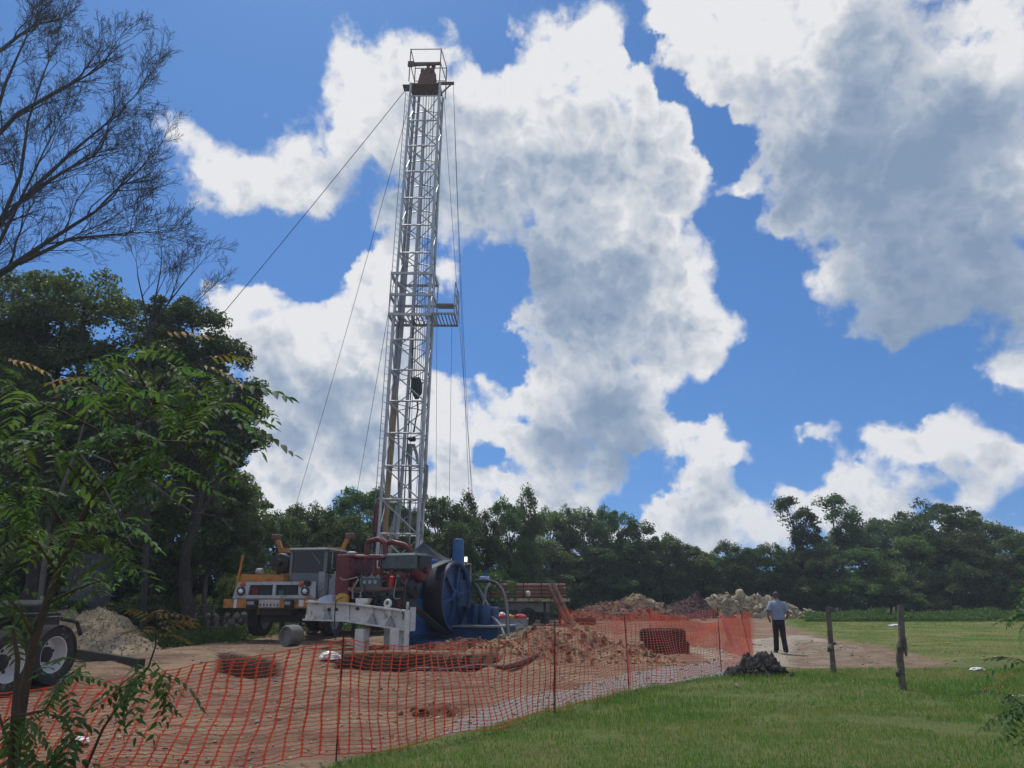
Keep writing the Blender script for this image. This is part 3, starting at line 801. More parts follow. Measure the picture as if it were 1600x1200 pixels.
def ground_stones():
    rng = np.random.default_rng(9)
    n = 60000
    y = 6.5 + 24 * rng.random(n) ** 1.6; x = rng.uniform(-0.78, 0.62, n) * y
    sd = sdpoly(LAWN, x, y); gr = sdpoly(GRAVEL, x, y)
    dens = np.where(gr < 0.2, 1.0, 0.25 + 0.75 * sstep(0.5, 0.7, fbm(x * 0.6, y * 0.6, 3, 91)))
    k = (sd > 0.05) & (rng.random(n) < dens * 0.5) & (sdpoly(PIT, x, y) > 0.1)
    x, y = x[k], y[k]
    sz = np.minimum(0.006 + 0.009 * rng.exponential(1.0, len(x)), 0.045) * (0.7 + y / 30)
    z = ground_h(x, y) + sz * 0.15
    h = len(x) // 2
    pebbles('loose_gravel', np.stack([x, y, z], -1)[:h], sz[:h], MAT['greyrock'], 'loose grey gravel strewn over the bare track', 'gravel', seed=2)
    pebbles('loose_rubble', np.stack([x, y, z], -1)[h:], sz[h:], MAT['tanrock'], 'loose tan rubble strewn over the bare earth', 'rubble', seed=3)
ground_stones()

# ------------------------------------------------------------------ trees
def leaf_cloud(rng, cen, tint, size, spread=(1, 1, 0.6), up=0.5, aspect=0.5):
    """diamond leaves round the given centres; cen (N,3), size scalar or (N,)"""
    n = len(cen)
    nrm = rng.normal(0, 1, (n, 3)); nrm[:, 2] += up * 2
    nrm /= np.linalg.norm(nrm, axis=1, keepdims=True)
    t = rng.normal(0, 1, (n, 3)); t -= nrm * (t * nrm).sum(1, keepdims=True)
    t /= np.linalg.norm(t, axis=1, keepdims=True)
    s = np.cross(nrm, t)
    L = (np.asarray(size) * rng.uniform(0.65, 1.35, n))[:, None]
    Wd = L * aspect * 0.5
    a = cen - t * L * 0.5; b = cen + t * L * 0.5 - nrm * L * 0.12
    c = cen + s * Wd + nrm * L * 0.06; d = cen - s * Wd + nrm * L * 0.06
    V = np.stack([a, c, b, d], 1).reshape(-1, 3)
    F = np.arange(n * 4).reshape(n, 4)
    T = np.repeat(np.stack([tint] * 3 + [np.ones(n)], -1), 4, 0)
    return V, F, T

def make_tree(seed, lobes, trunk_h, trunk_r, n_clump, n_leaf, clump_r, leaf, mat, bark, flat=0.55, tops=True, limb=True):
    """returns (trunk mesh, crown mesh); lobes: (x,y,z,rx,ry,rz)"""
    rng = np.random.default_rng(seed); rnd = random.Random(seed)
    wts = np.array([l[3] * l[4] + l[3] * l[5] for l in lobes]); wts = wts / wts.sum()
    mb = MB()
    bend = [Vector((0, 0, -0.15))]
    topz = trunk_h
    k = 5
    for i in range(1, k + 1):
        f = i / k
        bend.append(Vector((rnd.uniform(-1, 1) * trunk_r * 1.1, rnd.uniform(-1, 1) * trunk_r * 1.1, trunk_h * f)))
    mb.path(bend, [trunk_r * (1.35 - 0.75 * i / k) if i else trunk_r * 1.7 for i in range(k + 1)], 8)
    cens, tints, stretch = [], [], []
    for li, l in enumerate(lobes):
        c = np.array(l[:3]); rad = np.array(l[3:6])
        lc = Vector(l[:3])
        start = bend[-1 - (li % 2)]
        if limb:
            q = start.lerp(lc, 0.5) + Vector((rnd.uniform(-.3, .3), rnd.uniform(-.3, .3), rnd.uniform(-.1, .3)))
            mb.path([start, q, lc], [trunk_r * 0.5, trunk_r * 0.35, trunk_r * 0.2], 5)
        m = max(4, int(n_clump * wts[li]))
        u = rng.normal(0, 1, (m, 3)); u[:, 2] = np.where(u[:, 2] < -0.4, -u[:, 2], u[:, 2])
        u /= np.linalg.norm(u, axis=1, keepdims=True)
        r = rng.uniform(0.5, 1.02, (m, 1)) ** 0.7
        pc = c + u * rad * r
        for j in range(m):
            if limb and j % 3 == 0:
                e = Vector(pc[j]); mm = lc.lerp(e, 0.5) + Vector((rnd.uniform(-.2, .2), rnd.uniform(-.2, .2), rnd.uniform(-.1, .15)))
                mb.path([lc, mm, e], [trunk_r * 0.16, trunk_r * 0.10, trunk_r * 0.04], 4, False)
        per = max(6, n_leaf // n_clump)
        cr = clump_r * rng.uniform(0.6, 1.35, (m, 1))
        off = rng.normal(0, 1, (m, per, 3))
        off /= np.maximum(np.linalg.norm(off, axis=2, keepdims=True), 1e-6)
        off *= rng.random((m, per, 1)) ** 0.45
        off[..., 2] *= flat
        off *= cr[:, None, :]
        off[..., 2] -= 0.25 * (off[..., 0] ** 2 + off[..., 1] ** 2) / np.maximum(cr, 0.1)
        pts = (pc[:, None, :] + off).reshape(-1, 3)
        tn = np.repeat(rng.random(m), per) * 0.6 + rng.random(m * per) * 0.4
        cens.append(pts); tints.append(tn)
    cen = np.concatenate(cens); tint = np.concatenate(tints)
    V, F, T = leaf_cloud(rng, cen, tint, leaf, up=0.6, aspect=0.55)
    V[:, 2] = np.maximum(V[:, 2], 0.02)
    crown = np_mesh('crown', V, F, mat, False, {'tint': T})
    tm = mb.mesh('trunk', True); tm.materials.append(bark)
    return tm, crown
def place_tree(name, meshes, loc, scale, rotz, label, cat, group=None, trunk=True):
    t = thing(name, label, cat, loc, group)
    for nm, me in (('trunk', meshes[0]), ('crown', meshes[1])):
        o = bpy.data.objects.new(nm, me); COL.objects.link(o); o.parent = t
        ORG[o] = Vector(loc)
    t.rotation_euler = (0, 0, rotz); t.scale = scale
    return t

def lobes_umbrella(seed, h, w):
    r = random.Random(seed); L = []
    for i in range(9):
        a = i * 2.4 + r.uniform(-.3, .3); q = w * 0.33 * math.sqrt((i + 0.5) / 9) * 1.35
        L.append((math.cos(a) * q, math.sin(a) * q, h * (0.80 - 0.22 * (q / (w * .45)) ** 2) + r.uniform(-.5, .3), w * .2, w * .2, h * .11))
    for i in range(5):
        a = r.uniform(0, 6.28); L.append((math.cos(a) * w * .28, math.sin(a) * w * .28, h * r.uniform(.35, .55), w * .2, w * .2, h * .15))
    return L
def lobes_column(seed, h, w):
    r = random.Random(seed); L = []
    for i in range(8):
        f = i / 7
        q = w * (0.30 - 0.17 * f)
        a = r.uniform(0, 6.28); L.append((math.cos(a) * q * .7, math.sin(a) * q * .7, h * (0.12 + 0.80 * f), w * (.34 - .16 * f), w * (.34 - .16 * f), h * .12))
    return L
def lobes_round(seed, h, w):
    r = random.Random(seed); L = []
    for i in range(10):
        a = i * 2.39; f = (i + .5) / 10
        q = w * .36 * math.sin(math.pi * (0.2 + 0.72 * f)); z = h * (0.12 + 0.78 * f)
        L.append((math.cos(a) * q * .8, math.sin(a) * q * .8, z + r.uniform(-.3, .3), w * .24, w * .24, h * .14))
    return L
def lobes_shrub(seed, h, w):
    r = random.Random(seed); L = []
    for i in range(9):
        a = i * 2.39; q = w * .36 * math.sqrt(i / 9)
        L.append((math.cos(a) * q, math.sin(a) * q, h * r.uniform(.18, .68), w * .22, w * .22, h * .27))
    return L
H0 = 10.0     # every kind is made ten metres tall, shrubs four
TREES = dict(
    umb=make_tree(1, lobes_umbrella(1, H0, 10), 5.0, .22, 150, 19000, 0.85, .24, MAT['leafdark'], MAT['bark'], 0.45),
    umb2=make_tree(2, lobes_umbrella(5, H0, 9), 5.5, .2, 120, 16000, 0.8, .24, MAT['leafmid'], MAT['bark'], 0.4),
    col=make_tree(3, lobes_column(2, H0, 6), 7.0, .18, 130, 17000, 0.7, .23, MAT['leafdark'], MAT['bark'], 0.7),
    rnd=make_tree(4, lobes_round(3, H0, 8), 6.0, .2, 170, 20000, 0.75, .24, MAT['leafmid'], MAT['bark'], 0.55),
    rnd2=make_tree(5, lobes_round(8, H0, 7), 6.5, .18, 140, 18000, 0.7, .22, MAT['leafdark'], MAT['bark'], 0.7),
    fea=make_tree(6, lobes_column(9, H0, 5.5), 7.5, .13, 110, 13000, 0.62, .24, MAT['leafolive'], MAT['palebark'], 0.9),
    shr=make_tree(7, lobes_shrub(1, 4, 5), 1.2, .08, 110, 9000, 0.5, .17, MAT['leafmid'], MAT['bark'], 0.6),
    shr2=make_tree(8, lobes_shrub(4, 4, 5), 1.2, .08, 90, 8000, 0.5, .19, MAT['leafdark'], MAT['bark'], 0.7),
)
def tree_at(kind, name, u, vtop, Y, wpx, label, group, rot=None, base=0.0):
    """a tree whose top shows at photo pixel (u, vtop) when it stands Y metres ahead"""
    p = P(u, vtop, Y)
    h = max(p.z - base, 1.0)
    nat_h = 4.0 if kind.startswith('shr') else H0
    nat_w = {'umb': 10, 'umb2': 9, 'col': 6, 'rnd': 8, 'rnd2': 7, 'fea': 5.5, 'shr': 5, 'shr2': 5}[kind]
    depth = Y * math.cos(PITCH)
    w = wpx / FPX * depth
    top = 0.95 if not kind.startswith('shr') else 0.98
    return place_tree(name, TREES[kind], (p.x, Y, base), (w / nat_w, w / nat_w, h / nat_h * 1.0), rot if rot is not None else random.uniform(0, 6.28), label, 'tree' if not kind.startswith('shr') else 'shrub', group)

GW = 'trees of the wood behind the site'
WOOD = [ # kind, u, top v, distance, width px
 ('rnd2',395,760,36,110),('umb',470,766,42,150),('rnd',440,800,38,110),('rnd2',520,795,40,110),('umb2',575,742,44,170),('rnd',545,800,39,120),
 ('rnd2',620,780,45,110),('umb',688,752,44,130),('rnd2',650,815,40,120),('fea',735,778,50,80),('rnd2',760,800,48,90),('rnd',795,776,52,90),('fea',828,770,53,80),
 ('rnd',860,790,54,100),('rnd2',705,800,46,100),('rnd2',915,797,56,100),('fea',885,800,52,70),('rnd',955,788,57,100),('rnd2',990,815,58,90),('rnd',1030,832,60,100),('rnd2',1060,842,62,90),
 ('rnd',1095,855,66,90),('rnd2',1140,846,66,100),('rnd',1180,852,68,90),('col',1240,783,70,105),('rnd2',1210,850,69,80),('col',1302,781,72,115),('umb',1350,800,74,110),
 ('umb2',1395,792,75,130),('umb',1455,766,74,170),('rnd',1420,830,70,130),('umb2',1515,792,73,140),('rnd2',1490,830,69,130),('umb',1565,818,70,130),('rnd',1600,832,66,130),('rnd2',1660,815,68,160),
 ('rnd',1340,850,68,110),('rnd2',1275,850,68,90),('rnd',1550,862,66,110),
 # second row that closes the gaps
 ('rnd',500,820,50,150),('rnd2',600,825,54,150),('rnd',720,840,58,150),('rnd2',830,835,62,150),('rnd',930,845,66,150),('rnd2',1020,860,72,140),('rnd',1120,868,76,150),('rnd2',1240,862,78,150),('rnd',1360,850,80,160),('rnd2',1480,850,80,160),
]
KIND = dict(umb='dark flat crowned tree', umb2='green loose crowned tree', col='narrow dark creeper hung tree', rnd='bushy mid green tree', rnd2='dense dark rounded tree', fea='slim wispy olive tree')
def where(u):
    for lim, t in ((490, 'behind the yellow truck'), (700, 'behind the drilling mast'), (770, 'behind the blue air bottle'), (850, 'behind the rusty pipe trailer'), (930, 'behind the leaning rusty pipes'), (1035, 'behind the red soil mound'), (1105, 'behind the maroon heap'),
                   (1200, 'behind the limestone heap'), (1270, 'behind the walking man'), (1330, 'behind the slimmer wooden post'), (1480, 'behind the gnarled wooden post')):
        if u < lim: return t
    return 'beyond the far end of the grass'
for k, (kind, u, v, Y, w) in enumerate(WOOD):
    if 850 < u < 1270 and k < 39: Y = max(Y, 66.5)
    row = 'deep in the wood' if k >= 39 else 'in the wood'
    size = 'tall ' if v < 790 else ('low ' if v > 840 else '')
    tree_at(kind, {'umb': 'spreading_tree', 'umb2': 'spreading_tree', 'col': 'creeper_tree', 'rnd': 'bushy_tree', 'rnd2': 'bushy_tree', 'fea': 'slim_tree'}[kind], u, v, Y, w, size + KIND[kind] + ' ' + row + ' ' + where(u), GW)
GS = 'undergrowth along the foot of the wood'
SH = []
rs = random.Random(4)
for u in range(380, 1640, 30):
    Yb = np.interp(u, [380, 560, 760, 900, 1060, 1240, 1640], [34, 37, 46, 66, 67, 68, 64])
    SH.append(('shr' if rs.random() < .55 else 'shr2', u + rs.uniform(-12, 12), rs.uniform(862, 905), Yb + rs.uniform(-1.5, 1.5), rs.uniform(70, 110)))
for kind, u, v, Y, w in SH:
    tree_at(kind, 'undergrowth_shrub', u, v, Y, w, ('leafy green shrub at the foot of the wood ' if kind == 'shr' else 'dark leafy shrub at the foot of the wood ') + where(u), GS)

for (u, vt, Y, w, k) in ((20, 560, 37, 260, 'rnd2'), (150, 600, 36, 240, 'rnd2'), (265, 640, 37, 220, 'rnd'), (350, 720, 38, 160, 'rnd2'), (90, 700, 34, 240, 'rnd')):
    tree_at(k, 'bushy_tree', u, vt, Y, w, ('tall ' if vt < 650 else '') + ('dense dark' if k == 'rnd2' else 'mid green') + ' tree closing the gap behind the leafy crowns ' + {20: 'over the trailer', 150: 'behind the block pillar', 265: 'behind the concrete pipe', 350: 'beside the small pale trunk', 90: 'behind the gravel heap'}[u], 'trees behind the large leafy crowns')
# ---- trees on the left: large leafy crowns close to the site
def lobes_px(spec, Y):
    """crown lobes given by photo pixels on a vertical plane Y ahead, relative to the base"""
    out = []
    d = Y * math.cos(PITCH)
    for (u, v, r, dy) in spec:
        p = P(u, v, Y); rr = r / FPX * (d + max(p.z - 1.6, 0) * math.sin(PITCH))
        out.append((p.x, dy, p.z, rr, rr * 1.05, rr * 0.8))
    return out
def big_left(name, spec, Y, bu, seed, ncl, nlf, leaf, mat, bark, tr, th, label, cr=0.7):
    L = lobes_px(spec, Y)
    bx = P(bu, 980, Y).x
    L = [(x - bx, y, z, a, b, c) for x, y, z, a, b, c in L]
    tm, cm = make_tree(seed, L, th, tr, ncl, nlf, cr, leaf, mat, bark, 0.5)
    return place_tree(name, (tm, cm), (bx, Y, gh(bx, Y)), (1, 1, 1), 0, label, 'tree')
big_left('broadleaf_tree', [(60,520,90,0),(150,490,70,-.8),(20,600,110,.5),(130,590,90,0),(210,560,60,.6),(60,700,110,-.4),(170,690,90,.4),(-40,560,90,0),(100,470,50,0),(20,470,50,0),(40,810,110,.3),(150,800,90,-.4),(-40,720,110,0),(230,640,70,0),(90,560,80,-1),(200,730,80,.2),(60,640,90,-1.2)],
         27, 40, 21, 420, 90000, .15, MAT['leafdark'], MAT['bark'], .30, 5.0, 'huge dark leafy tree behind the trailer wheels and gravel heap')
big_left('broadleaf_tree', [(300,510,46,0),(335,560,50,.3),(260,560,55,-.3),(350,640,58,0),(385,640,30,0),(300,650,60,.4),(380,690,32,.2),(250,660,60,0),(330,720,50,0),(395,610,22,0),(265,740,55,.3),(275,480,28,0),(230,600,60,.5),(290,590,60,-.4),(220,500,40,0),(340,680,50,.3)],
         29, 285, 22, 290, 60000, .15, MAT['leafdark'], MAT['bark'], .22, 5.5, 'dark leafy tree with ragged overhanging crown left of the yellow truck', 0.6)
big_left('broadleaf_tree', [(200,830,70,0),(270,820,60,.5),(330,810,55,-.3),(230,890,60,0),(120,880,60,.4),(300,880,50,0),(60,900,60,0),(370,790,40,.4),(360,850,45,0)],
         31, 230, 23, 190, 34000, .16, MAT['leafmid'], MAT['bark'], .16, 2.5, 'low bushy tree in the shade beside the block pillar', 0.6)
big_left('small_tree', [(330,870,34,0),(365,860,30,.3),(345,840,30,-.2),(385,845,28,0),(310,855,22,0),(365,755,24,0),(345,790,28,0),(380,790,26,.2)],
         31.5, 316, 24, 110, 15000, .13, MAT['leafolive'], MAT['palebark'], .11, 3.0, 'small tree with pale crooked trunk and olive leaves left of the yellow truck', 0.5)
for (u, v, Y, w, k) in ((150, 930, 29, 150, 'shr2'), (250, 915, 29, 130, 'shr'), (60, 905, 30, 170, 'shr2'), (330, 925, 33, 90, 'shr2'), (-40, 880, 30, 180, 'shr2'), (200, 880, 34, 190, 'shr2'), (90, 840, 36, 220, 'shr2'), (300, 830, 38, 220, 'shr2'), (0, 820, 36, 220, 'shr2')):
    tree_at(k, 'undergrowth_shrub', u, v, Y, w, ('low ' if v > 900 else 'tall ') + ('green' if k == 'shr' else 'dark') + ' leafy shrub in the shade ' + ('behind the trailer' if u < 70 else 'beside the block pillar' if u < 180 else 'behind the concrete pipe' if u < 280 else 'beside the small pale trunk'), 'shrubs under the large trees')

# ---- leafless tree
def bare_tree():
    rnd = random.Random(12)
    Y = 23.0
    base = P(-210, 985, Y); base.z = gh(base.x, Y) - 0.1
    mb = MB()
    def grow(p, d, L, r, counts, spread=1.0):
        """curving shoot carrying side shoots; counts: shoots per generation"""
        n = 6 if L > 1.2 else 4
        pts, rad = [p.copy()], [r]
        q = p.copy(); dd = d.normalized()
        for i in range(n):
            dd = (dd + Vector((rnd.gauss(0, .15), rnd.gauss(0, .15), rnd.gauss(0.05, .14))) * spread).normalized()
            q = q + dd * L / n
            pts.append(q.copy()); rad.append(max(r * (1 - 0.8 * (i + 1) / n), 0.0048))
        mb.path(pts, rad, 6 if r > .04 else (4 if r > .012 else 3), False)
        if not counts: return
        m = counts[0]
        for j in range(m):
            f = 0.18 + 0.82 * (j + rnd.random() * .8) / m
            x = min(f, .999) * n; i = int(x)
            kp = pts[i].lerp(pts[i + 1], x - i); kd = (pts[i + 1] - pts[i]).normalized(); kr = rad[i]
            ax = kd.orthogonal().normalized()
            ax.rotate(Matrix.Rotation(rnd.uniform(0, 6.28), 3, kd))
            nd = kd.copy(); nd.rotate(Matrix.Rotation(R(rnd.uniform(20, 50)), 3, ax))
            nd.z += 0.10
            grow(kp, nd, L * rnd.uniform(.42, .66) * (1.15 - .45 * f), max(kr * .62, .0065), counts[1:], spread)
    fork = P(-110, 560, Y)
    mb.path([base, base.lerp(fork, .5) + Vector((-.3, .2, 0)), fork], [.34, .27, .2], 10)
    limbs = [([(-110,560),(-40,455),(30,412),(80,372),(150,330)], 0, 3.3), ([(-110,560),(-60,420),(0,350),(45,300),(110,262)], .8, 3.1), ([(-110,560),(-80,330),(-20,225),(30,178),(95,140)], -.9, 3.0),
             ([(-110,560),(-120,300),(-70,170),(-20,95),(30,55)], .5, 2.4), ([(0,350),(35,270),(48,190),(70,110)], 1.4, 2.3), ([(30,412),(110,372),(180,366)], -1.2, 2.9), ([(-20,225),(10,130),(40,60)], -.4, 2.0),
             ([(45,300),(120,230),(170,190)], .5, 2.9), ([(-40,455),(20,330),(60,255)], -1.6, 2.3)]
    for li, (pix, dy, L) in enumerate(limbs):
        m = len(pix) - 1
        pts = [P(u + rnd.uniform(-5, 5) * (0 < i < m), v + rnd.uniform(-5, 5) * (0 < i < m), Y + dy * i / m) for i, (u, v) in enumerate(pix)]
        rad = [(.13 if li < 4 else .075) * (1 - .62 * i / m) for i in range(len(pts))]
        mb.path(pts, rad, 7, False)
        dirn = (pts[-1] - pts[-2]).normalized()
        grow(pts[-1], dirn, L, rad[-1] * .9, (8, 7, 5, 1))
        grow(pts[-1], dirn + Vector((.3, rnd.uniform(-.5, .5), .5)), L * .8, rad[-1] * .7, (6, 6, 4, 1))
        for i in range(1, len(pts)):
            for f in (.3, .8):
                pp = pts[i - 1].lerp(pts[i], f)
                dv = ((pts[i] - pts[i - 1]).normalized() + Vector((rnd.uniform(-.3, .8), rnd.uniform(-.7, .7), rnd.uniform(-.3, .9)))).normalized()
                grow(pp, dv, L * rnd.uniform(.6, .85), rad[i] * .5, (6, 5, 4, 1) if i > 1 else (5, 5, 3))
    o = mb.build('bare_tree', MAT['barebark'], None, False, base)
    tag(o, 'tall leafless tree with fine twigs against the sky, rising behind the dark leafy crowns', 'tree')
    # a thin leafless tree standing in the leafy crowns
    mb = MB()
    Y2 = 26.0
    b2 = P(225, 985, Y2); b2.z = gh(b2.x, Y2) - .1
    t2 = P(232, 520, Y2)
    mb.path([b2, b2.lerp(t2, .5) + Vector((.15, 0, 0)), t2], [.12, .09, .06], 8)
    for (u, v, L) in ((250, 430, 2.1), (285, 445, 2.0), (215, 430, 1.7), (300, 480, 1.7), (265, 470, 1.8)):
        e = P(u, v, Y2 + rnd.uniform(-.5, .5))
        mb.path([t2, t2.lerp(e, .5) + Vector((0, 0, .1)), e], [.045, .03, .022], 5, False)
        grow(e, (e - t2).normalized(), L, .02, (6, 5, 4))
        grow(t2.lerp(e, .6), (e - t2).normalized() + Vector((rnd.uniform(-.4, .6), 0, .3)), L, .018, (5, 5, 3))
    o = mb.build('bare_tree', MAT['barebark'], None, False, b2)
    tag(o, 'thin leafless tree whose twigs stick out above the dark leafy crowns', 'tree')
    # dead grey branches hanging out of the shade
    mb = MB()
    Y3 = 25.0
    s = P(120, 700, Y3); s0 = P(60, 985, Y3); s0.z = gh(s0.x, Y3) - .1
    mb.path([s0, s0.lerp(s, .6) + Vector((-.4, 0, 0)), s], [.1, .08, .06], 7)
    for (u, v) in ((205, 850), (300, 800), (150, 610), (330, 640)):
        e = P(u, v, Y3)
        mb.path([s, s.lerp(e, .5) + Vector((0, 0, .25)), e], [.045, .03, .018], 5, False)
        grow(e, (e - s).normalized() + Vector((.3, 0, .15)), 1.2, .016, (5, 4))
        grow(s.lerp(e, .6), (e - s).normalized() + Vector((.2, 0, .4)), 1.0, .014, (5, 3))
    o = mb.build('dead_tree', MAT['palebark'], None, False, s0)
    tag(o, 'pale dead tree with bare grey branches in front of the dark leafy crowns', 'tree')
bare_tree()

# ------------------------------------------------------------------ saplings with feathered leaves close to the camera
def frond_mesh(seed, n_pairs, L, leaf_l, leaf_w, mat, droop=0.35, gold=0.0):
    """one feathered leaf: stalk along +x, leaflets in pairs"""
    rnd = random.Random(seed)
    V, F, T = [], [], []
    pts = []
    for i in range(9):
        f = i / 8
        pts.append(Vector((L * f, 0, -droop * L * f * f)))
    r = 0.0022
    for i, p in enumerate(pts):
        for k in range(3):
            a = 2.094 * k; rr = r * (1 - .7 * i / 8)
            V.append((p.x, math.cos(a) * rr, p.z + math.sin(a) * rr)); T.append(0.5 + gold * .5)
    for i in range(8):
        for k in range(3):
            F.append((i * 3 + k, i * 3 + (k + 1) % 3, i * 3 + 3 + (k + 1) % 3, i * 3 + 3 + k))
    def at(f):
        x = f * 8; i = min(int(x), 7); return pts[i].lerp(pts[i + 1], x - i)
    specs = []
    for i in range(n_pairs):
        f = 0.16 + 0.78 * i / (n_pairs - 1)
        for s in (-1, 1):
            specs.append((f + rnd.uniform(-.015, .015), s, leaf_l * (0.65 + 0.5 * math.sin(math.pi * (0.15 + 0.75 * i / n_pairs))) * rnd.uniform(.85, 1.1)))
    specs.append((1.0, 0, leaf_l * .8))
    for f, s, ll in specs:
        p = at(f)
        out = Vector((0.42 + rnd.uniform(-.12, .12), s * 1.0, -0.42 + rnd.uniform(-.3, .2))) if s else Vector((1, rnd.uniform(-.2, .2), -.5))
        out.normalize()
        side = out.cross(Vector((0, 0, 1))).normalized(); up = side.cross(out)
        if rnd.random() < .25:
            side.rotate(Matrix.Rotation(rnd.uniform(-1, 1), 3, out)); up = side.cross(out)
        k0 = len(V); tn = rnd.random() * .7 + gold * .3
        prof = ((0.0, 0.0), (0.22, 0.42), (0.5, 0.5), (0.78, 0.28), (1.0, 0.0))
        for q, wv in prof:
            c = p + out * ll * q - Vector((0, 0, 1)) * ll * 0.16 * q * q
            wd = leaf_w * wv * (ll / leaf_l)
            if q in (0.0, 1.0):
                V.append(tuple(c)); T.append(tn)
            else:
                V.append(tuple(c + side * wd + up * wd * .35)); V.append(tuple(c)); V.append(tuple(c - side * wd + up * wd * .35)); T += [tn] * 3
        a = k0
        F += [(a, a + 1, a + 2), (a, a + 2, a + 3), (a + 1, a + 4, a + 5, a + 2), (a + 2, a + 5, a + 6, a + 3), (a + 4, a + 7, a + 8, a + 5), (a + 5, a + 8, a + 9, a + 6), (a + 7, a + 10, a + 8), (a + 8, a + 10, a + 9)]
    me = bpy.data.meshes.new('leaf'); me.from_pydata(V, [], F)
    c = me.color_attributes.new('tint', 'FLOAT_COLOR', 'POINT')
    c.data.foreach_set('color', np.array([[t, t, t, 1] for t in T], np.float32).ravel())
    for p in me.polygons: p.use_smooth = True
    me.materials.append(mat)
    return me
FRONDS = [frond_mesh(i, 6 + i % 3, 0.42, 0.095, 0.034, MAT['leafneem'], 0.3 + 0.12 * i) for i in range(4)]
FRONDS_Y = [frond_mesh(20 + i, 6, 0.30, 0.075, 0.024, MAT['leafgold'], 0.3 + 0.2 * i, 1.0) for i in range(2)]
def frond(parent, pos, yaw, pitch, size, gold=False, rnd=random):
    me = rnd.choice(FRONDS_Y if gold else FRONDS)
    M = Matrix.Translation(pos) @ Matrix.Rotation(yaw, 4, 'Z') @ Matrix.Rotation(-pitch, 4, 'Y') @ Matrix.Rotation(rnd.uniform(-.4, .4), 4, 'X') @ Matrix.Scale(size, 4)
    return link('leaf', me, parent, None, M)
def neem():
    rnd = random.Random(31)
    Y = 4.0
    b = Vector((P(5, 1300, Y).x, Y + .05, 0)); b.z = gh(b.x, b.y)
    t = thing('sapling', 'tall young tree with slender leaning trunk and feathered leaves in front of the trailer wheels', 'sapling', b)
    pix = [(20,1200,0),(38,1080,0),(54,1000,0),(72,944,.0),(90,896,.02),(114,842,.05),(146,772,.1),(182,735,.12),(210,688,.15),(240,630,.15)]
    tr = [b - Vector((0, 0, .05))] + [P(u, v, Y + dy) for u, v, dy in pix]
    MB().path(tr, [.028, .026, .024, .021, .0195, .018, .017, .015, .013, .010, .006], 9).build('trunk', MAT['sapbark'], t, True)
    def branch(pts, r=.008):
        pts = [P(u, v, Y + dy) for u, v, dy in pts]
        MB().path(pts, [r * (1 - .6 * i / (len(pts) - 1)) for i in range(len(pts))], 6).build('branch', MAT['sapbark'], t, True)
    for pp in ([(90,896,.02),(60,850,-.1),(20,830,-.2)], [(114,842,.05),(80,790,-.1),(20,760,-.2)], [(114,842,.05),(150,830,.1),(185,800,.2)], [(146,772,.1),(100,720,-.1),(40,700,-.3)],
               [(182,735,.12),(230,735,.2),(265,728,.3)], [(182,735,.12),(150,670,0),(90,640,-.2),(10,610,-.3)], [(210,688,.15),(280,690,.2),(335,690,.3)], [(210,688,.15),(200,620,.1),(150,575,-.1)],
               [(240,630,.15),(300,640,.2),(350,640,.2)], [(240,630,.15),(260,580,.1),(320,565,.1)], [(240,630,.15),(215,580,0),(200,560,0)], [(72,944,0),(120,920,.1),(165,905,.1)], [(54,1000,0),(30,950,-.1),(5,930,-.1)]):
        branch(pp)
    tips = [(150,572,5),(200,560,5),(250,562,5),(290,570,5),(330,598,6),(300,640,6),(345,645,6),(250,630,6),(200,620,6),(130,600,5),(60,640,6),(15,605,5),(335,690,6),(280,690,6),(220,680,6),(160,660,6),(90,640,5),
            (60,700,6),(20,690,6),(110,705,6),(170,720,6),(220,740,5),(262,728,5),(20,760,6),(70,760,6),(130,780,6),(183,800,6),(30,830,7),(80,840,6),(140,850,5),(10,885,6),(165,903,4),(190,870,4),(15,930,4),(110,815,5),(50,795,5),(375,612,3)]
    for (u, v, n) in tips:
        c = P(u, v, Y + rnd.uniform(-.25, .25))
        for k in range(n - (1 if n > 4 else 0)):
            frond(t, c + Vector((rnd.uniform(-.06, .06), rnd.uniform(-.08, .08), rnd.uniform(-.06, .06))), rnd.uniform(0, 6.28), rnd.uniform(-.5, .4), rnd.uniform(.42, .78), False, rnd)
    for (u, v, yaw, p) in ((320,560,-.1,.25),(310,570,.2,.05),(5,560,.1,0),(250,520,.4,.35),(140,590,3.0,.2)):
        frond(t, P(u, v, Y), yaw, p, .8, True, rnd)
    for (u, v, yaw) in ((345,600,.0),(330,640,-.2),(350,660,.3)):
        frond(t, P(u, v, Y + .1), yaw, .1, .9, False, rnd)
    # thin shoot with a golden top
    b2 = Vector((P(118, 1250, 3.6).x, 3.6, 0)); b2.z = gh(b2.x, b2.y)
    t2 = thing('sapling', 'thin dark shoot with golden young leaves at its top before the orange net', 'sapling', b2)
    st = [b2 - Vector((0, 0, .03))] + [P(u, v, 3.6) for u, v in ((118,1240),(160,1140),(200,1080),(232,1042),(243,1010),(244,960))]
    MB().path(st, [.008, .007, .006, .005, .0045, .004, .0025], 6).build('stem', MAT['postiron'], t2, True)
    for k in range(7): frond(t2, P(243, 962 + 5 * k, 3.6), k * 2.1, rnd.uniform(.1, .7), .5, True, rnd)
    frond(t2, P(246, 985, 3.6), -.1, .45, .62, True, rnd)
    for k in range(15): frond(t2, P(228 + rnd.uniform(-30, 25), 1040 + rnd.uniform(-10, 22), 3.6 + rnd.uniform(-.1, .1)), rnd.uniform(0, 6.28), rnd.uniform(-1.1, .1), .52, False, rnd)
    # low sapling in the corner
    b3 = Vector((P(30, 1300, 3.2).x, 3.2, 0)); b3.z = gh(b3.x, b3.y)
    t3 = thing('sapling', 'low leafy sapling with forked brown stems below the trailer wheels', 'sapling', b3)
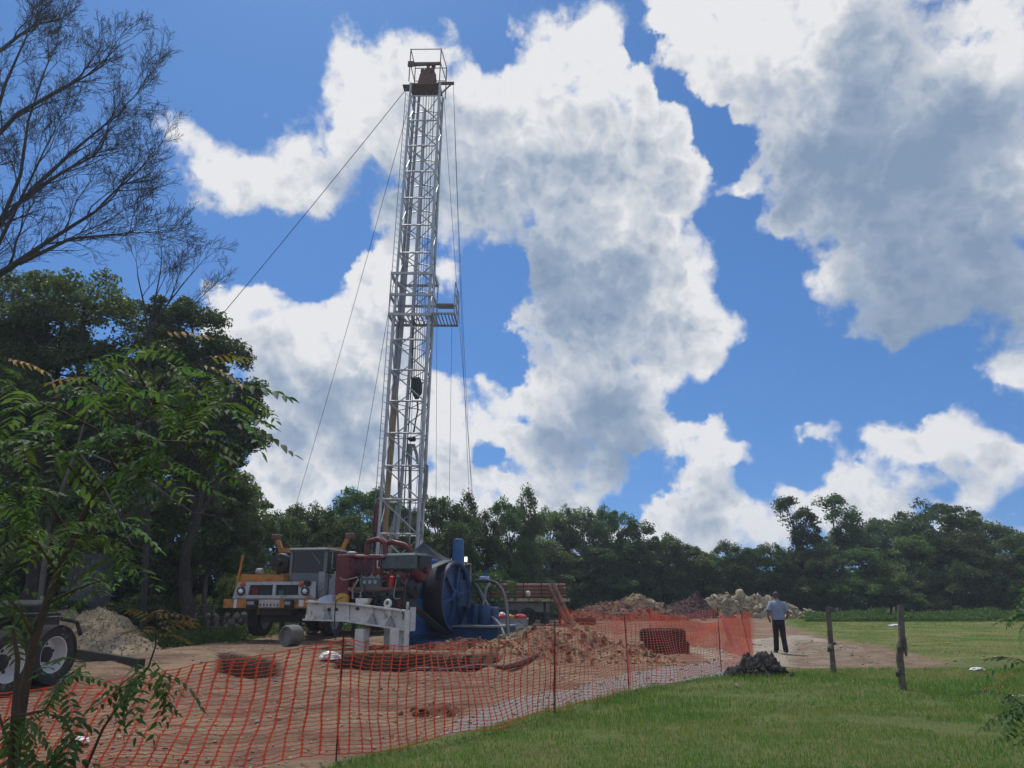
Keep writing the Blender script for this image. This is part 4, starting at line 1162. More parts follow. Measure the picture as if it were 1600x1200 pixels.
    for pts in ([(30,1300),(18,1180),(24,1090),(28,1030),(20,985)], [(24,1120),(70,1110),(100,1060),(130,1040)], [(18,1180),(-20,1060),(-30,1000)], [(30,1240),(90,1180),(120,1150)]):
        pp = [P(u, v, 3.2) for u, v in pts]
        if pts[0] == (30, 1300): pp = [b3 - Vector((0, 0, .04))] + pp
        MB().path(pp, [.017 * (1 - .55 * i / (len(pp) - 1)) if pts[0] == (30, 1300) else .006 * (1 - .5 * i / (len(pp) - 1)) for i in range(len(pp))], 7).build('stem', MAT['sapbark'], t3, True)
    for (u, v, n) in ((22,985,2),(130,1040,4),(105,1065,3),(60,1110,4),(118,1150,5),(80,1180,5),(20,1120,4),(30,1170,5)):
        for k in range(n): frond(t3, P(u + rnd.uniform(-12, 12), v + rnd.uniform(-10, 10), 3.2 + rnd.uniform(-.15, .15)), rnd.uniform(0, 6.28), rnd.uniform(-1.0, .3), rnd.uniform(.38, .55), False, rnd)
    # shrub that leans in from the right
    b4 = Vector((P(1665, 1180, 6.0).x, 6.0, 0)); b4.z = gh(b4.x, b4.y)
    t4 = thing('sapling', 'feathery young plant leaning over the lawn beyond the wooden posts', 'sapling', b4)
    for pts in ([(1660,1170),(1640,1080),(1622,1000),(1612,920)], [(1655,1150),(1610,1110),(1575,1085)], [(1640,1080),(1612,1040),(1590,1030)]):
        pp = [P(u, v, 6.0) for u, v in pts]
        if pts[0] == (1660, 1170): pp = [b4 - Vector((0, 0, .04))] + pp
        MB().path(pp, [.010 * (1 - .6 * i / (len(pp) - 1)) for i in range(len(pp))], 6).build('stem', MAT['sapbark'], t4, True)
    for (u, v, n) in ((1612,925,5),(1618,965,5),(1600,1035,4),(1575,1085,5),(1600,1105,6),(1630,1050,5),(1645,1100,5),(1620,1130,6),(1650,1150,6)):
        for k in range(n): frond(t4, P(u, v, 6.0 + rnd.uniform(-.2, .2)), rnd.uniform(0, 6.28), rnd.uniform(-.6, .5), rnd.uniform(.5, .8), False, rnd)
    frond(t4, P(1580, 1072, 6.0), 2.9, .2, .6, True, rnd); frond(t4, P(1590, 1050, 6.0), 3.2, .1, .6, True, rnd)
neem()

# ---- rough weeds along the far edge of the lawn
def weeds():
    rng = np.random.default_rng(77)
    n = 9000
    u = rng.uniform(1255, 1640, n); y = rng.uniform(52, 61, n)
    x = (u - 800) / FPX * y * 0.965
    k = fbm(x * .5, y * .5, 3, 5) > .38
    x, y = x[k], y[k]; n = len(x)
    per = 6
    hgt = 0.25 + 0.9 * fbm(x * .4 + 8, y * .4, 3, 15) ** 2 * sstep(50, 56, y)
    c = np.repeat(np.stack([x, y, np.zeros(n)], -1), per, 0)
    c[:, 0] += rng.normal(0, .16, n * per); c[:, 1] += rng.normal(0, .16, n * per)
    c[:, 2] = ground_h(c[:, 0], c[:, 1]) + rng.random(n * per) * np.repeat(hgt, per)
    V, F, T = leaf_cloud(rng, c, rng.random(n * per), 0.18, up=.2, aspect=.4)
    o = bpy.data.objects.new('tall_weeds', np_mesh('tall_weeds', V, F, MAT['weed'], False, {'tint': T})); COL.objects.link(o)
    tag(o, 'rough knee high weeds along the far edge of the grass', 'weeds', kind='stuff')
    # scrub in the shade on the left and round the heaps
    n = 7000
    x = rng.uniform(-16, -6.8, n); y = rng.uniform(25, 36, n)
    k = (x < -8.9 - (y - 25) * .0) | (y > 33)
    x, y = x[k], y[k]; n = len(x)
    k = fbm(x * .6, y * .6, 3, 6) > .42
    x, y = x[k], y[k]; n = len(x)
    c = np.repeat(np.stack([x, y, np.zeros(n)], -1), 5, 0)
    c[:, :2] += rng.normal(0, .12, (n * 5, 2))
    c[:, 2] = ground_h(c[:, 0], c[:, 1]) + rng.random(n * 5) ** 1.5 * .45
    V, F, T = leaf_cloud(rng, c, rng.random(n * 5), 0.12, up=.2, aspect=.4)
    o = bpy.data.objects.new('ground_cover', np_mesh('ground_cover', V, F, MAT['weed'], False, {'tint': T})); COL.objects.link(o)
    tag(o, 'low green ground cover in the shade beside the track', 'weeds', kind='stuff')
weeds()

def smooth_pts(p, k=5):
    out = []
    n = len(p)
    for i in range(n - 1):
        p0, p1, p2, p3 = p[max(i - 1, 0)], p[i], p[i + 1], p[min(i + 2, n - 1)]
        for j in range(k):
            t = j / k
            out.append(tuple(0.5 * (2 * b + (c - a) * t + (2 * a - 5 * b + 4 * c - d) * t * t + (3 * b - a - 3 * c + d) * t ** 3) for a, b, c, d in zip(p0, p1, p2, p3)))
    out.append(tuple(p[-1]))
    return out
# ------------------------------------------------------------------ wheels
def wheel(parent, center, axis, r=0.55, w=0.3, hub='hub', dual=False, inner_dark=False):
    """truck wheel: tyre with tread grooves (> rim), disc dished inwards; axis points out of the visible face"""
    q = Vector(axis).normalized().to_track_quat('Z', 'Y').to_matrix().to_4x4()
    M = Matrix.Translation(center) @ q
    def tyre(z0):
        h = w / 2
        prof = [(r * .60, z0 - h * .8), (r * .80, z0 - h), (r * .93, z0 - h * .92)]
        for k in range(5):
            a = z0 - h * .82 + k * h * .41
            prof += [(r, a), (r, a + h * .24), (r * .975, a + h * .27), (r * .975, a + h * .38)]
        prof += [(r * .93, z0 + h * .92), (r * .80, z0 + h), (r * .60, z0 + h * .8)]
        return prof
    mb = MB(); mb.lathe(tyre(0), 40, M, close=True)
    ty = mb.build('tyre', MAT['rubber'], parent, True)
    if dual:
        MB().lathe(tyre(-w * 1.15), 40, M, close=True).build('tyre', MAT['rubber'], parent, True)
    h = w / 2
    rm = MB()
    rm.lathe([(r * .615, h * .85), (r * .585, h * .82), (r * .555, h * .2), (r * .50, -h * .55), (r * .47, -h * .62), (r * .22, -h * .45), (r * .21, -h * .75), (r * .60, -h * .8)], 40, M, caps=False)
    rim = rm.build('rim', MAT[hub], ty, True)
    hb = MB()
    hb.lathe([(r * .26, -h * .6), (r * .26, -h * .1), (r * .2, h * .05), (0.001, h * .08)], 20, M)
    for k in range(5):
        a = 2 * math.pi * k / 5 + .3
        hb.lathe([(r * .062, -h * .5), (r * .058, -h * .46), (0.001, -h * .45)], 12, M @ Matrix.Translation((math.cos(a) * r * .365, math.sin(a) * r * .365, 0.012)))
    hb.build('hub', MAT['black'], ty, True)
    return ty

# ------------------------------------------------------------------ drilling mast
MY = 33.0
MX = P(625, 850, MY).x
MTILT = math.atan2(P(668, 130, MY).x - MX, P(668, 130, MY).z - P(625, 850, MY).z)
MF = Matrix.Translation((MX, MY, 3.8)) @ Matrix.Rotation(MTILT, 4, 'Y') @ Matrix.Rotation(R(-2), 4, 'Z') @ Matrix.Translation((0, 0, -3.8))
def mast():
    m = thing('drilling_mast', 'tall white lattice drilling mast with rusty crown and side platform, raised behind the engines', 'drilling mast', (MX, MY, gh(MX, MY)))
    def wid(z): return 0.87 - 0.11 * (z - 2) / 25.5 if z > 14.4 else 0.86 - 0.02 * (z - 2) / 12
    D = 0.58
    Z0, Z1 = 1.9, 27.3
    def leg(sx, sy, mat, r0):
        f = MB(MF)
        pts = [(sx * wid(z), sy * D, z) for z in (Z0, 8, 14.3, 14.5, 21, Z1)]
        f.path(pts, [r0, r0, r0, r0 * .88, r0 * .85, r0 * .8], 10).build('leg', MAT[mat], m, True)
    leg(-1, -1, 'mast', .075); leg(1, -1, 'mast', .085); leg(-1, 1, 'mastdk', .095); leg(1, 1, 'mast', .07)
    bays = list(np.arange(2.75, 27.2, 1.485))
    def br(a, b, r, mat='mast', name='brace', n=6):
        MB(MF).tube(a, b, r, None, n).build(name, MAT[mat], m, True)
    for i, z in enumerate(bays):
        w = wid(z)
        mt = 'mast'
        if not 14.0 < z < 17:
            br((-w, -D, z), (w, -D, z), .042, mt)
        br((w, -D, z), (w, D, z), .035, mt); br((-w, -D, z), (-w, D, z), .035, mt)
        if z > 10:       # rear knee braces meet under the block's way
            br((-w, D, z - .22), (-.15, D + .12, z), .03, mt); br((w, D, z - .22), (.15, D + .12, z), .03, mt); br((-.15, D + .12, z), (.15, D + .12, z), .03, mt)
        else:
            br((-w, D, z), (w, D, z), .035, mt)
        br((-w, -D, z), (0, D + .1, z), .022, 'mastdk'); br((w, -D, z), (0, D + .1, z), .022, 'mastdk')
        if i + 1 < len(bays):
            z2 = bays[i + 1]; w2 = wid(z2)
            br((-w2, -D, z2), (w, -D, z), .033, mt)
            br((w2, D, z2), (-w, D, z), .026, 'mastdk')
            br((w, D if i % 2 else -D, z), (w2, -D if i % 2 else D, z2), .03, mt)
            br((-w, -D if i % 2 else D, z), (-w2, D if i % 2 else -D, z2), .03, mt)
    # ladder up the left side
    lad = MB(MF)
    lx0, lx1 = -1.13, -1.02
    def lp(z, k): return (-wid(z) - (.30 if k else .14), -.30 + (.0 if k else .32), z)
    ladder = MB(MF).path([lp(2.2, 0), lp(14, 0), lp(27.2, 0)], .018, 5).build('ladder', MAT['mastdk'], m, True)
    MB(MF).path([lp(2.2, 1), lp(14, 1), lp(27.2, 1)], .018, 5).build('ladder_rail', MAT['mastdk'], ladder, True)
    rung = MB().tube((0, 0, 0), (1, 0, 0), .011, None, 5).mesh('rung'); rung.materials.append(MAT['mastdk'])
    for z in np.arange(2.4, 27.1, .34):
        a, b = MF @ Vector(lp(z, 0)), MF @ Vector(lp(z, 1))
        d = b - a
        link('rung', rung, ladder, None, Matrix.Translation(a) @ d.to_track_quat('X', 'Z').to_matrix().to_4x4() @ Matrix.Diagonal((d.length, 1, 1, 1)))
    for z in np.arange(3.5, 27, 3.0):
        br(lp(z, 0), (-wid(z), -.1, z), .014)
    # standpipes, cylinders, travelling gear (seen through the lattice)
    def run(name, pix, r, mat, dy=0.0, n=8, par=m):
        return MB().path([P(u, v, MY + dy) for u, v in pix], r, n).build(name, MAT[mat], par, True)
    run('standpipe', [(601,850),(607,760),(613,690),(620,600)], [.11, .11, .11, .10], 'ochre', .3)
    run('standpipe', [(620,600),(627,520),(636,400),(645,280),(655,150)], [.10, .10, .09, .08, .07], 'mastdk', .3)
    run('hydraulic_cylinder', [(606,872),(612,835),(620,790)], [.11, .10, .06], 'silver', -.35)
    run('hydraulic_cylinder', [(620,842),(627,760),(634,660),(641,560),(649,430),(657,300),(664,170)], [.085, .085, .08, .08, .095, .095, .07], 'mast', .1)
    run('standpipe', [(623,800),(623,700),(620,600),(628,480)], [.045, .045, .045, .04], 'mastdk', -.1)
    run('kelly', [(640,700),(641,760),(639,850)], [.07, .07, .06], 'mastdk', .15)
    run('cylinder', [(589,788),(586,832)], [.12, .12], 'red', -.5)
    run('cylinder_rod', [(586,832),(585,858)], [.07, .07], 'black', -.5)
    run('pipe', [(664,725),(668,728),(666,760),(663,783)], [.05, .05, .07, .07], 'mastdk', .4)
    # travelling block: two cheek plates, sheaves, hook
    c = P(651, 606, MY + .05)
    blk = MB(); 
    for s in (-.17, .17):
        blk.prism([(-.22, -.22), (-.24, .26), (-.15, .46), (.15, .46), (.24, .26), (.22, -.22), (.08, -.5), (-.08, -.5)], .07, Matrix.Translation(c + Vector((0, s - .035, 0))))
    tb = blk.build('travelling_block', MAT['engine'], m)
    for s in (-.1, 0, .1):
        MB().lathe([(.25, -.04), (.21, -.01), (.21, .01), (.25, .04)], 20, Matrix.Translation(c + Vector((0, s, .1))) @ Matrix.Rotation(R(90), 4, 'X')).build('sheave', MAT['mastdk'], tb, True)
    hk = [P(652,626,MY), P(653,640,MY), P(649,660,MY), P(646,678,MY)]
    MB().path(hk, [.05, .04, .035, .05], 6).build('hook_link', MAT['black'], tb, True)
    c2 = P(644, 686, MY)
    MB().rbox(c2, (.34, .26, .22), .06).build('swivel', MAT['engine'], m)
    MB().path([P(641,694,MY), P(640,712,MY), P(641,735,MY)], [.12, .12, .07], 8).build('hook', MAT['mastdk'], m, True)
    MB().path([P(646,694,MY), P(651,710,MY), P(652,725,MY)], [.07, .07, .04], 8).build('hook', MAT['mastdk'], m, True)
    # drilling lines, crown to block
    for k, du in enumerate((-9, -5, -1, 3, 7)):
        MB().path([P(651 + du * .8, 598, MY + .05), P(672 + du * 1.1, 138, MY + .05)], .016, 4).build('drilling_line', MAT['wire'], m)
    for (u0, v0, u1, v1) in ((634,850,667,140),(645,850,683,300),(650,850,678,150),(638,850,641,735),(658,845,690,160)):
        MB().path([P(u0, v0, MY - .2), P(u1, v1, MY - .2)], .014, 4).build('drilling_line', MAT['wire'], m)
    # hose hanging in the mast
    MB().path([P(628,860,MY-.2), P(636,700,MY-.2), P(643,600,MY-.2), P(646,500,MY-.2)], .03, 5).build('mud_hose', MAT['hose'], m, True)
    # crown
    zc = 27.3
    cr = MB(MF); cr.box((-.05, 0, zc + .03), (1.62, 1.0, .07)); cr.box((-1.0, -.1, zc + .075), (.5, .5, .05))
    crown = cr.build('crown_platform', MAT['rust'], m)
    MB(MF).bar((.6, -.3, zc + .18), (1.45, -.3, zc + .18), .12, .12).build('crown_arm', MAT['rust'], crown)
    MB(MF).bar((.8, -.3, zc - .45), (1.3, -.3, zc + .12), .06, .06).build('crown_arm_strut', MAT['rust'], crown)
    for y in (-.5, .5):
        MB(MF).prism([(-.48, .08), (.52, .08), (.46, .6), (.25, 1.0), (-.1, .95), (-.38, .65)], .07, Matrix.Translation((0.05, y, zc))).build('crown_plate', MAT['rust'], crown)
    for k in range(5):
        MB(MF).lathe([(.40, -.05), (.34, -.015), (.34, .015), (.40, .05)], 22, Matrix.Translation((.06, -.36 + .18 * k, zc + .6)) @ Matrix.Rotation(R(90), 4, 'X')).build('sheave', MAT['rust'], crown, True)
    for x, z in ((.02, 1.3), (.30, 1.22), (-.25, .9)):
        MB(MF).lathe([(.08, -.45), (.08, .06), (.12, .08), (.12, .2), (.07, .26), (.001, .26)], 12, Matrix.Translation((x, -.2, zc + z))).build('sheave_guard', MAT['rust'], crown, True)
    X0, X1, Y0, Y1 = -.85, .75, -.72, .72
    posts = [(X0, Y0), (X1, Y0), (X1 + .12, Y1), (X0, Y1)]
    for (x, y) in posts:
        MB(MF).tube((x, y, zc), (x, y, zc + 2.0), .03, None, 6).build('rail_post', MAT['rust'], crown)
    for i in range(4):
        a, b = posts[i], posts[(i + 1) % 4]
        for z in (1.98, 1.15):
            MB(MF).tube((*a, zc + z), (*b, zc + z), .026, None, 6).build('rail', MAT['rust'], crown)
    MB(MF).bar((X0, Y0, zc + 1.0), (X1, Y0, zc + 1.08), .1, .14).build('crown_beam', MAT['rust'], crown)
    MB(MF).rbox((X0 + .05, Y0 - .05, zc + 1.02), (.3, .12, .34), .03).build('crown_lamp', MAT['rust'], crown)
    # racking board
    zb = 14.35
    board = MB(MF).bar((-1.05, -.72, zb), (1.0, -.72, zb), .08, .12).build('racking_board', MAT['mast'], m)
    for z, y in ((zb, .72), (zb + 1.0, -.72), (zb + 1.0, .72), (zb + 2.1, -.72), (zb + 2.1, .72)):
        MB(MF).bar((-1.05, y, z), (1.0, y, z), .08, .12).build('board_beam', MAT['mast'], board)
    for z in (zb, zb + 1.0, zb + 2.1):
        for x in (-1.05, 1.0):
            MB(MF).bar((x, -.72, z), (x, .72, z), .08, .12 if z != zb + 2.1 else .2).build('board_beam', MAT['mast'], board)
    for x, y in ((-1.05, -.72), (1.0, -.72), (-1.05, .72), (1.0, .72)):
        MB(MF).tube((x, y, zb), (x, y, zb + 2.1), .035, None, 6).build('board_post', MAT['mast'], board)
    slat = MB().box((0, 0, 0), (.05, 1.4, .05)).mesh('slat'); slat.materials.append(MAT['mastdk'])
    for k in range(9):
        link('slat', slat, board, None, MF @ Matrix.Translation((-.9 + k * .22, 0, zb + .08)))
    # side balcony
    bx0, bx1 = 1.0, 2.05
    fr = MB(MF)
    for y in (-.85, .75): fr.bar((bx0, y, zb), (bx1, y, zb), .07, .09)
    for x in (bx0, bx1): fr.bar((x, -.85, zb), (x, .75, zb), .07, .09)
    bal = fr.build('balcony', MAT['mastdk'], board)
    for k in range(6):
        MB(MF).bar((bx0 + .1 + k * .16, -.82, zb + .04), (bx0 + .1 + k * .16, .72, zb + .04), .05, .03).build('slat', MAT['mastdk'], board)
    for (x, y) in ((bx1, -.85), (bx1, -.05), (bx1, .75)):
        MB(MF).tube((x, y, zb), (x, y, zb + 1.6), .026, None, 6).build('rail_post', MAT['mastdk'], board)
    for z in (.55, 1.05, 1.57):
        MB(MF).tube((bx1, -.85, zb + z), (bx1, .75, zb + z), .024, None, 6).build('rail', MAT['mastdk'], board)
    MB(MF).tube((bx0, .75, zb + 1.0), (bx1, .75, zb + 1.0), .024, None, 6).build('rail', MAT['mastdk'], board)
    MB(MF).box((1.5, .2, zb + .8), (.8, .6, .05)).build('board_tray', MAT['mastdk'], board)
    # substructure under the mast
    for x, y in ((-.8, -.55), (.8, -.55), (-.8, .55), (.8, .55)):
        MB(MF).bar((x, y, -.05), (x, y, 2.0), .16, .16, (0, 1, 0)).build('foot_post', MAT['white'], m)
    MB(MF).box((0, 0, 1.95), (2.2, 1.8, .18)).build('mast_base', MAT['white'], m)
    # guy wires
    top = MF @ Vector((-.95, -.3, zc)); mid = MF @ Vector((-1.0, -.3, 16.3)); rt = MF @ Vector((1.42, -.3, zc + .1)); rt2 = MF @ Vector((.85, .4, zc - .2))
    def wire(a, b, sag=0.0, r=.017, name='guy_wire', n=10):
        a, b = Vector(a), Vector(b)
        pts = [a.lerp(b, i / n) - Vector((0, 0, sag * 4 * (i / n) * (1 - i / n))) for i in range(n + 1)]
        MB().path(pts, r, 4).build(name, MAT['wire'], m, True)
    gp = lambda u, v: Vector((G(u, v).x, G(u, v).y, 0.0))
    wire(top, gp(-85, 990), .5); wire(top + Vector((0, 0, -1.6)), gp(408, 968), .7); wire(mid, gp(522, 964), .4)
    wire(rt2, gp(756, 970), 1.2, .015); wire(rt, P(733, 770, 40), .8, .013); wire(rt, P(737, 775, 40), .9, .013)
    b0 = MF @ Vector((1.95, -.8, zb))
    wire(b0, (b0.x + .1, b0.y, 2.5), 0, .011, 'hanging_line')
    wire(MF @ Vector((1.0, .5, 16)), P(681, 850, 33), .1, .011, 'hanging_line')
    return m
mast()

# ------------------------------------------------------------------ rig carrier truck
TY0 = 24.7
TF = Matrix.Translation((P(427, 940, TY0).x, TY0, 0)) @ Matrix.Rotation(R(-11), 4, 'Z')
def truck():
    base = TF @ Vector((0, 1.5, 0))
    t = thing('rig_carrier_truck', 'orange and grey rig carrier truck with boom rest, front wheels jacked off the ground', 'truck', (base.x, base.y, gh(base.x, base.y)))
    B = lambda: MB(TF)
    W = 1.76
    B().box((0, 3.9, 1.22), (1.1, 7.4, .32)).build('chassis', MAT['black'], t)
    B().box((0, 6.2, 1.52), (2.9, 4.6, .22)).build('deck', MAT['orange'], t)
    bump = B().rbox((0, .08, 1.40), (2 * W, .2, .29), .02).build('bumper', MAT['orange'], t)
    B().box((-1.32, -.025, 1.40), (.10, .01, .27)).build('bumper_stripe', MAT['whitebag'], bump)
    for x in (.98, 1.3): B().box((x, -.025, 1.42), (.16, .01, .2)).build('bumper_stripe', MAT['whitebag'], bump)
    pl = B().rbox((-.12, -.03, 1.40), (.72, .02, .23), .008).build('licence_plate', MAT['plate'], bump)
    for k in range(6):
        B().box((-.42 + .12 * k, -.044, 1.36), (.055, .006, .085 if k % 2 else .06)).build('plate_character', MAT['slate'], pl)
    for x, s in ((-.68, .34), (.60, .27)):
        B().rbox((x, -.10, 1.40), (s, .2, .26), .03).build('fog_lamp', MAT['black'], bump)
        B().box((x, -.203, 1.42), (s * .7, .008, .1)).build('fog_lens', MAT['silver'], bump)
    # grille panel with two openings: frame pieces
    z0, z1 = 1.56, 2.08
    def gp(poly, d=.08, y=-.02): return B().prism(poly, d, Matrix.Translation((0, y, 0)))
    g = B()
    for poly in ([(-1.44, z0), (1.42, z0), (1.42, z0 + .1), (-1.41, z0 + .1)], [(-1.32, z1 - .1), (1.40, z1 - .1), (1.40, z1), (-1.27, z1)],
                 [(-1.409, z0 + .1), (-.92, z0 + .1), (-.86, z1 - .1), (-1.319, z1 - .1)], [(.86, z0 + .1), (1.419, z0 + .1), (1.399, z1 - .1), (.84, z1 - .1)], [(-.05, z0 + .1), (.05, z0 + .1), (.05, z1 - .1), (-.05, z1 - .1)]):
        g.prism(poly, .08, Matrix.Translation((0, -.02, 0)))
    gr = g.build('grille_panel', MAT['grille'], t)
    for x in (-.475, .45):
        B().box((x, .11, (z0 + z1) / 2), (.86, .02, .38)).build('grille_screen', MAT['engine'], gr)
    B().box((-.74, .085, 1.8), (.28, .02, .3)).build('radiator_patch', MAT['red'], gr)
    B().box((.2, .085, 1.74), (.2, .02, .14)).build('radiator_patch', MAT['weed'] if False else MAT['slate'], gr)
    for x in (-1.14, 1.10):
        h = B().lathe([(.135, -.03), (.135, .05), (.115, .06), (.115, .03), (.001, .03)], 20, Matrix.Translation((x, -.03, 1.78)) @ Matrix.Rotation(R(90), 4, 'X')).build('headlight', MAT['black'], t, True)
        B().lathe([(.105, .0), (.08, .035), (.001, .05)], 20, Matrix.Translation((x, -.05, 1.78)) @ Matrix.Rotation(R(90), 4, 'X')).build('lens', MAT['lens'], h, True)
    for x in (-1.1, .95):
        B().lathe([(.085, -.03), (.085, .05), (.06, .07), (.001, .075)], 16, Matrix.Translation((x, -.02, 2.0)) @ Matrix.Rotation(R(90), 4, 'X')).build('marker_lamp', MAT['amber'], t, True)
    B().lathe([(.1, -.1), (.11, .0), (.07, .12), (.001, .14)], 14, Matrix.Translation((1.18, -.1, 2.05)) @ Matrix.Rotation(R(70), 4, 'X')).build('horn', MAT['black'], t, True)
    # hood, fender
    hd = B(); hd.prism([(-1.5, 1.56), (.2, 1.56), (.2, 2.30), (-1.30, 2.33)], 1.9, Matrix.Translation((0, .15, 0))); hd.build('hood', MAT['orange'], t)
    B().bar((-1.46, .1, 1.5), (-1.28, .1, 2.95), .06, .06, (0, 1, 0)).build('marker_pole', MAT['orange'], t)
    B().lathe([(.30, -.35), (.33, -.3), (.33, .3), (.3, .35), (.12, .38), (.12, .6)], 20, Matrix.Translation((-.42, 1.35, 2.72)) @ Matrix.Rotation(R(90), 4, 'X')).build('air_cleaner', MAT['black'], t, True)
    B().path([(-.55, 1.2, 2.3), (-.5, 1.2, 2.95), (-.3, 1.3, 3.05), (-.1, 1.4, 2.95)], .08, 8).build('intake_pipe', MAT['black'], t, True)
    B().lathe([(.07, -.13), (.11, -.1), (.11, .1), (.07, .13)], 14, Matrix.Translation((-.88, .55, 2.42)) @ Matrix.Rotation(R(90), 4, 'Y')).build('strobe_lamp', MAT['silver'], t, True)
    # boom rest: posts, crossbar, flared prongs
    ry = 2.15
    fk = B(); fk.bar((-.62, ry, 1.6), (-.52, ry, 3.14), .24, .2, (0, 1, 0)); fk.bar((1.35, ry, 1.6), (1.25, ry, 3.14), .24, .2, (0, 1, 0))
    rest = fk.build('boom_rest', MAT['orange'], t)
    B().bar((-1.08, ry, 3.22), (1.32, ry, 3.22), .18, .14).build('crossbar', MAT['orange'], rest)
    for s, x in ((-1, -1.0), (1, 1.3)):
        B().bar((x, ry, 3.18), (x + s * .2, ry, 3.62), .12, .14, (0, 1, 0)).build('prong', MAT['orange'], rest)
        B().rbox((x + s * .26, ry, 3.68), (.30, .2, .2), .03).build('prong_head', MAT['rust'], rest)
    B().bar((-1.02, ry, 3.16), (-.62, ry, 2.25), .1, .12, (0, 1, 0)).build('brace', MAT['orange'], rest)
    # cab
    cx0, cx1, cy0, cy1 = .24, 1.52, .45, 1.95
    cb = B()
    cb.box(((cx0 + cx1) / 2, (cy0 + cy1) / 2, 1.95), (cx1 - cx0, cy1 - cy0, .82))       # lower shell
    for x, y in ((cx0 + .04, cy0 + .04), (cx1 - .04, cy0 + .04), (cx0 + .04, cy1 - .04), (cx1 - .04, cy1 - .04), (cx1 - .04, 1.5)):
        cb.box((x, y, 2.71), (.08, .08, .70))
    cab = cb.build('cab', MAT['cab'], t)
    rf = B(); rf.rbox(((cx0 + cx1) / 2 + .02, (cy0 + cy1) / 2, 3.11), (cx1 - cx0 + .14, cy1 - cy0 + .16, .12), .05); rf.build('roof', MAT['cab'], cab)
    B().box(((cx0 + cx1) / 2, cy0 + .045, 2.71), (cx1 - cx0 - .16, .015, .68)).build('windscreen', MAT['glass'], cab)
    B().bar((1.0, cy0 + .02, 3.02), (1.3, cy0 + .02, 2.66), .015, .02, (0, 1, 0)).build('wiper', MAT['silver'], cab)
    B().box((cx1 - .045, 1.02, 2.71), (.015, .84, .68)).build('side_window', MAT['glass'], cab)
    B().box((cx1 - .045, 1.74, 2.71), (.015, .38, .68)).build('side_window', MAT['glass'], cab)
    dr = B().rbox((cx1 + .03, 1.25, 2.0), (.05, 1.05, .86), .015).build('door', MAT['silver'], cab)
    B().box((cx1 + .07, .72, 2.25), (.03, .05, .1)).build('handle', MAT['black'], dr)
    B().box((cx1 - .1, cy0 - .03, 2.0), (.2, .04, .8)).build('corner_panel', MAT['silver'], cab)
    mr = B().path([(cx1 - .02, cy0 + .1, 3.0), (cx1 + .22, cy0 - .02, 3.05), (cx1 + .22, cy0 - .02, 2.5)], .014, 5).build('mirror', MAT['silver'], cab, True)
    B().rbox((cx1 + .22, cy0 - .02, 2.42), (.18, .08, .2), .03).build('mirror_head', MAT['black'], mr)
    B().bar((cx1 + .1, 1.9, 2.35), (cx1 + .1, 1.9, 2.85), .02, .02, (0, 1, 0)).build('grab_rail', MAT['silver'], cab)
    # axles, wheels, jacks
    for y in (1.45, 6.0, 7.3):
        B().tube((-1.2, y, .92), (1.2, y, .92), .11, None, 10).build('axle', MAT['black'], t)
    ax = (TF.to_3x3() @ Vector((1, 0, 0)))
    for x, y in ((-1.16, 1.45), (1.36, 1.45), (1.3, 6.0), (1.3, 7.3), (-1.3, 6.0), (-1.3, 7.3)):
        s = 1 if x > 0 else -1
        wheel(t, TF @ Vector((x, y, .92)), ax * s, .58, .36, 'silver' if y < 2 else 'black')
    B().box((0, 1.0, 1.05), (1.3, .7, .5)).build('sump', MAT['black'], t)
    for x in (-1.75, 1.75):
        j = B(); j.tube((x * .8, 3.4, 0.1), (x * .8, 3.4, 1.6), .1, None, 10); j.box((x * .8, 3.4, .12), (.5, .5, .1)); j.build('jack', MAT['black'], t)
    # mud flap bracket and suspension clutter under the nose
    B().bar((-.5, .5, 1.15), (1.2, .6, 1.0), .06, .08).build('steering_rod', MAT['engine'], t)
    B().box((-.6, .35, 1.2), (.2, .2, .3), None).build('tow_bracket', MAT['rust'], t)
    # rear machinery block seen over the deck
    B().rbox((.5, 5.2, 2.2), (1.6, 1.8, 1.1), .05).build('winch_house', MAT['rust'], t)
truck()
def log_roller():
    a = G(450, 1007); a = Vector((a.x, a.y - 1.6, 0))
    c = Vector((P(455, 990, 22.9).x, 22.9, .30 + gh(P(455, 990, 22.9).x, 22.9)))
    mb = MB(); d = Vector((.55, 1, 0)).normalized()
    q = (-d).to_track_quat('Z', 'Y').to_matrix().to_4x4()
    mb.lathe([(.27, -.25), (.30, -.22), (.30, .18), (.28, .22), (.24, .22), (.22, .15), (.001, .15)], 24, Matrix.Translation(c) @ q)
    o = mb.build('concrete_roller', MAT['concrete'], None, True, (c.x, c.y, c.z - .30))
    tag(o, 'short round concrete drum lying in front of the truck wheels', 'concrete drum')
log_roller()

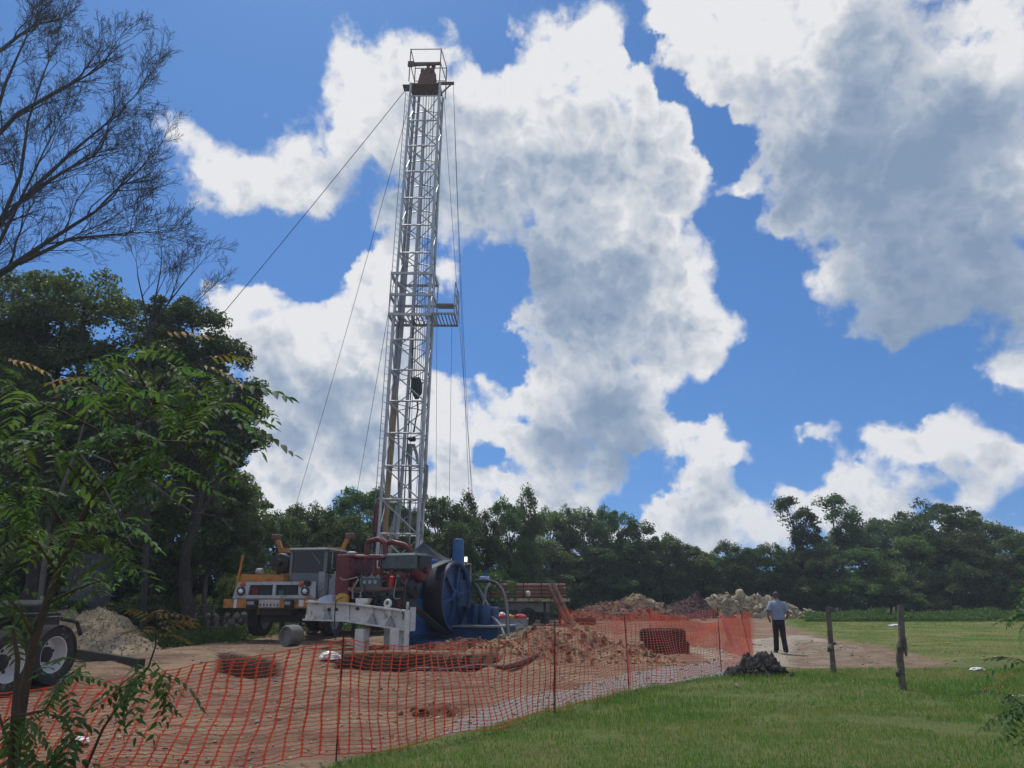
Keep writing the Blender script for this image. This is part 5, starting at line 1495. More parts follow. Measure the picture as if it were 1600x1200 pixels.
# ------------------------------------------------------------------ engine and mud pump unit
UO = Vector((-1.75, 24.5, 0))
UA = math.atan2(.37, .93)
UF = Matrix.Translation(UO) @ Matrix.Rotation(-UA, 4, 'Z')
UI = UF.inverted()
def UP(u, v, q):
    """unit-local point where the photo pixel's ray meets the upright plane q"""
    o = UI @ Vector((0, 0, CAMH)); d = UI.to_3x3() @ ray(u, v)
    return o + d * ((q - o.y) / d.y)
def engine_unit():
    b0 = UF @ Vector((-1.4, -2.7, 0))
    t = thing('engine_skid', 'maroon diesel engine on a white steel beam skid beside the yellow truck', 'engine skid', (b0.x, b0.y, gh(b0.x, b0.y)))
    B = lambda: MB(UF)
    # white girders, front one shaped as in view, rear one parallel
    for q in (-3.5, -1.95):
        top = [UP(482, 940, -3.5), UP(543, 942.5, -3.5), UP(643, 955.5, -3.5)]
        bot = [UP(477, 968, -3.5), UP(543, 970, -3.5), UP(643, 985, -3.5)]
        if q > -3: top[-1], bot[-1] = top[1].lerp(top[2], .35), bot[1].lerp(bot[2], .35)
        g = B()
        poly = [(p.x, p.z) for p in top] + [(p.x, p.z) for p in reversed(bot)]
        g.prism(poly, .05, Matrix.Translation((0, q - .025, 0)))
        gir = g.build('girder', MAT['white'], t)
        for pts, nm in ((top, 'flange'), (bot, 'flange')):
            for a, b in zip(pts[:-1], pts[1:]):
                B().bar((a.x, q, a.z), (b.x, q, b.z), .28, .045).build(nm, MAT['white'], gir)
        if q < -3:
            for u, vt, vb in ((545, 944, 970), (583, 949, 975), (611, 953, 979)):
                a, b = UP(u, vt, -3.5), UP(u, vb, -3.5)
                B().bar((a.x, q - .06, a.z), (b.x, q - .06, b.z), .03, .1, (1, 0, 0)).build('stiffener', MAT['white'], gir)
            for u, v in ((513, 966), (583, 973), (611, 977)):
                a = UP(u, v, -3.5)
                B().prism([(a.x - .16, a.z - .09), (a.x + .16, a.z - .03), (a.x + .02, a.z + .26)], .1, Matrix.Translation((0, q - .13, 0))).build('gusset', MAT['silver'], gir)
            for u, v in ((516, 952), (527, 952), (560, 951)):
                a = UP(u, v, -3.5)
                B().lathe([(.045, 0), (.045, .06), (.02, .08), (.001, .08)], 10, Matrix.Translation((a.x, q - .03, a.z)) @ Matrix.Rotation(R(90), 4, 'X')).build('bolt', MAT['black'], gir)
    for u0, u1 in ((560, 573), (615, 627)):
        for q in (-3.5, -1.95):
            if q > -3 and u0 > 600: continue
            a = UP((u0 + u1) / 2, 980, -3.5)
            B().box((a.x, q, (a.z - .15) / 2 - .03), (.28, .3, a.z + .12)).build('leg', MAT['white'], t)
    a = UP(637, 970, -3.5)
    jk = B(); jk.tube((a.x + .05, -3.62, -.03), (a.x + .05, -3.62, a.z + .28), .075, None, 10); jk.tube((a.x + .05, -3.62, a.z + .28), (a.x + .05, -3.62, a.z + .5), .04, None, 8); jk.build('jack', MAT['white'], t, True)
    B().box((a.x + .12, -3.44, a.z + .05), (.04, .26, .62)).build('end_plate', MAT['white'], t)
    for u in (500, 530, 560):
        a = UP(u, 955, -3.5)
        B().box((a.x, -2.72, a.z - .05), (.16, 1.45, .2)).build('cross_member', MAT['white'], t)
    def X(u, q=-2.7): return UP(u, 900, q).x
    def Z(u, v, q=-2.7): return UP(u, v, q).z
    # radiator
    r0, r1 = X(525, -3.3), X(546, -3.3)
    zt = Z(535, 866, -3.3)
    rad = B().rbox(((r0 + r1) / 2, -2.7, (1.2 + zt) / 2), (r1 - r0, 1.3, zt - 1.2), .03).build('radiator', MAT['red'], t)
    B().lathe([(.12, 0), (.16, .02), (.16, .07), (.08, .1), (.001, .1)], 16, Matrix.Translation(((r0 + r1) / 2, -2.9, zt))).build('radiator_cap', MAT['silver'], rad, True)
    # upper tube frame
    fr = B()
    def pth(pix, r, q): fr.path([UP(u, v, q) for u, v in pix], r, 8)
    pth([(546,870),(575,871),(602,872)], .07, -3.0); pth([(546,869),(575,869),(602,870)], .06, -2.3)
    f = fr.build('tube_frame', MAT['red'], t, True)
    for pix, r, q in (([(573,872),(573,856),(575,846),(592,842),(602,849),(603,872)], .085, -2.8), ([(603,850),(612,847),(632,852),(640,858),(643,870)], .085, -2.7), ([(572,872),(571,900),(571,936)], .05, -3.05), ([(586,872),(586,900),(586,936)], .05, -3.05),
                      ([(547,872),(552,890),(557,908)], .03, -3.05), ([(598,872),(596,900),(590,936)], .06, -2.9), ([(612,890),(610,915),(609,938)], .07, -3.0), ([(556,872),(560,900),(562,936)], .06, -2.4)):
        MB(UF).path([UP(u, v, q) for u, v in pix], r, 8).build('frame_tube', MAT['red'], f, True)
    # engine block with heads
    e0, e1 = X(551, -3.1), X(634, -3.1)
    en = B().rbox(((e0 + e1) / 2, -2.7, 1.62), (e1 - e0, .8, .72), .05).build('engine_block', MAT['engine'], t)
    for k in range(6):
        x = e0 + (e1 - e0) * (k + .5) / 6
        B().rbox((x, -2.75, 2.08), ((e1 - e0) / 6 * .82, .55, .28), .04).build('cylinder_head', MAT['red'] if k % 2 else MAT['engine'], en)
        B().path([(x, -3.05, 2.05), (x, -3.22, 2.0), (x, -3.25, 1.8)], .045, 7).build('manifold_pipe', MAT['rust'], en, True)
    B().path([(e0, -3.25, 1.82), (e1, -3.25, 1.82)], .06, 8).build('manifold', MAT['rust'], en, True)
    a = UP(582, 913, -3.15)
    pn = B().rbox((a.x, -3.2, a.z), (.68, .18, .42), .02).build('control_panel', MAT['slate'], t)
    for k in range(3): B().lathe([(.055, 0), (.055, .02), (.001, .025)], 12, Matrix.Translation((a.x - .18 + .18 * k, -3.29, a.z + .06)) @ Matrix.Rotation(R(90), 4, 'X')).build('gauge', MAT['silver'], pn, True)
    # valve housing
    a, b = UP(601, 865, -2.9), UP(654, 891, -2.9)
    vh = B().rbox(((a.x + b.x) / 2 - .04, -2.6, (a.z + b.z) / 2), (b.x - a.x, .8, a.z - b.z), .06).build('valve_housing', MAT['slate'], t)
    B().rbox((b.x + .02, -2.55, (a.z + b.z) / 2 - .02), (.1, .7, (a.z - b.z) * .9), .03).build('housing_cover', MAT['engine'], vh)
    # turbo / exhaust
    a = UP(622, 900, -2.9)
    B().lathe([(.2, -.25), (.26, -.2), (.26, .1), (.16, .2), (.16, .35)], 18, Matrix.Translation((a.x, -2.7, a.z - .02)) @ Matrix.Rotation(R(90), 4, 'Y')).build('turbocharger', MAT['rust'], t, True)
    a = UP(655, 886, -2.6)
    B().lathe([(.34, -.1), (.36, -.06), (.36, .1), (.3, .16), (.1, .18), (.1, .3)], 24, Matrix.Translation((a.x, -2.55, a.z - .08)) @ Matrix.Rotation(R(90), 4, 'Y')).build('clutch_housing', MAT['red'], t, True)
    a = UP(613, 911, -3.2)
    for k in range(2): B().lathe([(.07, -.2), (.08, -.17), (.08, .17), (.05, .2)], 12, Matrix.Translation((a.x + .2 * k, -3.22, a.z))).build('filter', MAT['redbag'] if k == 0 else MAT['engine'], t, True)
    rn = random.Random(44)
    for k in range(11):
        x = e0 + (e1 - e0) * rn.random(); q0 = -3.12 - rn.random() * .1
        p0 = Vector((x, q0, rn.uniform(1.5, 2.4))); p3 = Vector((x + rn.uniform(-.6, .6), q0 - rn.uniform(0, .12), rn.uniform(1.35, 2.3)))
        mid = p0.lerp(p3, .5) + Vector((rn.uniform(-.1, .1), -.12, -rn.uniform(.1, .3)))
        B().path(smooth_pts([tuple(p0), tuple(mid), tuple(p3)]), rn.choice((.014, .02, .026)), 6).build('hose', rn.choice((MAT['hose'], MAT['hose'], MAT['greyhose'], MAT['red'])), t, True)
    for k in range(7):
        B().rbox((e0 + (e1 - e0) * (k + .3 + rn.random() * .4) / 7, -3.14, rn.uniform(1.35, 1.75)), (rn.uniform(.08, .24), .12, rn.uniform(.08, .22)), .015).build('engine_fitting', MAT[rn.choice(('engine', 'rust', 'red', 'slate', 'silver'))], t)
    for k in range(5):
        B().lathe([(.05, 0), (.07, .02), (.07, .1), (.04, .13), (.001, .13)], 12, Matrix.Translation((e0 + .3 * k + .1, -2.5, 2.2)) @ Matrix.Rotation(rn.uniform(-.2, .2), 4, 'X')).build('filler_neck', MAT[rn.choice(('rust', 'red', 'engine'))], t, True)
    # drive pulley and its shaft
    z = UP(645, 919, -2.76).z
    B().lathe([(.26, -.62), (.29, -.6), (.29, -.02), (.26, 0), (.08, .02), (.08, .08)], 24, Matrix.Translation((0, -2.76, z)) @ Matrix.Rotation(R(90), 4, 'Y')).build('drive_pulley', MAT['rim'], t, True)
    B().tube((-.9, -2.76, z), (0, -2.76, z), .07, None, 10).build('shaft', MAT['engine'], t)
    B().rbox((-.95, -2.76, z - .15), (.6, .6, .8), .06).build('gearbox', MAT['engine'], t)
    # things lying on the girder
    a = UP(606, 944, -3.45)
    B().lathe([(.10, -.05), (.12, -.03), (.12, .03), (.10, .05), (.06, .05), (.06, -.05)], 14, Matrix.Translation((a.x, -3.45, a.z + .02)) @ Matrix.Rotation(R(80), 4, 'X'), close=True).build('pulley_ring', MAT['white'], t, True)
    # starter cable and hose hanging over the beam
    MB().path([UF @ UP(u, v, -3.75) for u, v in ((536,933),(525,938),(523,960),(523,990),(524,1000))], .018, 5).build('cable', MAT['hose'], t, True)
    MB().path([UF @ UP(u, v, -3.3) for u, v in ((560,905),(556,912),(551,920),(551,936))], .028, 6).build('hose', MAT['greyhose'], t, True)
    MB().path([UF @ UP(u, v, -3.6) for u, v in ((626,950),(630,960),(629,968))], .018, 5).build('cable', MAT['hose'], t, True)
    return z
PZ = engine_unit()
def loose_on_skid():
    a = UP(535, 937, -3.35)
    w = UF @ Vector((a.x, -3.35, UP(535, 942, -3.5).z))
    o = MB().lathe([(.17, 0), (.20, .01), (.20, .16), (.19, .2), (.10, .26), (.001, .27)], 20, Matrix.Translation(w)).build('yellow_bucket', MAT['yellow'], None, True, w)
    tag(o, 'yellow domed plastic container standing on the white girder', 'container')
    a = UP(512, 934, -3.45)
    w = UF @ Vector((a.x, -3.45, UP(512, 941.5, -3.5).z + .02))
    mb = MB(UF); c = UI @ w
    mb.prism([(c.x - .24, c.z), (c.x + .22, c.z), (c.x + .20, c.z + .2), (c.x - .02, c.z + .17), (c.x - .22, c.z + .1)], .25, Matrix.Translation((0, c.y - .12, 0)))
    o = mb.build('plastic_jug', MAT['ltblue'], None, False, w)
    tag(o, 'pale blue plastic jug lying on the white girder beside the cab', 'jug')
    a = UP(568, 938, -3.4)
    w = UF @ Vector((a.x, -3.4, UP(568, 945, -3.5).z + .02)); c = UI @ w
    o = MB(UF).prism([(c.x - .2, c.z), (c.x + .16, c.z), (c.x + .24, c.z + .15), (c.x - .22, c.z + .16)], .16, Matrix.Translation((0, c.y - .08, 0))).build('steel_tray', MAT['white'], None, False, w)
    tag(o, 'small white steel tray resting on the girder below the control panel', 'tray')
loose_on_skid()

def pump_unit():
    b0 = UF @ Vector((-.8, 0, 0))
    t = thing('mud_pump', 'large blue mud pump with big spoked flywheel and flat belt', 'mud pump', (b0.x, b0.y, gh(b0.x, b0.y)))
    B = lambda: MB(UF)
    RW, ZW = 1.10, UP(717, 932, 0).z
    AX = Matrix.Rotation(R(90), 4, 'Y')
    W0 = Matrix.Translation((0, 0, ZW)) @ AX
    # base and body
    B().rbox((-.35, .05, .17), (2.4, 3.4, .36), .03).build('base', MAT['blue'], t)
    pr = [(-1.65, .35), (-1.65, 1.75), (-1.5, 2.0), (-1.0, 2.1)]
    for k in range(9):
        a = R(150 - 15 * k); pr.append((-.05 + .98 * math.cos(a), ZW + .98 * math.sin(a)))
    pr += [(1.3, 1.9), (1.55, 1.5), (1.55, .35)]
    cs = MB(UF); M = Matrix.Translation((-.75, 0, 0)) @ Matrix.Rotation(R(90), 4, 'Z')
    cs.prism([(y, z) for y, z in pr], .85, M)
    body = cs.build('casing', MAT['blue'], t)
    B().box((-.72, -1.2, 1.0), (.06, .8, 1.1)).build('inspection_plate', MAT['bluelt'], body)
    for k in range(6):
        B().lathe([(.03, 0), (.03, .05), (.001, .05)], 8, Matrix.Translation((-.69, -1.52 + .13 * k, .5)) @ AX).build('bolt', MAT['black'], body)
    B().lathe([(.93, -.55), (.97, -.5), (.97, .05), (.9, .1)], 32, Matrix.Translation((-1.2, .1, ZW + .05)) @ AX).build('gear_case', MAT['bluelt'], body, True)
    B().rbox((-.9, -.1, ZW + 1.08), (.3, .3, .16), .03).build('filler_cap', MAT['bluelt'], body)
    B().rbox((-.8, -1.35, 1.95), (.3, .35, .28), .03).build('bearing_block', MAT['bluelt'], body)
    B().bar((-.66, -1.6, .5), (-.66, 1.5, .5), .05, .06).build('rib', MAT['blue'], body)
    # flywheel
    fw = MB(UF).lathe([(RW, -.6), (RW + .01, -.58), (RW + .01, -.02), (RW, 0), (RW - .07, 0), (RW - .07, -.6)], 64, W0, close=True).build('flywheel_rim', MAT['rim'], t, True)
    MB(UF).lathe([(RW + .004, .003), (RW - .075, .003), (RW - .12, -.05), (RW - .12, -.1), (RW - .068, -.1), (RW - .068, -.02), (RW + .004, -.02)], 64, W0, close=True).build('rim_edge', MAT['blue'], fw, True)
    MB(UF).lathe([(.10, -.7), (.22, -.6), (.22, -.05), (.14, .0), (.14, .12), (.09, .14), (.001, .14)], 24, W0).build('hub', MAT['blue'], fw, True)
    MB(UF).lathe([(RW - .09, -.26), (RW - .09, -.20), (.2, -.14), (.2, -.20)], 48, W0, close=True).build('web_disc', MAT['blue'], fw, True)
    for k in range(6):
        a = R(60 * k + 12)
        c, s = math.cos(a), math.sin(a)
        MB(UF).bar((-.10, c * .18, ZW + s * .18), (-.15, c * (RW - .1), ZW + s * (RW - .1)), .11, .14, (1, 0, 0)).build('spoke', MAT['blue'], fw)
    B().tube((-.7, 0, ZW), (.15, 0, ZW), .085, None, 12).build('shaft', MAT['rim'], fw)
    # flat belt round flywheel and drive pulley
    R1, R2, C1, C2 = RW + .02, .30, (0.0, ZW), (-2.76, PZ)
    dx, dz = C2[0] - C1[0], C2[1] - C1[1]; L = math.hypot(dx, dz); base = math.atan2(dz, dx); off = math.acos((R1 - R2) / L)
    pts = []
    a0, a1 = base + off, base - off + 2 * math.pi
    for k in range(41):
        a = a0 + (a1 - a0) * k / 40; pts.append((C1[0] + R1 * math.cos(a), C1[1] + R1 * math.sin(a)))
    b0_, b1_ = base - off, base + off
    for k in range(13):
        a = b0_ + (b1_ - b0_) * k / 12; pts.append((C2[0] + R2 * math.cos(a), C2[1] + R2 * math.sin(a)))
    n = len(pts); vs, fs = [], []
    for i, (y, z) in enumerate(pts):
        cx, cz = (C1 if i < 41 else C2)
        nn = Vector((y - cx, z - cz)).normalized() * .014
        for x in (-.46, -.14):
            vs.append((x, y, z)); vs.append((x, y + nn.x, z + nn.y))
    for i in range(n):
        j = (i + 1) % n
        a = [i * 4 + k for k in range(4)]; b = [j * 4 + k for k in range(4)]
        fs += [(a[0], a[2], b[2], b[0]), (a[1], b[1], b[3], a[3]), (a[0], b[0], b[1], a[1]), (a[2], a[3], b[3], b[2])]
    MB(UF).add(vs, fs).build('drive_belt', MAT['belt'], t)
    # fluid end: platform, pots, air bottle
    B().rbox((.75, .55, .45), (1.5, 1.5, .5), .03).build('fluid_end_base', MAT['blue'], t)
    B().box((.78, .5, .725), (1.62, 1.66, .05)).build('tray', MAT['galv'], t)
    for x, y in ((.35, .75), (.68, .65)):
        B().lathe([(.16, .75), (.19, .8), (.19, 1.3), (.16, 1.36), (.001, 1.36)], 18, Matrix.Translation((x, y, 0))).build('valve_pot', MAT['blue'], t, True)
    B().rbox((.45, 1.0, 1.0), (1.0, .5, .6), .05).build('fluid_block', MAT['blue'], t)
    w = UI @ P(716, 880, 25.3)
    bt = B().lathe([(.12, ZW + .4), (.18, ZW + .7), (.185, ZW + .75), (.185, 3.38), (.17, 3.46), (.1, 3.5), (.001, 3.51)], 22, Matrix.Translation((w.x, w.y, 0))).build('air_bottle', MAT['bluelt'], t, True)
    B().rbox((w.x, w.y, ZW + .1), (.5, .6, .9), .05).build('bottle_seat', MAT['blue'], t)
    B().path([(.5, .9, 1.3), (.62, .9, 1.9), (.75, .95, 2.05)], .05, 8).build('discharge_pipe', MAT['silver'], t, True)
    a = UI @ P(757, 906, 25.5)
    B().rbox(a, (.3, .2, .24), .03).build('valve', MAT['ltblue'], t); B().tube(a, a + Vector((.05, 0, .3)), .05, None, 8).build('valve_stem', MAT['bluelt'], t)
    # hoses leaving the pump
    def hose(pix, r, mat, nm):
        MB().path([P(u, v, Y) for u, v, Y in smooth_pts(pix)], r, 8).build(nm, MAT[mat], t, True)
    hose([(742,908,25.4),(757,908,25.4),(774,911,25.2),(786,925,24.8),(792,950,24.2),(794,985,23.2),(799,1012,22.2),(812,1026,21.2),(828,1036,20.2)], .062, 'hose', 'suction_hose')
    hose([(738,909,25.6),(748,925,25.5),(758,948,25.3),(763,968,25.2)], .06, 'hose', 'pressure_hose')
    hose([(742,912,25.7),(752,928,25.6),(764,950,25.4),(768,972,25.2)], .05, 'greyhose', 'pressure_hose')
    hose([(757,962,25.2),(770,965,24.8),(782,978,24.0),(789,1000,22.6),(784,1018,21.2),(774,1034,20.2)], .042, 'greyhose', 'return_hose')
pump_unit()

# ------------------------------------------------------------------ black shade cloth beside the mast foot
def shade_cloth():
    pk = P(662, 847, 31.0)
    cr = [P(628, 864, 30.0), P(713, 879, 29.6), Vector((P(713, 879, 29.6).x + .4, 32.6, 3.0)), Vector((P(628, 864, 30).x, 32.4, 3.1))]
    t = thing('shade_canopy', 'black shade cloth canopy peaked beside the foot of the mast', 'canopy', (pk.x, pk.y, gh(pk.x, pk.y)))
    n, m = 10, 24
    V, F = [], []
    per = []
    for i in range(4):
        for k in range(m // 4): per.append(cr[i].lerp(cr[(i + 1) % 4], k / (m // 4)) - Vector((0, 0, .12 * math.sin(math.pi * k / (m // 4)))))
    for i in range(n + 1):
        f = i / n
        for q in per:
            p = pk.lerp(q, f); p.z = pk.z + (q.z - pk.z) * (1 - (1 - f) ** 2.0) - .02 * math.sin(f * 9 + q.x * 5)
            V.append(p)
    for i in range(n):
        for k in range(m):
            F.append((i * m + k, i * m + (k + 1) % m, (i + 1) * m + (k + 1) % m, (i + 1) * m + k))
    MB().add(V, F).build('cloth', MAT['tarp'], t, True)
    for q in cr: MB().tube((q.x, q.y, 0), q, .035, None, 7).build('pole', MAT['mastdk'], t)
    MB().path([pk, P(657, 815, 32)], .02, 5).build('stay_rope', MAT['wire'], t)
shade_cloth()
def work_lamp():
    c = P(728, 874, 27.0)
    t = thing('work_lamp', 'small lit white work lamp on a pole behind the blue air bottle', 'lamp', (c.x, c.y, gh(c.x, c.y)))
    MB().tube((c.x, c.y + .05, 0), (c.x, c.y + .05, c.z), .025, None, 6).build('pole', MAT['black'], t)
    MB().rbox(c, (.14, .06, .22), .015).build('housing', MAT['black'], t)
    MB().box(c + Vector((0, -.034, 0)), (.10, .008, .17)).build('lamp_face', MAT['lit'], t)
work_lamp()

# ------------------------------------------------------------------ orange safety net on thin iron rods
def safety_net():
    pts = [G(-90, 1200), G(525, 1190), G(867, 1116), G(983, 1078), G(1127, 1050), G(1175, 1027), Vector((5.6, 31.5, 0)), Vector((2.6, 42.5, 0))]
    pts[0] = Vector((pts[0].x, 7.7, 0))
    tops = [.78, 1.17, 1.22, 1.26, 1.34, 1.22, 1.15, 1.15]
    sag = [.05, .16, .05, .05, .20, .35, .3]
    t = thing('safety_net', 'orange plastic mesh safety net strung on thin iron rods round the drilling site', 'safety net', (pts[1].x, pts[1].y, gh(pts[1].x, pts[1].y)))
    rods = []
    for i, p in enumerate(pts[1:]):
        z = gh(p.x, p.y); h = tops[i + 1] + .04
        lean = (.0, .02, -.03, .02, -.22, .03, 0)[i]
        MB().tube((p.x, p.y, z - .2), (p.x + lean, p.y, z + h), .009 if i < 4 else .012, None, 6).build('rod', MAT['postiron'], t)
    rng = np.random.default_rng(3)
    for i in range(len(pts) - 1):
        a, b = pts[i], pts[i + 1]
        L = (b - a).length
        nc = max(int(L / (.132 if i < 4 else .11)), 4)
        nr = 27
        nd = Vector((b.y - a.y, a.x - b.x, 0)).normalized()     # towards the lawn side
        def pos(s, f):
            """s along 0..1, f up 0..1"""
            p = a.lerp(b, s)
            top = tops[i] * (1 - s) + tops[i + 1] * s - sag[i] * 4 * s * (1 - s) * (1 + .25 * math.sin(9 * s + i))
            g0 = .04 + .03 * math.sin(14 * s + i * 2)
            top += .02 * mnoise.noise(Vector((s * L * 1.3, i * 7.0, 0))) + .02 * mnoise.noise(Vector((s * L * 4, i * 3.0, 5)))
            z = g0 + (top - g0) * f
            bul = .13 * math.sin(math.pi * s) * (1 - f) ** 1.5 + .045 * math.sin(11 * s + 5 * f + i) * math.sin(math.pi * min(s * 6, (1 - s) * 6, .5))
            x = p + nd * bul + (b - a).normalized() * (.05 * mnoise.noise(Vector((s * L * .9, f * 2.2, i * 5.0))) + .018 * mnoise.noise(Vector((s * L * 5, f * 5, i * 9.0))))
            x = x + nd * (.05 * mnoise.noise(Vector((s * L * 1.1, f * 2.0, 20 + i * 4.0))))
            if i == 0:
                dr = (b - a).normalized()
                x = x - dr * (.34 * (1 - f) ** 1.2 * (1 - s ** 4)) 
            if i == 4: x = x + nd * (.08 * math.sin(6 * s + 3 * f))
            return Vector((x.x, x.y, gh0(x.x, x.y) + z))
        V, F = [], []
        along = (b - a).normalized()
        grid_off = Vector((0, 0, 0))
        grid = [[pos(c / nc, r / nr) for r in range(nr + 1)] for c in range(nc + 1)]
        jit = rng.normal(0, .008, (nc + 1, nr + 1))
        for c in range(nc + 1):
            k0 = len(V)
            for r in range(nr + 1):
                w = .0112
                p = grid[c][r] + along * float(jit[c, r]) * .5
                # knot: wider at each crossing, narrower between
                V += [p - along * w * 1.5, p + along * w * 1.5]
                if r < nr:
                    q = grid[c][r].lerp(grid[c][r + 1], .5)
                    V += [q - along * w * .62, q + along * w * .62]
            m = (nr * 2 + 1)
            for r in range(m - 1):
                j = k0 + r * 2
                F.append((j, j + 1, j + 3, j + 2))
        for r in range(nr + 1):
            hw = .0031 if r not in (0, nr) else .005
            for c in range(nc):
                p, q = grid[c][r], grid[c + 1][r]
                m = p.lerp(q, .5) - Vector((0, 0, .006))
                k = len(V)
                u = Vector((0, 0, hw))
                V += [p - u, p + u, m - u, m + u, q - u, q + u]
                F += [(k, k + 2, k + 3, k + 1), (k + 2, k + 4, k + 5, k + 3)]
        if i in (4, 5):      # the end of the roll hangs folded double here
            n0 = len(V)
            V += [v + nd * .05 + along * .055 + Vector((0, 0, -.02)) for v in V[:n0]]
            F += [tuple(k + n0 for k in f) for f in F]
        me = np_mesh('net_panel', np.array([tuple(v - ORG[t]) for v in V]), np.array(F), MAT['net'])
        o = bpy.data.objects.new('net_panel', me); COL.objects.link(o); o.parent = t; ORG[o] = ORG[t]
        o['kind'] = 'stuff'
_ghc = {}
def gh0(x, y):
    k = (round(x * 4), round(y * 4))
    if k not in _ghc: _ghc[k] = gh(k[0] / 4, k[1] / 4)
    return _ghc[k]
safety_net()

# ------------------------------------------------------------------ heaps
def heap(name, label, c, rx, ry, h, mat, seed, rough=.35, peaks=None, rot=0.0, big=(), cat='heap', res=96, skirt=None):
    """mound of loose earth with an uneven crest; big: (material, count, size0, size1) stones lying on it"""
    cx, cy = c
    g0 = gh(cx, cy)
    t = thing(name, label, cat, (cx, cy, g0))
    u = np.linspace(-1.25, 1.25, res); U, V_ = np.meshgrid(u, u, indexing='ij')
    rng = np.random.default_rng(seed)
    pk = peaks or [(0, 0, 1, 1)]
    def hz(U, V_):
        z = np.zeros_like(U)
        for (px, py, ph, pw) in pk:
            d = np.hypot((U - px) / pw, (V_ - py) / pw)
            z = np.maximum(z, ph * np.clip(1 - d ** 1.5, 0, 1))
        n = fbm(U * 3 + seed, V_ * 3 + seed, 5, seed % 50 + 200, .6)
        n2 = fbm(U * 13 + seed, V_ * 13, 4, seed % 50 + 300, .65) - .5
        z = z * (1 - rough / 2 + rough * n * 1.2) + n2 * .34 * rough * np.clip(z * 3, 0, 1) + (n - .45) * .3 * rough * np.clip(z * 4, 0, 1)
        return z * h
    Z = hz(U, V_)
    ca, sa = math.cos(rot), math.sin(rot)
    def w(U, V_): return (U * rx * ca - V_ * ry * sa, U * rx * sa + V_ * ry * ca)
    X, Y = w(U, V_)
    gz = ground_h(X + cx, Y + cy) - g0
    Zf = gz - .05 + Z
    idx = np.arange(res * res).reshape(res, res)
    F = np.stack([idx[:-1, :-1], idx[1:, :-1], idx[1:, 1:], idx[:-1, 1:]], -1).reshape(-1, 4)
    Vv = np.stack([X, Y, Zf], -1).reshape(-1, 3)
    keep = (Z.reshape(-1)[F].max(1) > .004)
    o = bpy.data.objects.new('mound', np_mesh('mound', Vv, F[keep], MAT[mat], True)); COL.objects.link(o); o.parent = t; ORG[o] = Vector((cx, cy, g0))
    rnd = random.Random(seed)
    for (mk, n, s0, s1, small) in big:
        pts, k = [], 0
        while k < n:
            a, b = rnd.uniform(-1.1, 1.1), rnd.uniform(-1.1, 1.1)
            z = float(hz(np.array([a]), np.array([b]))[0])
            if z < .03 * h and rnd.random() < .8: continue
            x, y = w(a, b)
            s = s0 + (s1 - s0) * rnd.random() ** 2.2
            zz = float(ground_h(np.array([x + cx]), np.array([y + cy]))[0]) - .05 + z + s * .25
            M = Matrix.Translation((cx + x, cy + y, zz)) @ Euler((rnd.uniform(0, 6.3), rnd.uniform(0, 6.3), rnd.uniform(0, 6.3))).to_matrix().to_4x4() @ Matrix.Diagonal((s * rnd.uniform(.75, 1.3), s * rnd.uniform(.7, 1.1), s * rnd.uniform(.6, 1.0), 1))
            link('stone', rnd.choice(rocks(mk)), t, None, M)
            k += 1
        if small:
            a, b = rng.uniform(-1.15, 1.15, small), rng.uniform(-1.15, 1.15, small)
            z = hz(a, b); kk = z > .02 * h
            a, b, z = a[kk], b[kk], z[kk]
            x, y = w(a, b)
            sz = s0 * rng.uniform(.25, 1.05, len(a)) ** 1.4
            gz2 = ground_h(x + cx, y + cy) - .05
            pebbles('small_stones', np.stack([x + cx, y + cy, gz2 + z + sz * .3], -1), sz, MAT[mk], None, None, t, seed + 1)
    return t
heap('spoil_heap', 'long heap of tan and brown dug out rubble inside the net beside the stacked tyres', (G(905, 1026).x, 20.6), 2.6, 2.3, .74, 'mound_tan', 11, .55,
     [(-.45, .1, .95, .62), (-.05, .15, 1.0, .6), (.35, -.2, .55, .5), (.62, -.5, .3, .35), (-.8, -.1, .6, .45)], 0.12,
     (('tanrock', 150, .045, .15, 2600), ('brownrock', 90, .045, .15, 1500), ('palerock', 45, .04, .13, 0)))
heap('spoil_heap', 'low ridge of brown clods between the mud pit and the pump hoses', (G(735, 1015).x, 22.0), 1.3, .7, .28, 'redsoil', 12, .6, None, 0.0, (('brownrock', 30, .05, .14, 200), ('tanrock', 20, .05, .16, 100)))
heap('clod_pile', 'small pile of red brown clods on the track inside the net', (G(680, 1112).x, G(680, 1112).y), .55, .35, .17, 'redsoil', 13, .7, None, 0, (('brownrock', 26, .03, .085, 120),), 'pile', 40)
heap('soil_mound', 'broad mound of red soil in front of the wood', (G(955, 962).x, 56.5), 4.6, 2.6, 1.3, 'redsoil', 14, .55, [(-.2, 0, 1, .9), (.35, -.1, .62, .6), (-.6, .2, .8, .5)], 0, (('brownrock', 60, .12, .3, 1400),))
heap('rubble_heap', 'pale rubble heap behind the red soil mound', (G(955, 957).x - .4, 61.5), 3.0, 2.0, 1.75, 'tansoil', 15, .6, [(-.1, 0, 1, .9), (.4, 0, .6, .5)], 0, (('tanrock', 80, .12, .34, 900),))
heap('soil_mound', 'dark maroon soil heap beside the pale limestone boulders', (P(1070, 950, 61).x, 61), 3.2, 2.0, 1.7, 'marsoil', 16, .4, [(0, 0, .75, 1), (.3, .2, 1, .7)], 0, (('maroonrock', 70, .1, .3, 1000),))
heap('boulder_heap', 'heap of pale limestone boulders at the edge of the wood behind the walking man', (P(1170, 955, 61.5).x, 61.5), 4.6, 2.2, 1.7, 'gravelpile', 17, .35, [(-.55, 0, 1, .55), (-.2, 0, .98, .6), (.2, 0, .95, .6), (.55, -.1, .6, .5), (.8, -.2, .3, .4)], 0, (('palerock', 290, .14, .52, 2600),))
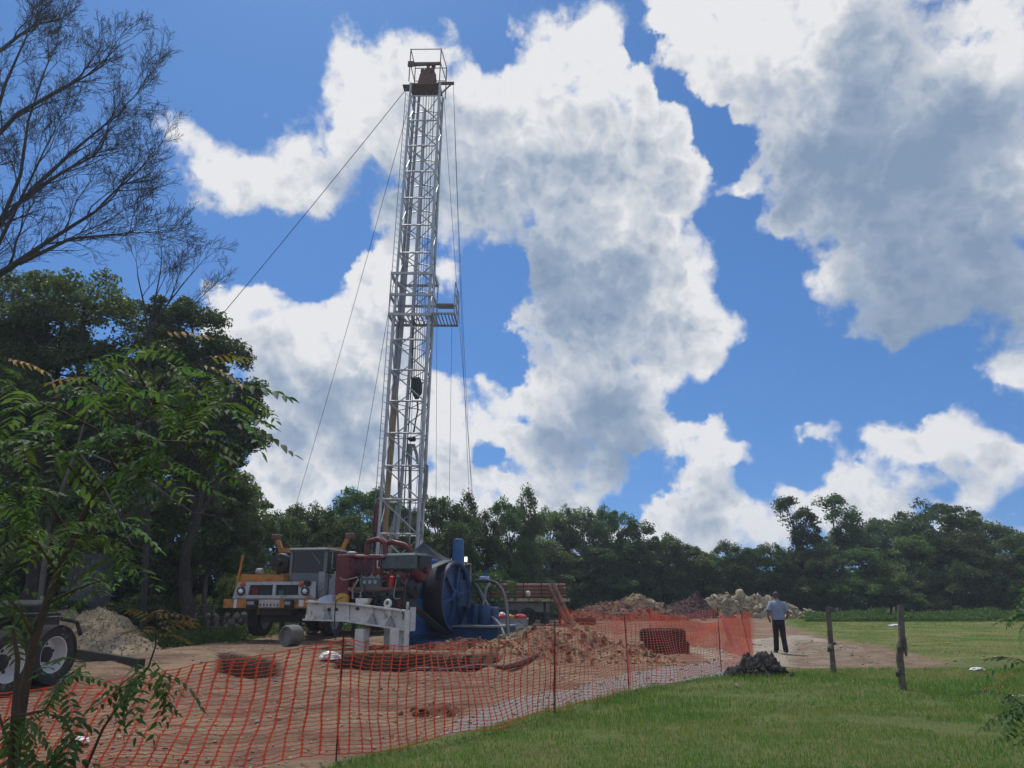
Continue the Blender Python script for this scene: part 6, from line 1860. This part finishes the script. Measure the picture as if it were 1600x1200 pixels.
heap('gravel_heap', 'tan gravel heap behind the trailer wheels', (P(112, 1000, 21.5).x, 22.3), 2.15, 1.9, 1.2, 'gravelpile', 18, .5, [(-.35, 0, .95, .85), (.1, 0, 1, .8), (.45, -.1, .55, .6)], 0, (('tanrock', 90, .04, .13, 2200), ('greyrock', 40, .04, .1, 1500)))
heap('soil_clump', 'clump of black broken soil on the lawn edge beside the net corner', (G(1186, 1058).x, G(1186, 1058).y + .2), .74, .5, .46, 'darksoil', 19, .8, [(.3, .1, 1, .6), (-.1, .1, .85, .55), (-.6, 0, .6, .4), (.05, -.35, .35, .6)], 0, (), 'soil', 90)
def clods():
    rnd = random.Random(5)
    c = Vector((G(1186, 1058).x, G(1186, 1058).y + .2, 0))
    me = []
    t = None
    for o in bpy.data.objects:
        if o.name.startswith('soil_clump'): t = o
    for i in range(4):
        m = rock_mesh(300 + i, 2, .9); m.materials.append(MAT['darksoil']); me.append(m)
    for k in range(120):
        x, y = rnd.gauss(.05, .36), rnd.gauss(0, .2)
        h = max(0, .36 * (1 - (abs(x - .15) / .75)) * (1 - abs(y) / .6))
        s = rnd.uniform(.03, .09)
        link('clod', rnd.choice(me), t, None, Matrix.Translation((c.x + x, c.y + y, gh0(c.x, c.y) + h * rnd.uniform(.7, 1.05))) @ Euler((rnd.uniform(0, 6), rnd.uniform(0, 6), 0)).to_matrix().to_4x4() @ Matrix.Scale(s, 4))
clods()
def scatter_loose():
    rnd = random.Random(8)
    for (u, v, s, mk, lab) in ((1215, 1042, .13, 'palerock', 'pale stone beside the clump of black soil'), (1150, 1074, .08, 'palerock', 'small white stone in the grass before the black soil'), (1128, 1036, .06, 'palerock', 'pale pebble by the last net rod'),
                               (600, 1010, .18, 'tanrock', None), (575, 1000, .2, 'tanrock', None)):
        p = G(u, v)
        if lab is None: continue
        o = link('loose_stone', rocks(mk)[rnd.randrange(4)], None, None, Matrix.Translation((p.x, p.y, gh(p.x, p.y) + s * .4)) @ Matrix.Rotation(rnd.uniform(0, 6), 4, 'Z') @ Matrix.Diagonal((s * 1.1, s * .9, s * .9, 1)))
        tag(o, lab, 'stone')
    # crumpled litter
    def litter(u, v, L, w, h, lab, mat='whitebag', seed=0, nm='litter'):
        p = G(u, v); r = random.Random(seed)
        bm = bmesh.new(); bmesh.ops.create_icosphere(bm, subdivisions=3, radius=1)
        for q in bm.verts:
            n = mnoise.noise(q.co * 1.9 + Vector((seed, 0, 0)))
            n2 = mnoise.noise(q.co * 5 + Vector((0, seed, 0)))
            q.co *= 1 + .45 * n + .2 * n2
            q.co.x *= L; q.co.y *= w; q.co.z = max(q.co.z * h + h * .5, 0)
        me = bpy.data.meshes.new(nm); bm.to_mesh(me); bm.free(); me.materials.append(MAT[mat])
        o = link(nm, me, None, None, Matrix.Translation((p.x, p.y, gh(p.x, p.y) + .01)) @ Matrix.Rotation(r.uniform(-.3, .3), 4, 'Z'))
        tag(o, lab, 'litter')
    litter(1528, 1050, .17, .09, .04, 'white plastic scrap on the lawn beyond the gnarled post', seed=2)
    litter(1590, 1092, .18, .04, .025, 'thin white plastic strip on the lawn under the young plant', seed=3)
    litter(515, 1043, .24, .18, .12, 'crumpled white sack on the bank of the mud pit', seed=5)
    litter(530, 1046, .15, .14, .10, 'small crumpled white bag beside the larger sack', seed=6)
    litter(1400, 980, .35, .2, .1, 'white bag lying far off on the grass', seed=7)
    litter(128, 1160, .09, .07, .05, 'white scrap on the earth inside the net below the saplings', seed=8)
scatter_loose()

# ------------------------------------------------------------------ tyres
def lying_tyre(name, c, r, w, label, group=None, tilt=0.0):
    prof = []
    h = w / 2
    prof = [(r * .56, -h * .75), (r * .8, -h), (r * .94, -h * .9)]
    for k in range(5):
        a = -h * .8 + k * h * .4
        prof += [(r, a), (r, a + h * .26), (r * .955, a + h * .29), (r * .955, a + h * .37)]
    prof += [(r * .94, h * .9), (r * .8, h), (r * .56, h * .75)]
    M = Matrix.Translation(c + Vector((0, 0, h))) @ Matrix.Rotation(tilt, 4, 'X')
    mb = MB(); mb.lathe(prof, 44, M, close=True)
    # tread lugs
    o = mb.build(name, MAT['rubber'], None, True, c)
    lug = MB().box((0, 0, 0), (.03, r * .10, w * .84)).mesh('tread_lug', org=Vector((0, 0, 0))); lug.materials.append(MAT['rubber'])
    for k in range(36):
        a = 2 * math.pi * k / 36
        link('tread_lug', lug, o, None, M @ Matrix.Rotation(a, 4, 'Z') @ Matrix.Translation((r * 1.005, 0, 0)))
    tag(o, label, 'tyre', group)
def tyres():
    p = G(1045, 1022); g = gh(p.x, p.y + .6)
    lying_tyre('tyre', Vector((p.x + .04, p.y + .62, g - .02)), .68, .34, 'large black tyre lying flat at the bottom of the two tyre stack')
    lying_tyre('tyre', Vector((p.x - .02, p.y + .66, g + .32)), .66, .34, 'large black tyre lying on top of the two tyre stack')
    p = G(915, 976)
    lying_tyre('tyre', Vector((p.x, p.y, gh(p.x, p.y))), .62, .34, 'single tyre lying flat on the ground below the leaning pipes')
tyres()

# ------------------------------------------------------------------ wooden fence posts
def wood_post(name, pix, Y, r, label, seed, bits=()):
    rnd = random.Random(seed)
    pts = [P(u, v, Y) for u, v in pix]
    base = Vector((pts[0].x, Y, gh(pts[0].x, Y)))
    pts[0] = base - Vector((0, 0, .12))
    n = 12
    mb = MB(); vs, fs = [], []
    S = smooth_pts([tuple(p) for p in pts], 5)
    for i, p in enumerate(S):
        for k in range(n):
            a = 2 * math.pi * k / n
            q = r * (1.08 - .22 * i / len(S)) * (1 + .22 * mnoise.noise(Vector((math.cos(a) * 1.3 + seed, math.sin(a) * 1.3, i * .28))) + .1 * mnoise.noise(Vector((math.cos(a) * 4, math.sin(a) * 4 + seed, i * .1))))
            vs.append((p[0] + math.cos(a) * q, p[1] + math.sin(a) * q, p[2]))
    m = len(S)
    for i in range(m - 1):
        for k in range(n): fs.append((i * n + k, i * n + (k + 1) % n, (i + 1) * n + (k + 1) % n, (i + 1) * n + k))
    fs.append(tuple((m - 1) * n + k for k in range(n)))
    mb.add(vs, fs)
    t = thing(name, label, 'post', base)
    mb.build('shaft', MAT['wood'], t, True)
    for (u, v, du, dv, rr) in bits:
        MB().path([P(u, v, Y - .03), P(u + du * .5, v + dv * .5, Y - .06), P(u + du, v + dv, Y - .02)], [rr, rr * 1.1, rr * .5], 7).build('broken_branch', MAT['wood'], t, True)
wood_post('wooden_post', [(1303,1052),(1300,1020),(1297,985),(1293,947)], 17.2, .056, 'slim weathered wooden post leaning on the lawn edge', 3, ((1299,1008,-5,10,.05), (1303,1006,3,-2,.03)))
wood_post('wooden_post', [(1411,1080),(1408,1050),(1406,1025),(1409,995),(1408,970),(1407,945)], 14.1, .06, 'gnarled wooden post with split bark standing in the lawn', 9, ((1412,995,4,30,.035), (1404,1045,-3,12,.03), (1406,1020,-2,-18,.04)))

# ------------------------------------------------------------------ trailer bogie on the left
def trailer():
    X = -8.9
    Ys = [15.0, 13.72]
    t = thing('trailer', 'black trailer chassis with tandem white hubbed dual wheels before the gravel heap', 'trailer', (X - .6, 14.4, gh(X, 14.4)))
    ax = Vector((.985, -.17, 0)).normalized()
    for y in Ys:
        g = gh(X, y)
        wheel(t, Vector((X, y, g + .545)), ax, .545, .31, 'hub', True)
        c = Vector((X, y, g + .545))
        MB().tube(c - ax * 2.0, c - ax * .25, .075, None, 10).build('axle', MAT['black'], t)
    for dx in (-.75, -1.55):
        MB().box((X + dx, 13.2, 1.08), (.1, 6.4, .24)).build('chassis_rail', MAT['black'], t)
    for y in (11.5, 13.1, 14.7, 16.2):
        MB().box((X - 1.15, y, 1.06), (.7, .1, .16)).build('cross_member', MAT['black'], t)
    MB().rbox((X - .95, 12.9, 1.28), (1.6, 5.2, .07), .02).build('deck_plate', MAT['black'], t)
    MB().rbox((X - .75, 15.1, 1.42), (.9, .6, .18), .03, (R(8), 0, 0)).build('fifth_wheel_plate', MAT['black'], t)
    MB().path([(X - .2, 15.6, 1.18), (X - .1, 16.0, 1.1), (X - .1, 16.2, .85)], .04, 6).build('mudguard_stay', MAT['black'], t, True)
trailer()
def steel_beam():
    a, b = G(118, 1034), G(220, 1046)
    a.z = gh(a.x, a.y) + .17; b.z = gh(b.x, b.y) + .08
    o = MB().bar(a, b, .16, .24).build('steel_beam', MAT['planks'], None, False, (b.x, b.y, gh(b.x, b.y)))
    tag(o, 'dark steel beam lying on the ground behind the trailer wheels', 'beam')
    p = G(270, 1003); g = gh(p.x, p.y)
    mb = MB()
    q = Vector((.75, -.66, .06)).to_track_quat('Z', 'Y').to_matrix().to_4x4()
    mb.lathe([(.33, -.5), (.36, -.5), (.36, .5), (.33, .5), (.28, .5), (.28, -.5)], 26, Matrix.Translation((p.x, p.y, g + .34)) @ q, close=True)
    o = mb.build('concrete_pipe', MAT['concrete'], None, True, (p.x, p.y, g))
    tag(o, 'short grey concrete pipe lying at the edge of the undergrowth', 'pipe')
steel_beam()

# ------------------------------------------------------------------ block hut corner and wire fence under the trees
def hut():
    Y = 29.0
    x0, x1 = P(92, 950, Y).x, P(145, 950, Y).x
    t = thing('block_pillar', 'grey concrete block pillar half hidden under the trees behind the gravel heap', 'pillar', ((x0 + x1) / 2, Y + .6, gh(x0, Y)))
    MB().box(((x0 + x1) / 2, Y + .75, 1.6), (x1 - x0 - .06, 1.1, 3.2)).build('core', MAT['concrete'], t)
    blk = MB().rbox((0, 0, 0), (.385, .12, .188), .012).mesh('block'); blk.materials.append(MAT['block'])
    half = MB().rbox((0, 0, 0), (.185, .12, .188), .012).mesh('block'); half.materials.append(MAT['block'])
    for r in range(16):
        for c in range(4):
            x = x1 - .2 - c * .40 - (.2 if r % 2 else 0)
            if x - .2 < x0 - .25: continue
            link('block', blk, t, None, Matrix.Translation((x, Y + .15, .1 + r * .2)))
        if r % 2: link('block', half, t, None, Matrix.Translation((x1 - .1, Y + .15, .1 + r * .2)))
    f = thing('wire_fence', 'sagging wire fence on thin posts under the trees beside the block pillar', 'fence', (P(220, 960, 30).x, 30, gh(P(220, 960, 30).x, 30)))
    xs = [P(u, 960, 30).x for u in (150, 210, 262, 330, 390, 470)]
    for x in xs: MB().tube((x, 30, gh(x, 30) - .1), (x + .03, 30, 1.5), .035, None, 6).build('fence_post', MAT['bark'], f)
    for z in (.5, .9, 1.3):
        for a, b in zip(xs[:-1], xs[1:]):
            MB().path([(a, 29.96, z), ((a + b) / 2, 29.96, z - .05), (b, 29.96, z)], .009, 4).build('wire', MAT['galv'], f)
    # dry stone boundary wall
    rnd = random.Random(2)
    w = thing('stone_wall', 'low tumbled stone wall behind the wire fence left of the yellow truck', 'wall', (P(385, 970, 31).x, 31, gh(P(385, 970, 31).x, 31)))
    xa, xb = P(325, 970, 31).x, P(500, 970, 31).x
    k = 0
    for row in range(5):
        x = xa + rnd.uniform(0, .2)
        while x < xb:
            s = rnd.uniform(.13, .22)
            link('stone', rocks('greyrock')[k % 5], w, None, Matrix.Translation((x, 31 + rnd.uniform(-.12, .12), gh0(x, 31) + .08 + row * .2)) @ Euler((rnd.uniform(0, 6), rnd.uniform(0, 6), 0)).to_matrix().to_4x4() @ Matrix.Diagonal((s * 1.2, s, s * .9, 1)))
            x += s * 1.9; k += 1
    for (u, v) in ((335, 984), (350, 988), (362, 985), (345, 980)):
        p = G(u, v); s = rnd.uniform(.14, .24)
        o = link('loose_stone', rocks('palerock')[k % 5], None, None, Matrix.Translation((p.x, p.y, gh(p.x, p.y) + s * .4)) @ Matrix.Scale(s, 4)); k += 1
        tag(o, 'pale stone lying in the weeds left of the truck', 'stone', 'pale stones in the weeds')
hut()

# ------------------------------------------------------------------ pipe trailer, drum, leaning pipes, tubs
def pipe_trailer():
    Y = 45.0
    xa, xb = P(742, 937, Y).x - 2.5, P(889, 937, Y).x
    zt = P(800, 935, Y).z
    t = thing('pipe_trailer', 'flat trailer with pale chipped deck edge loaded with rusty pipes behind the pump', 'trailer', ((xa + xb) / 2, Y + 1, gh(0, Y)))
    n = int((xb - xa) / .55)
    MB().box(((xa + xb) / 2, Y + 1.1, zt - .13), (xb - xa, 2.2, .16)).build('bed', MAT['black'], t)
    MB().box(((xa + xb) / 2, Y - .03, zt - .08), (xb - xa + .1, .06, .18)).build('deck_edge', MAT['chip'], t)
    MB().box(((xa + xb) / 2 - .5, Y + .9, zt - .52), (xb - xa - 1.2, .2, .5)).build('side_rail', MAT['galv'], t)
    MB().box(((xa + xb) / 2 + .2, Y + .6, .62), (1.6, .6, .5)).build('tool_box', MAT['engine'], t)
    for x in (xa + 1.0, xb - 1.4, xb - .5):
        MB().box((x, Y + .8, (zt - .2) / 2), (.14, .14, zt - .1)).build('stand', MAT['black'], t)
    for x in (xa + 2.2, xa + 3.4, xb - 2.4):
        wheel(t, Vector((x, Y + .5, .5)), (0, -1, 0), .5, .28, 'black')
    for x in (-.2, .33, .62, .9):
        xx = xa + (xb - xa) * (.52 + x * .45)
        MB().tube((xx, Y - .06, zt), (xx, Y - .06, zt + .95), .035, None, 6).build('stake', MAT['black'], t)
    rnd = random.Random(6)
    for row in range(4):
        for k in range(4 - (row == 3)):
            r = .105
            y = Y + .16 + k * .30 + row * .04; z = zt + .02 + r + row * .205
            e = rnd.uniform(-.35, .1)
            o = MB().path([(xa + .3, y, z), (xb - .15 + e, y, z)], r, 10).build('drill_pipe', MAT['pipe'], None, True, (xa + .3, y, z - r))
            lab = {0: 'bottom', 1: 'second', 2: 'third', 3: 'top'}[row]
            tag(o, 'rusty drill pipe in the %s layer of the load on the flat trailer' % lab, 'pipe', 'pipes loaded on the trailer')
    # white helmet hung on a stake
    c = P(825, 927, Y - .3)
    o = MB().lathe([(.16, -.1), (.15, .02), (.1, .13), (.001, .17)], 16, Matrix.Translation(c) @ Matrix.Rotation(R(60), 4, 'X')).build('helmet', MAT['whitebag'], None, True, c)
    tag(o, 'white helmet hung on the pipe trailer stake', 'helmet')
    # leaning pair
    for k, (ut, vt, ub, vb) in enumerate(((857,914,889,974), (864,912,896,973))):
        a, b = P(ut, vt, 44.4 - .05 * k), P(ub, vb, 43.4)
        b.z = gh(b.x, b.y)
        o = MB().path([b, a], .125, 12).build('casing_pipe', MAT['pipe'], None, True, b)
        tag(o, 'thick rusty casing pipe leaning on the trailer, %s the pump' % ('nearer' if k == 0 else 'farther from'), 'pipe')
        m = b.lerp(a, .52); d = (a - b).normalized() * .06
        MB().path([m - d, m + d], .155, 12).build('collar', MAT['rust'], o, True)
    # oil drum
    p = G(851, 975)
    prof = [(.29, 0), (.30, .02), (.285, .04), (.285, .29), (.30, .31), (.285, .33), (.285, .57), (.30, .59), (.285, .61), (.285, .86), (.30, .88), (.27, .88), (.27, .85), (.001, .85)]
    o = MB().lathe(prof, 24, Matrix.Translation((p.x, p.y, gh(p.x, p.y)))).build('oil_drum', MAT['black'], None, True, (p.x, p.y, gh(p.x, p.y)))
    tag(o, 'black oil drum with pale lid standing below the pipe trailer', 'drum')
    MB().lathe([(.26, .86), (.27, .9), (.2, .92), (.001, .92)], 20, Matrix.Translation((p.x, p.y, gh(p.x, p.y)))).build('lid', MAT['galv'], o, True)
pipe_trailer()
def tubs():
    Y = 28.5
    xs = P(795, 985, Y).x
    z1 = P(800, 966, Y).z
    t = thing('steel_tub', 'low grey steel tub with bags on its rim beside the pump hoses', 'tub', (xs, Y, gh(xs, Y)))
    mb = MB(); 
    mb.add([(x, y, z) for z, s in ((0, .86), (z1, 1.0), (z1, .94), (.08, .80)) for x, y in ((xs - .72 * s, Y - .5 * s), (xs + .72 * s, Y - .5 * s), (xs + .72 * s, Y + .5 * s), (xs - .72 * s, Y + .5 * s))],
           [(0, 1, 5, 4), (1, 2, 6, 5), (2, 3, 7, 6), (3, 0, 4, 7), (4, 5, 9, 8), (5, 6, 10, 9), (6, 7, 11, 10), (7, 4, 8, 11), (8, 9, 13, 12), (9, 10, 14, 13), (10, 11, 15, 14), (11, 8, 12, 15), (12, 13, 14, 15), (3, 2, 1, 0)])
    mb.build('shell', MAT['galv'], t)
    for s in (-.3, .3): MB().lathe([(.26, 0), (.3, .02), (.3, .1), (.26, .12)], 22, Matrix.Translation((xs + s, Y - .6, .42)) @ Matrix.Rotation(R(90), 4, 'X')).build('end_flange', MAT['galv'], t, True)
    def bag(nm, u, v, L, W, H, mat, lab, seed):
        p = P(u, v, Y)
        bm = bmesh.new(); bmesh.ops.create_icosphere(bm, subdivisions=3, radius=1)
        for q in bm.verts:
            q.co *= 1 + .3 * mnoise.noise(q.co * 1.6 + Vector((seed, 0, 0))) + .12 * mnoise.noise(q.co * 5 + Vector((0, seed, 0)))
            q.co.x *= L; q.co.y *= W; q.co.z = max(q.co.z, -.35) * H
        me = bpy.data.meshes.new(nm); bm.to_mesh(me); bm.free()
        for f in me.polygons: f.use_smooth = True
        me.materials.append(MAT[mat])
        o = link(nm, me, None, None, Matrix.Translation((p.x, Y, z1 + .35 * H)))
        tag(o, lab, 'bag')
    bag('plastic_bag', 781, 960, .26, .3, .13, 'redbag', 'red plastic bag heaped on the tub rim beside the black hose', 1)
    bag('plastic_bag', 785, 958, .12, .2, .17, 'whitebag', 'white bag between the red bags on the tub', 2)
    bag('plastic_bag', 812, 961, .27, .25, .11, 'redbag', 'rolled red plastic bag on the tub rim towards the pipe trailer', 3)
    bag('plastic_bag', 795, 962, .20, .22, .10, 'yellow', 'yellow printed bag lying in the middle of the tub', 4)
    # white leaning drum by the pump
    p = Vector((P(757, 985, 26.6).x, 26.6, 0)); g = gh(p.x, p.y)
    o = MB().lathe([(.2, 0), (.22, .03), (.22, .72), (.2, .76), (.001, .76)], 20, Matrix.Translation((p.x, p.y, g)) @ Matrix.Rotation(R(6), 4, 'Y')).build('white_drum', MAT['white'], None, True, (p.x, p.y, g))
    tag(o, 'pale grey cylindrical drum between the blue pump and the tub', 'drum')
    # wet hose along the bank of the pit
    pix = [(575,1040),(640,1056),(700,1054),(750,1047),(790,1051),(820,1044),(850,1034)]
    pts = []
    for u, v in pix:
        q = G(u, v); q.z = max(gh(q.x, q.y), .0) + .08; pts.append(tuple(q))
    pts[0] = (pts[0][0], pts[0][1], pts[0][2] - .75)
    o = MB().path(smooth_pts(pts), .06, 8).build('ground_hose', MAT['hose'], None, True, pts[3])
    tag(o, 'thick dark hose lying along the near bank of the mud pit', 'hose')
    e = Vector(pts[-1])
    MB().path([e, e + Vector((.12, .05, .03))], [.11, .12], 10).build('hose_strainer', MAT['rust'], o, True)
    for k, (u, v) in enumerate(((806, 1000), (812, 1004))):
        pass
tubs()

# ------------------------------------------------------------------ person walking away
def man():
    p = G(1221, 1021); g = gh(p.x, p.y)
    O = Vector((p.x, p.y, g))
    yaw = R(-4)                      # faces away from the camera
    F = Matrix.Translation(O) @ Matrix.Rotation(yaw, 4, 'Z')
    t = thing('person', 'person in pale blue short sleeved shirt and dark trousers walking away on the track', 'person', O)
    S = 1.76 / 1.78
    # body: one skinned figure (head, neck, arms, hands, torso, legs); +y is forwards
    J = dict(pel=(0, 0, .98), sp1=(0, -.01, 1.12), sp2=(0, -.02, 1.3), ch=(0, -.02, 1.42), nk=(0, 0, 1.52), hd0=(0, .015, 1.58), hd1=(0, .025, 1.67), hd2=(0, .02, 1.75))
    V, E, RAD = [], [], []
    idx = {}
    def add(name, co, r, par=None):
        idx[name] = len(V); V.append(Vector(co) * S); RAD.append((r * S, r * S) if not isinstance(r, tuple) else (r[0] * S, r[1] * S))
        if par: E.append((idx[par], idx[name]))
    add('pel', (0, 0, .98), (.15, .11)); add('sp1', (0, -.01, 1.12), (.145, .105), 'pel'); add('sp2', (0, -.02, 1.28), (.155, .11), 'sp1'); add('ch', (0, -.02, 1.42), (.15, .10), 'sp2')
    add('nk', (0, 0, 1.52), .06, 'ch'); add('hd0', (0, .015, 1.585), (.07, .08), 'nk'); add('hd1', (0, .02, 1.66), (.078, .095), 'hd0'); add('hd2', (0, .015, 1.735), (.06, .07), 'hd1')
    for s, n in ((-1, 'L'), (1, 'R')):
        add('sh' + n, (s * .185, -.02, 1.425), .062, 'ch'); add('el' + n, (s * .30, -.06, 1.155), .043, 'sh' + n); add('fa' + n, (s * .285, .04, 1.04), .037, 'el' + n); add('wr' + n, (s * .235, .13, .96), .027, 'fa' + n)
        add('pm' + n, (s * .215, .165, .93), (.034, .02), 'wr' + n)
        fwd = Vector((-s * .3, .75, -.45)).normalized(); sd = Vector((s * .8, .2, .4)).normalized()
        b = Vector((s * .215, .165, .93))
        for k, (o, L) in enumerate(((-.026, .062), (-.009, .072), (.009, .068), (.025, .052))):
            q = b + sd * o + fwd * .03
            add('f%d%sa' % (k, n), q, .0105, 'pm' + n); add('f%d%sb' % (k, n), q + fwd * L * .5 + Vector((0, 0, -.008)), .0095, 'f%d%sa' % (k, n)); add('f%d%sc' % (k, n), q + fwd * L * .75 + Vector((-s * .004, -.01, -.03)), .008, 'f%d%sb' % (k, n))
        add('th%sa' % n, b - sd * .035 + fwd * .0, .0115, 'pm' + n); add('th%sb' % n, b - sd * .055 + fwd * .03, .0095, 'th%sa' % n)
        lead = .10 if s > 0 else -.10      # right foot behind in stride
        hip = (s * .095, 0, .92)
        back = -s * .0
        ky = .05 if s < 0 else -.02; fy = .14 if s < 0 else -.16
        add('hip' + n, hip, .095, 'pel'); add('kn' + n, (s * .10, ky, .50), .065, 'hip' + n); add('an' + n, (s * .10, fy, .10 if s < 0 else .11), .045, 'kn' + n)
        add('ft' + n, (s * .11, fy + .12, .045), .035, 'an' + n)
    me = bpy.data.meshes.new('body'); me.from_pydata([tuple(v) for v in V], E, [])
    o = bpy.data.objects.new('body', me); COL.objects.link(o); o.parent = t; ORG[o] = O
    o.rotation_euler = (0, 0, yaw)
    me.materials.append(MAT['skin'])
    m = o.modifiers.new('skin', 'SKIN'); m.use_smooth_shade = True
    for i, r in enumerate(RAD): me.skin_vertices[0].data[i].radius = r
    me.skin_vertices[0].data[0].use_root = True
    o.modifiers.new('sub', 'SUBSURF').levels = 2; o.modifiers['sub'].render_levels = 2
    def loft(name, rings, mat, n=20, caps=True, wr=.0, seed=0, par=t):
        """rings: (x, y, z, rx, ry)"""
        vs, fs = [], []
        for i, (x, y, z, rx, ry) in enumerate(rings):
            for k in range(n):
                a = 2 * math.pi * k / n
                ca, sa = math.cos(a), math.sin(a)
                f = 1 + wr * mnoise.noise(Vector((ca * 2.2 + seed, sa * 2.2, z * 9)))
                vs.append(Vector((x + rx * f * math.copysign(abs(ca) ** .85, ca), y + ry * f * math.copysign(abs(sa) ** .85, sa), z)) * S)
        for i in range(len(rings) - 1):
            for k in range(n): fs.append((i * n + k, i * n + (k + 1) % n, (i + 1) * n + (k + 1) % n, (i + 1) * n + k))
        if caps: fs += [tuple(range(n)), tuple((len(rings) - 1) * n + k for k in range(n))]
        return MB(F).add(vs, fs), name, mat, par
    def mk(x): return x[0].build(x[1], MAT[x[2]], x[3], True)
    # shirt with short sleeves
    sh = mk(loft('shirt', [(0, 0, .955, .195, .145), (0, 0, .99, .205, .155), (0, 0, 1.06, .20, .15), (0, -.005, 1.15, .205, .15), (0, -.01, 1.25, .22, .152), (0, -.015, 1.35, .23, .15), (0, -.015, 1.42, .215, .135), (0, -.01, 1.465, .165, .11), (0, 0, 1.50, .10, .085), (0, .005, 1.525, .072, .075)], 'shirt', 28, True, .10, 1))
    for s in (-1, 1):
        a, b = Vector((s * .16, -.02, 1.43)), Vector((s * .275, -.05, 1.215))
        mb = MB(F)
        mb.path([(a + Vector((-s * .03, 0, .01))) * S, a.lerp(b, .25) * S, a.lerp(b, .6) * S, b * S], [.075 * S, .085 * S, .083 * S, .086 * S], 14)
        mb.build('sleeve', MAT['shirt'], sh, True)
    MB(F).lathe([(.068, 1.515 * S), (.078, 1.50 * S), (.08, 1.53 * S), (.07, 1.55 * S), (.066, 1.55 * S)], 18, Matrix.Translation((0, .004, 0)), close=True).build('collar', MAT['shirt'], sh, True)
    # trousers: hips and two legs that follow the stride
    tr = mk(loft('trousers', [(0, 0, .80, .165, .12), (0, -.005, .86, .18, .135), (0, -.005, .93, .18, .135), (0, 0, 1.0, .172, .128), (0, 0, 1.02, .168, .124)], 'trousers', 22, True, .02, 2))
    for s in (-1, 1):
        ky = .05 if s < 0 else -.02; fy = .14 if s < 0 else -.16
        rg = []
        for f in np.linspace(0, 1, 12):
            z = .90 - f * .835
            x = s * (.088 + .012 * f)
            y = np.interp(f, [0, .47, 1], [0, ky, fy])
            r = np.interp(f, [0, .25, .47, .75, 1], [.098, .094, .082, .076, .08])
            rg.append((x, float(y), float(z), float(r) * .95, float(r) * 1.1))
        mk(loft('trouser_leg', rg, 'trousers', 16, True, .09, 5 + s, tr))
        sz = .0 if s < 0 else .02
        shoe = MB(F)
        prof = []
        for (yy, w, h) in ((-.085, .034, .07), (-.06, .042, .085), (0, .044, .09), (.06, .046, .075), (.13, .05, .05), (.18, .04, .04), (.20, .02, .03)):
            ring = []
            for k in range(12):
                a = 2 * math.pi * k / 12
                ring.append(Vector((s * .105 + w * math.cos(a), fy + yy, max(h * .5 + h * .5 * math.sin(a), 0) + sz)) * S)
            prof.append(ring)
        vs = [v for r in prof for v in r]; fs = []
        for i in range(len(prof) - 1):
            for k in range(12): fs.append((i * 12 + k, i * 12 + (k + 1) % 12, (i + 1) * 12 + (k + 1) % 12, (i + 1) * 12 + k))
        fs += [tuple(range(12)), tuple((len(prof) - 1) * 12 + k for k in range(12))]
        shoe.add(vs, fs).build('shoe', MAT['shoe'], t, True)
    MB(F).lathe([(.178, 1.0 * S), (.182, 1.0 * S), (.182, 1.03 * S), (.178, 1.03 * S)], 22, Matrix.Diagonal((.96, .72, 1, 1)), close=True).build('belt', MAT['shoe'], tr, True)
    # hair cap over back and top of the head, ears, nose, eyes
    hr = MB(F); vs, fs = [], []
    n, m = 18, 10
    for i in range(m + 1):
        th = math.pi * .62 * i / m
        for k in range(n):
            a = 2 * math.pi * k / n
            front = max(0, math.sin(a))
            t2 = th * (1 - .42 * front)
            r = 1.0 + .05 * mnoise.noise(Vector((math.cos(a) * 3, math.sin(a) * 3, th * 4)))
            vs.append(Vector((.088 * r * math.sin(t2) * math.cos(a), .012 + .108 * r * math.sin(t2) * math.sin(a), 1.665 + .112 * r * math.cos(t2))) * S)
    for i in range(m):
        for k in range(n): fs.append((i * n + k, i * n + (k + 1) % n, (i + 1) * n + (k + 1) % n, (i + 1) * n + k))
    hr.add(vs, fs).build('hair', MAT['hair'], t, True)
    for s in (-1, 1):
        MB(F).lathe([(.001, -.008), (.022, -.006), (.03, 0), (.022, .006), (.001, .008)], 12, Matrix.Translation(Vector((s * .084, .01, 1.64)) * S) @ Matrix.Rotation(R(90), 4, 'Y') @ Matrix.Diagonal((1, .6, 1, 1))).build('ear', MAT['skin'], t, True)
        MB(F).lathe([(.001, -.009), (.008, -.005), (.01, 0), (.008, .005), (.001, .009)], 8, Matrix.Translation(Vector((s * .03, .104, 1.655)) * S)).build('eye', MAT['shoe'], t, True)
    MB(F).path([Vector((0, .1, 1.665)) * S, Vector((0, .128, 1.625)) * S, Vector((0, .105, 1.615)) * S], [.008, .015, .012], 8).build('nose', MAT['skin'], t, True)
    MB(F).path([Vector((-.022, .098, 1.585)) * S, Vector((0, .106, 1.584)) * S, Vector((.022, .098, 1.585)) * S], [.004, .007, .004], 6).build('mouth', MAT['amber'], t, True)
man()

# ------------------------------------------------------------------ bluish haze added to lift the dark tones, as lens glare does
def haze():
    o = MB().box((0, 170, 15.0), (530, 520, 33.0)).build('haze', None, None, False)
    m = bpy.data.materials.new('added_haze'); m.use_nodes = True
    nt = m.node_tree; nt.nodes.clear()
    out = nt.nodes.new('ShaderNodeOutputMaterial'); v = nt.nodes.new('ShaderNodeVolumePrincipled')
    v.inputs['Color'].default_value = (0.80, 0.90, 1.0, 1); v.inputs['Density'].default_value = 0.0008; v.inputs['Anisotropy'].default_value = 0.35
    nt.links.new(v.outputs[0], out.inputs['Volume'])
    o.data.materials.append(m)
    tag(o, kind='stuff', label='thin bluish haze added over the whole site to lift dark tones')
haze()
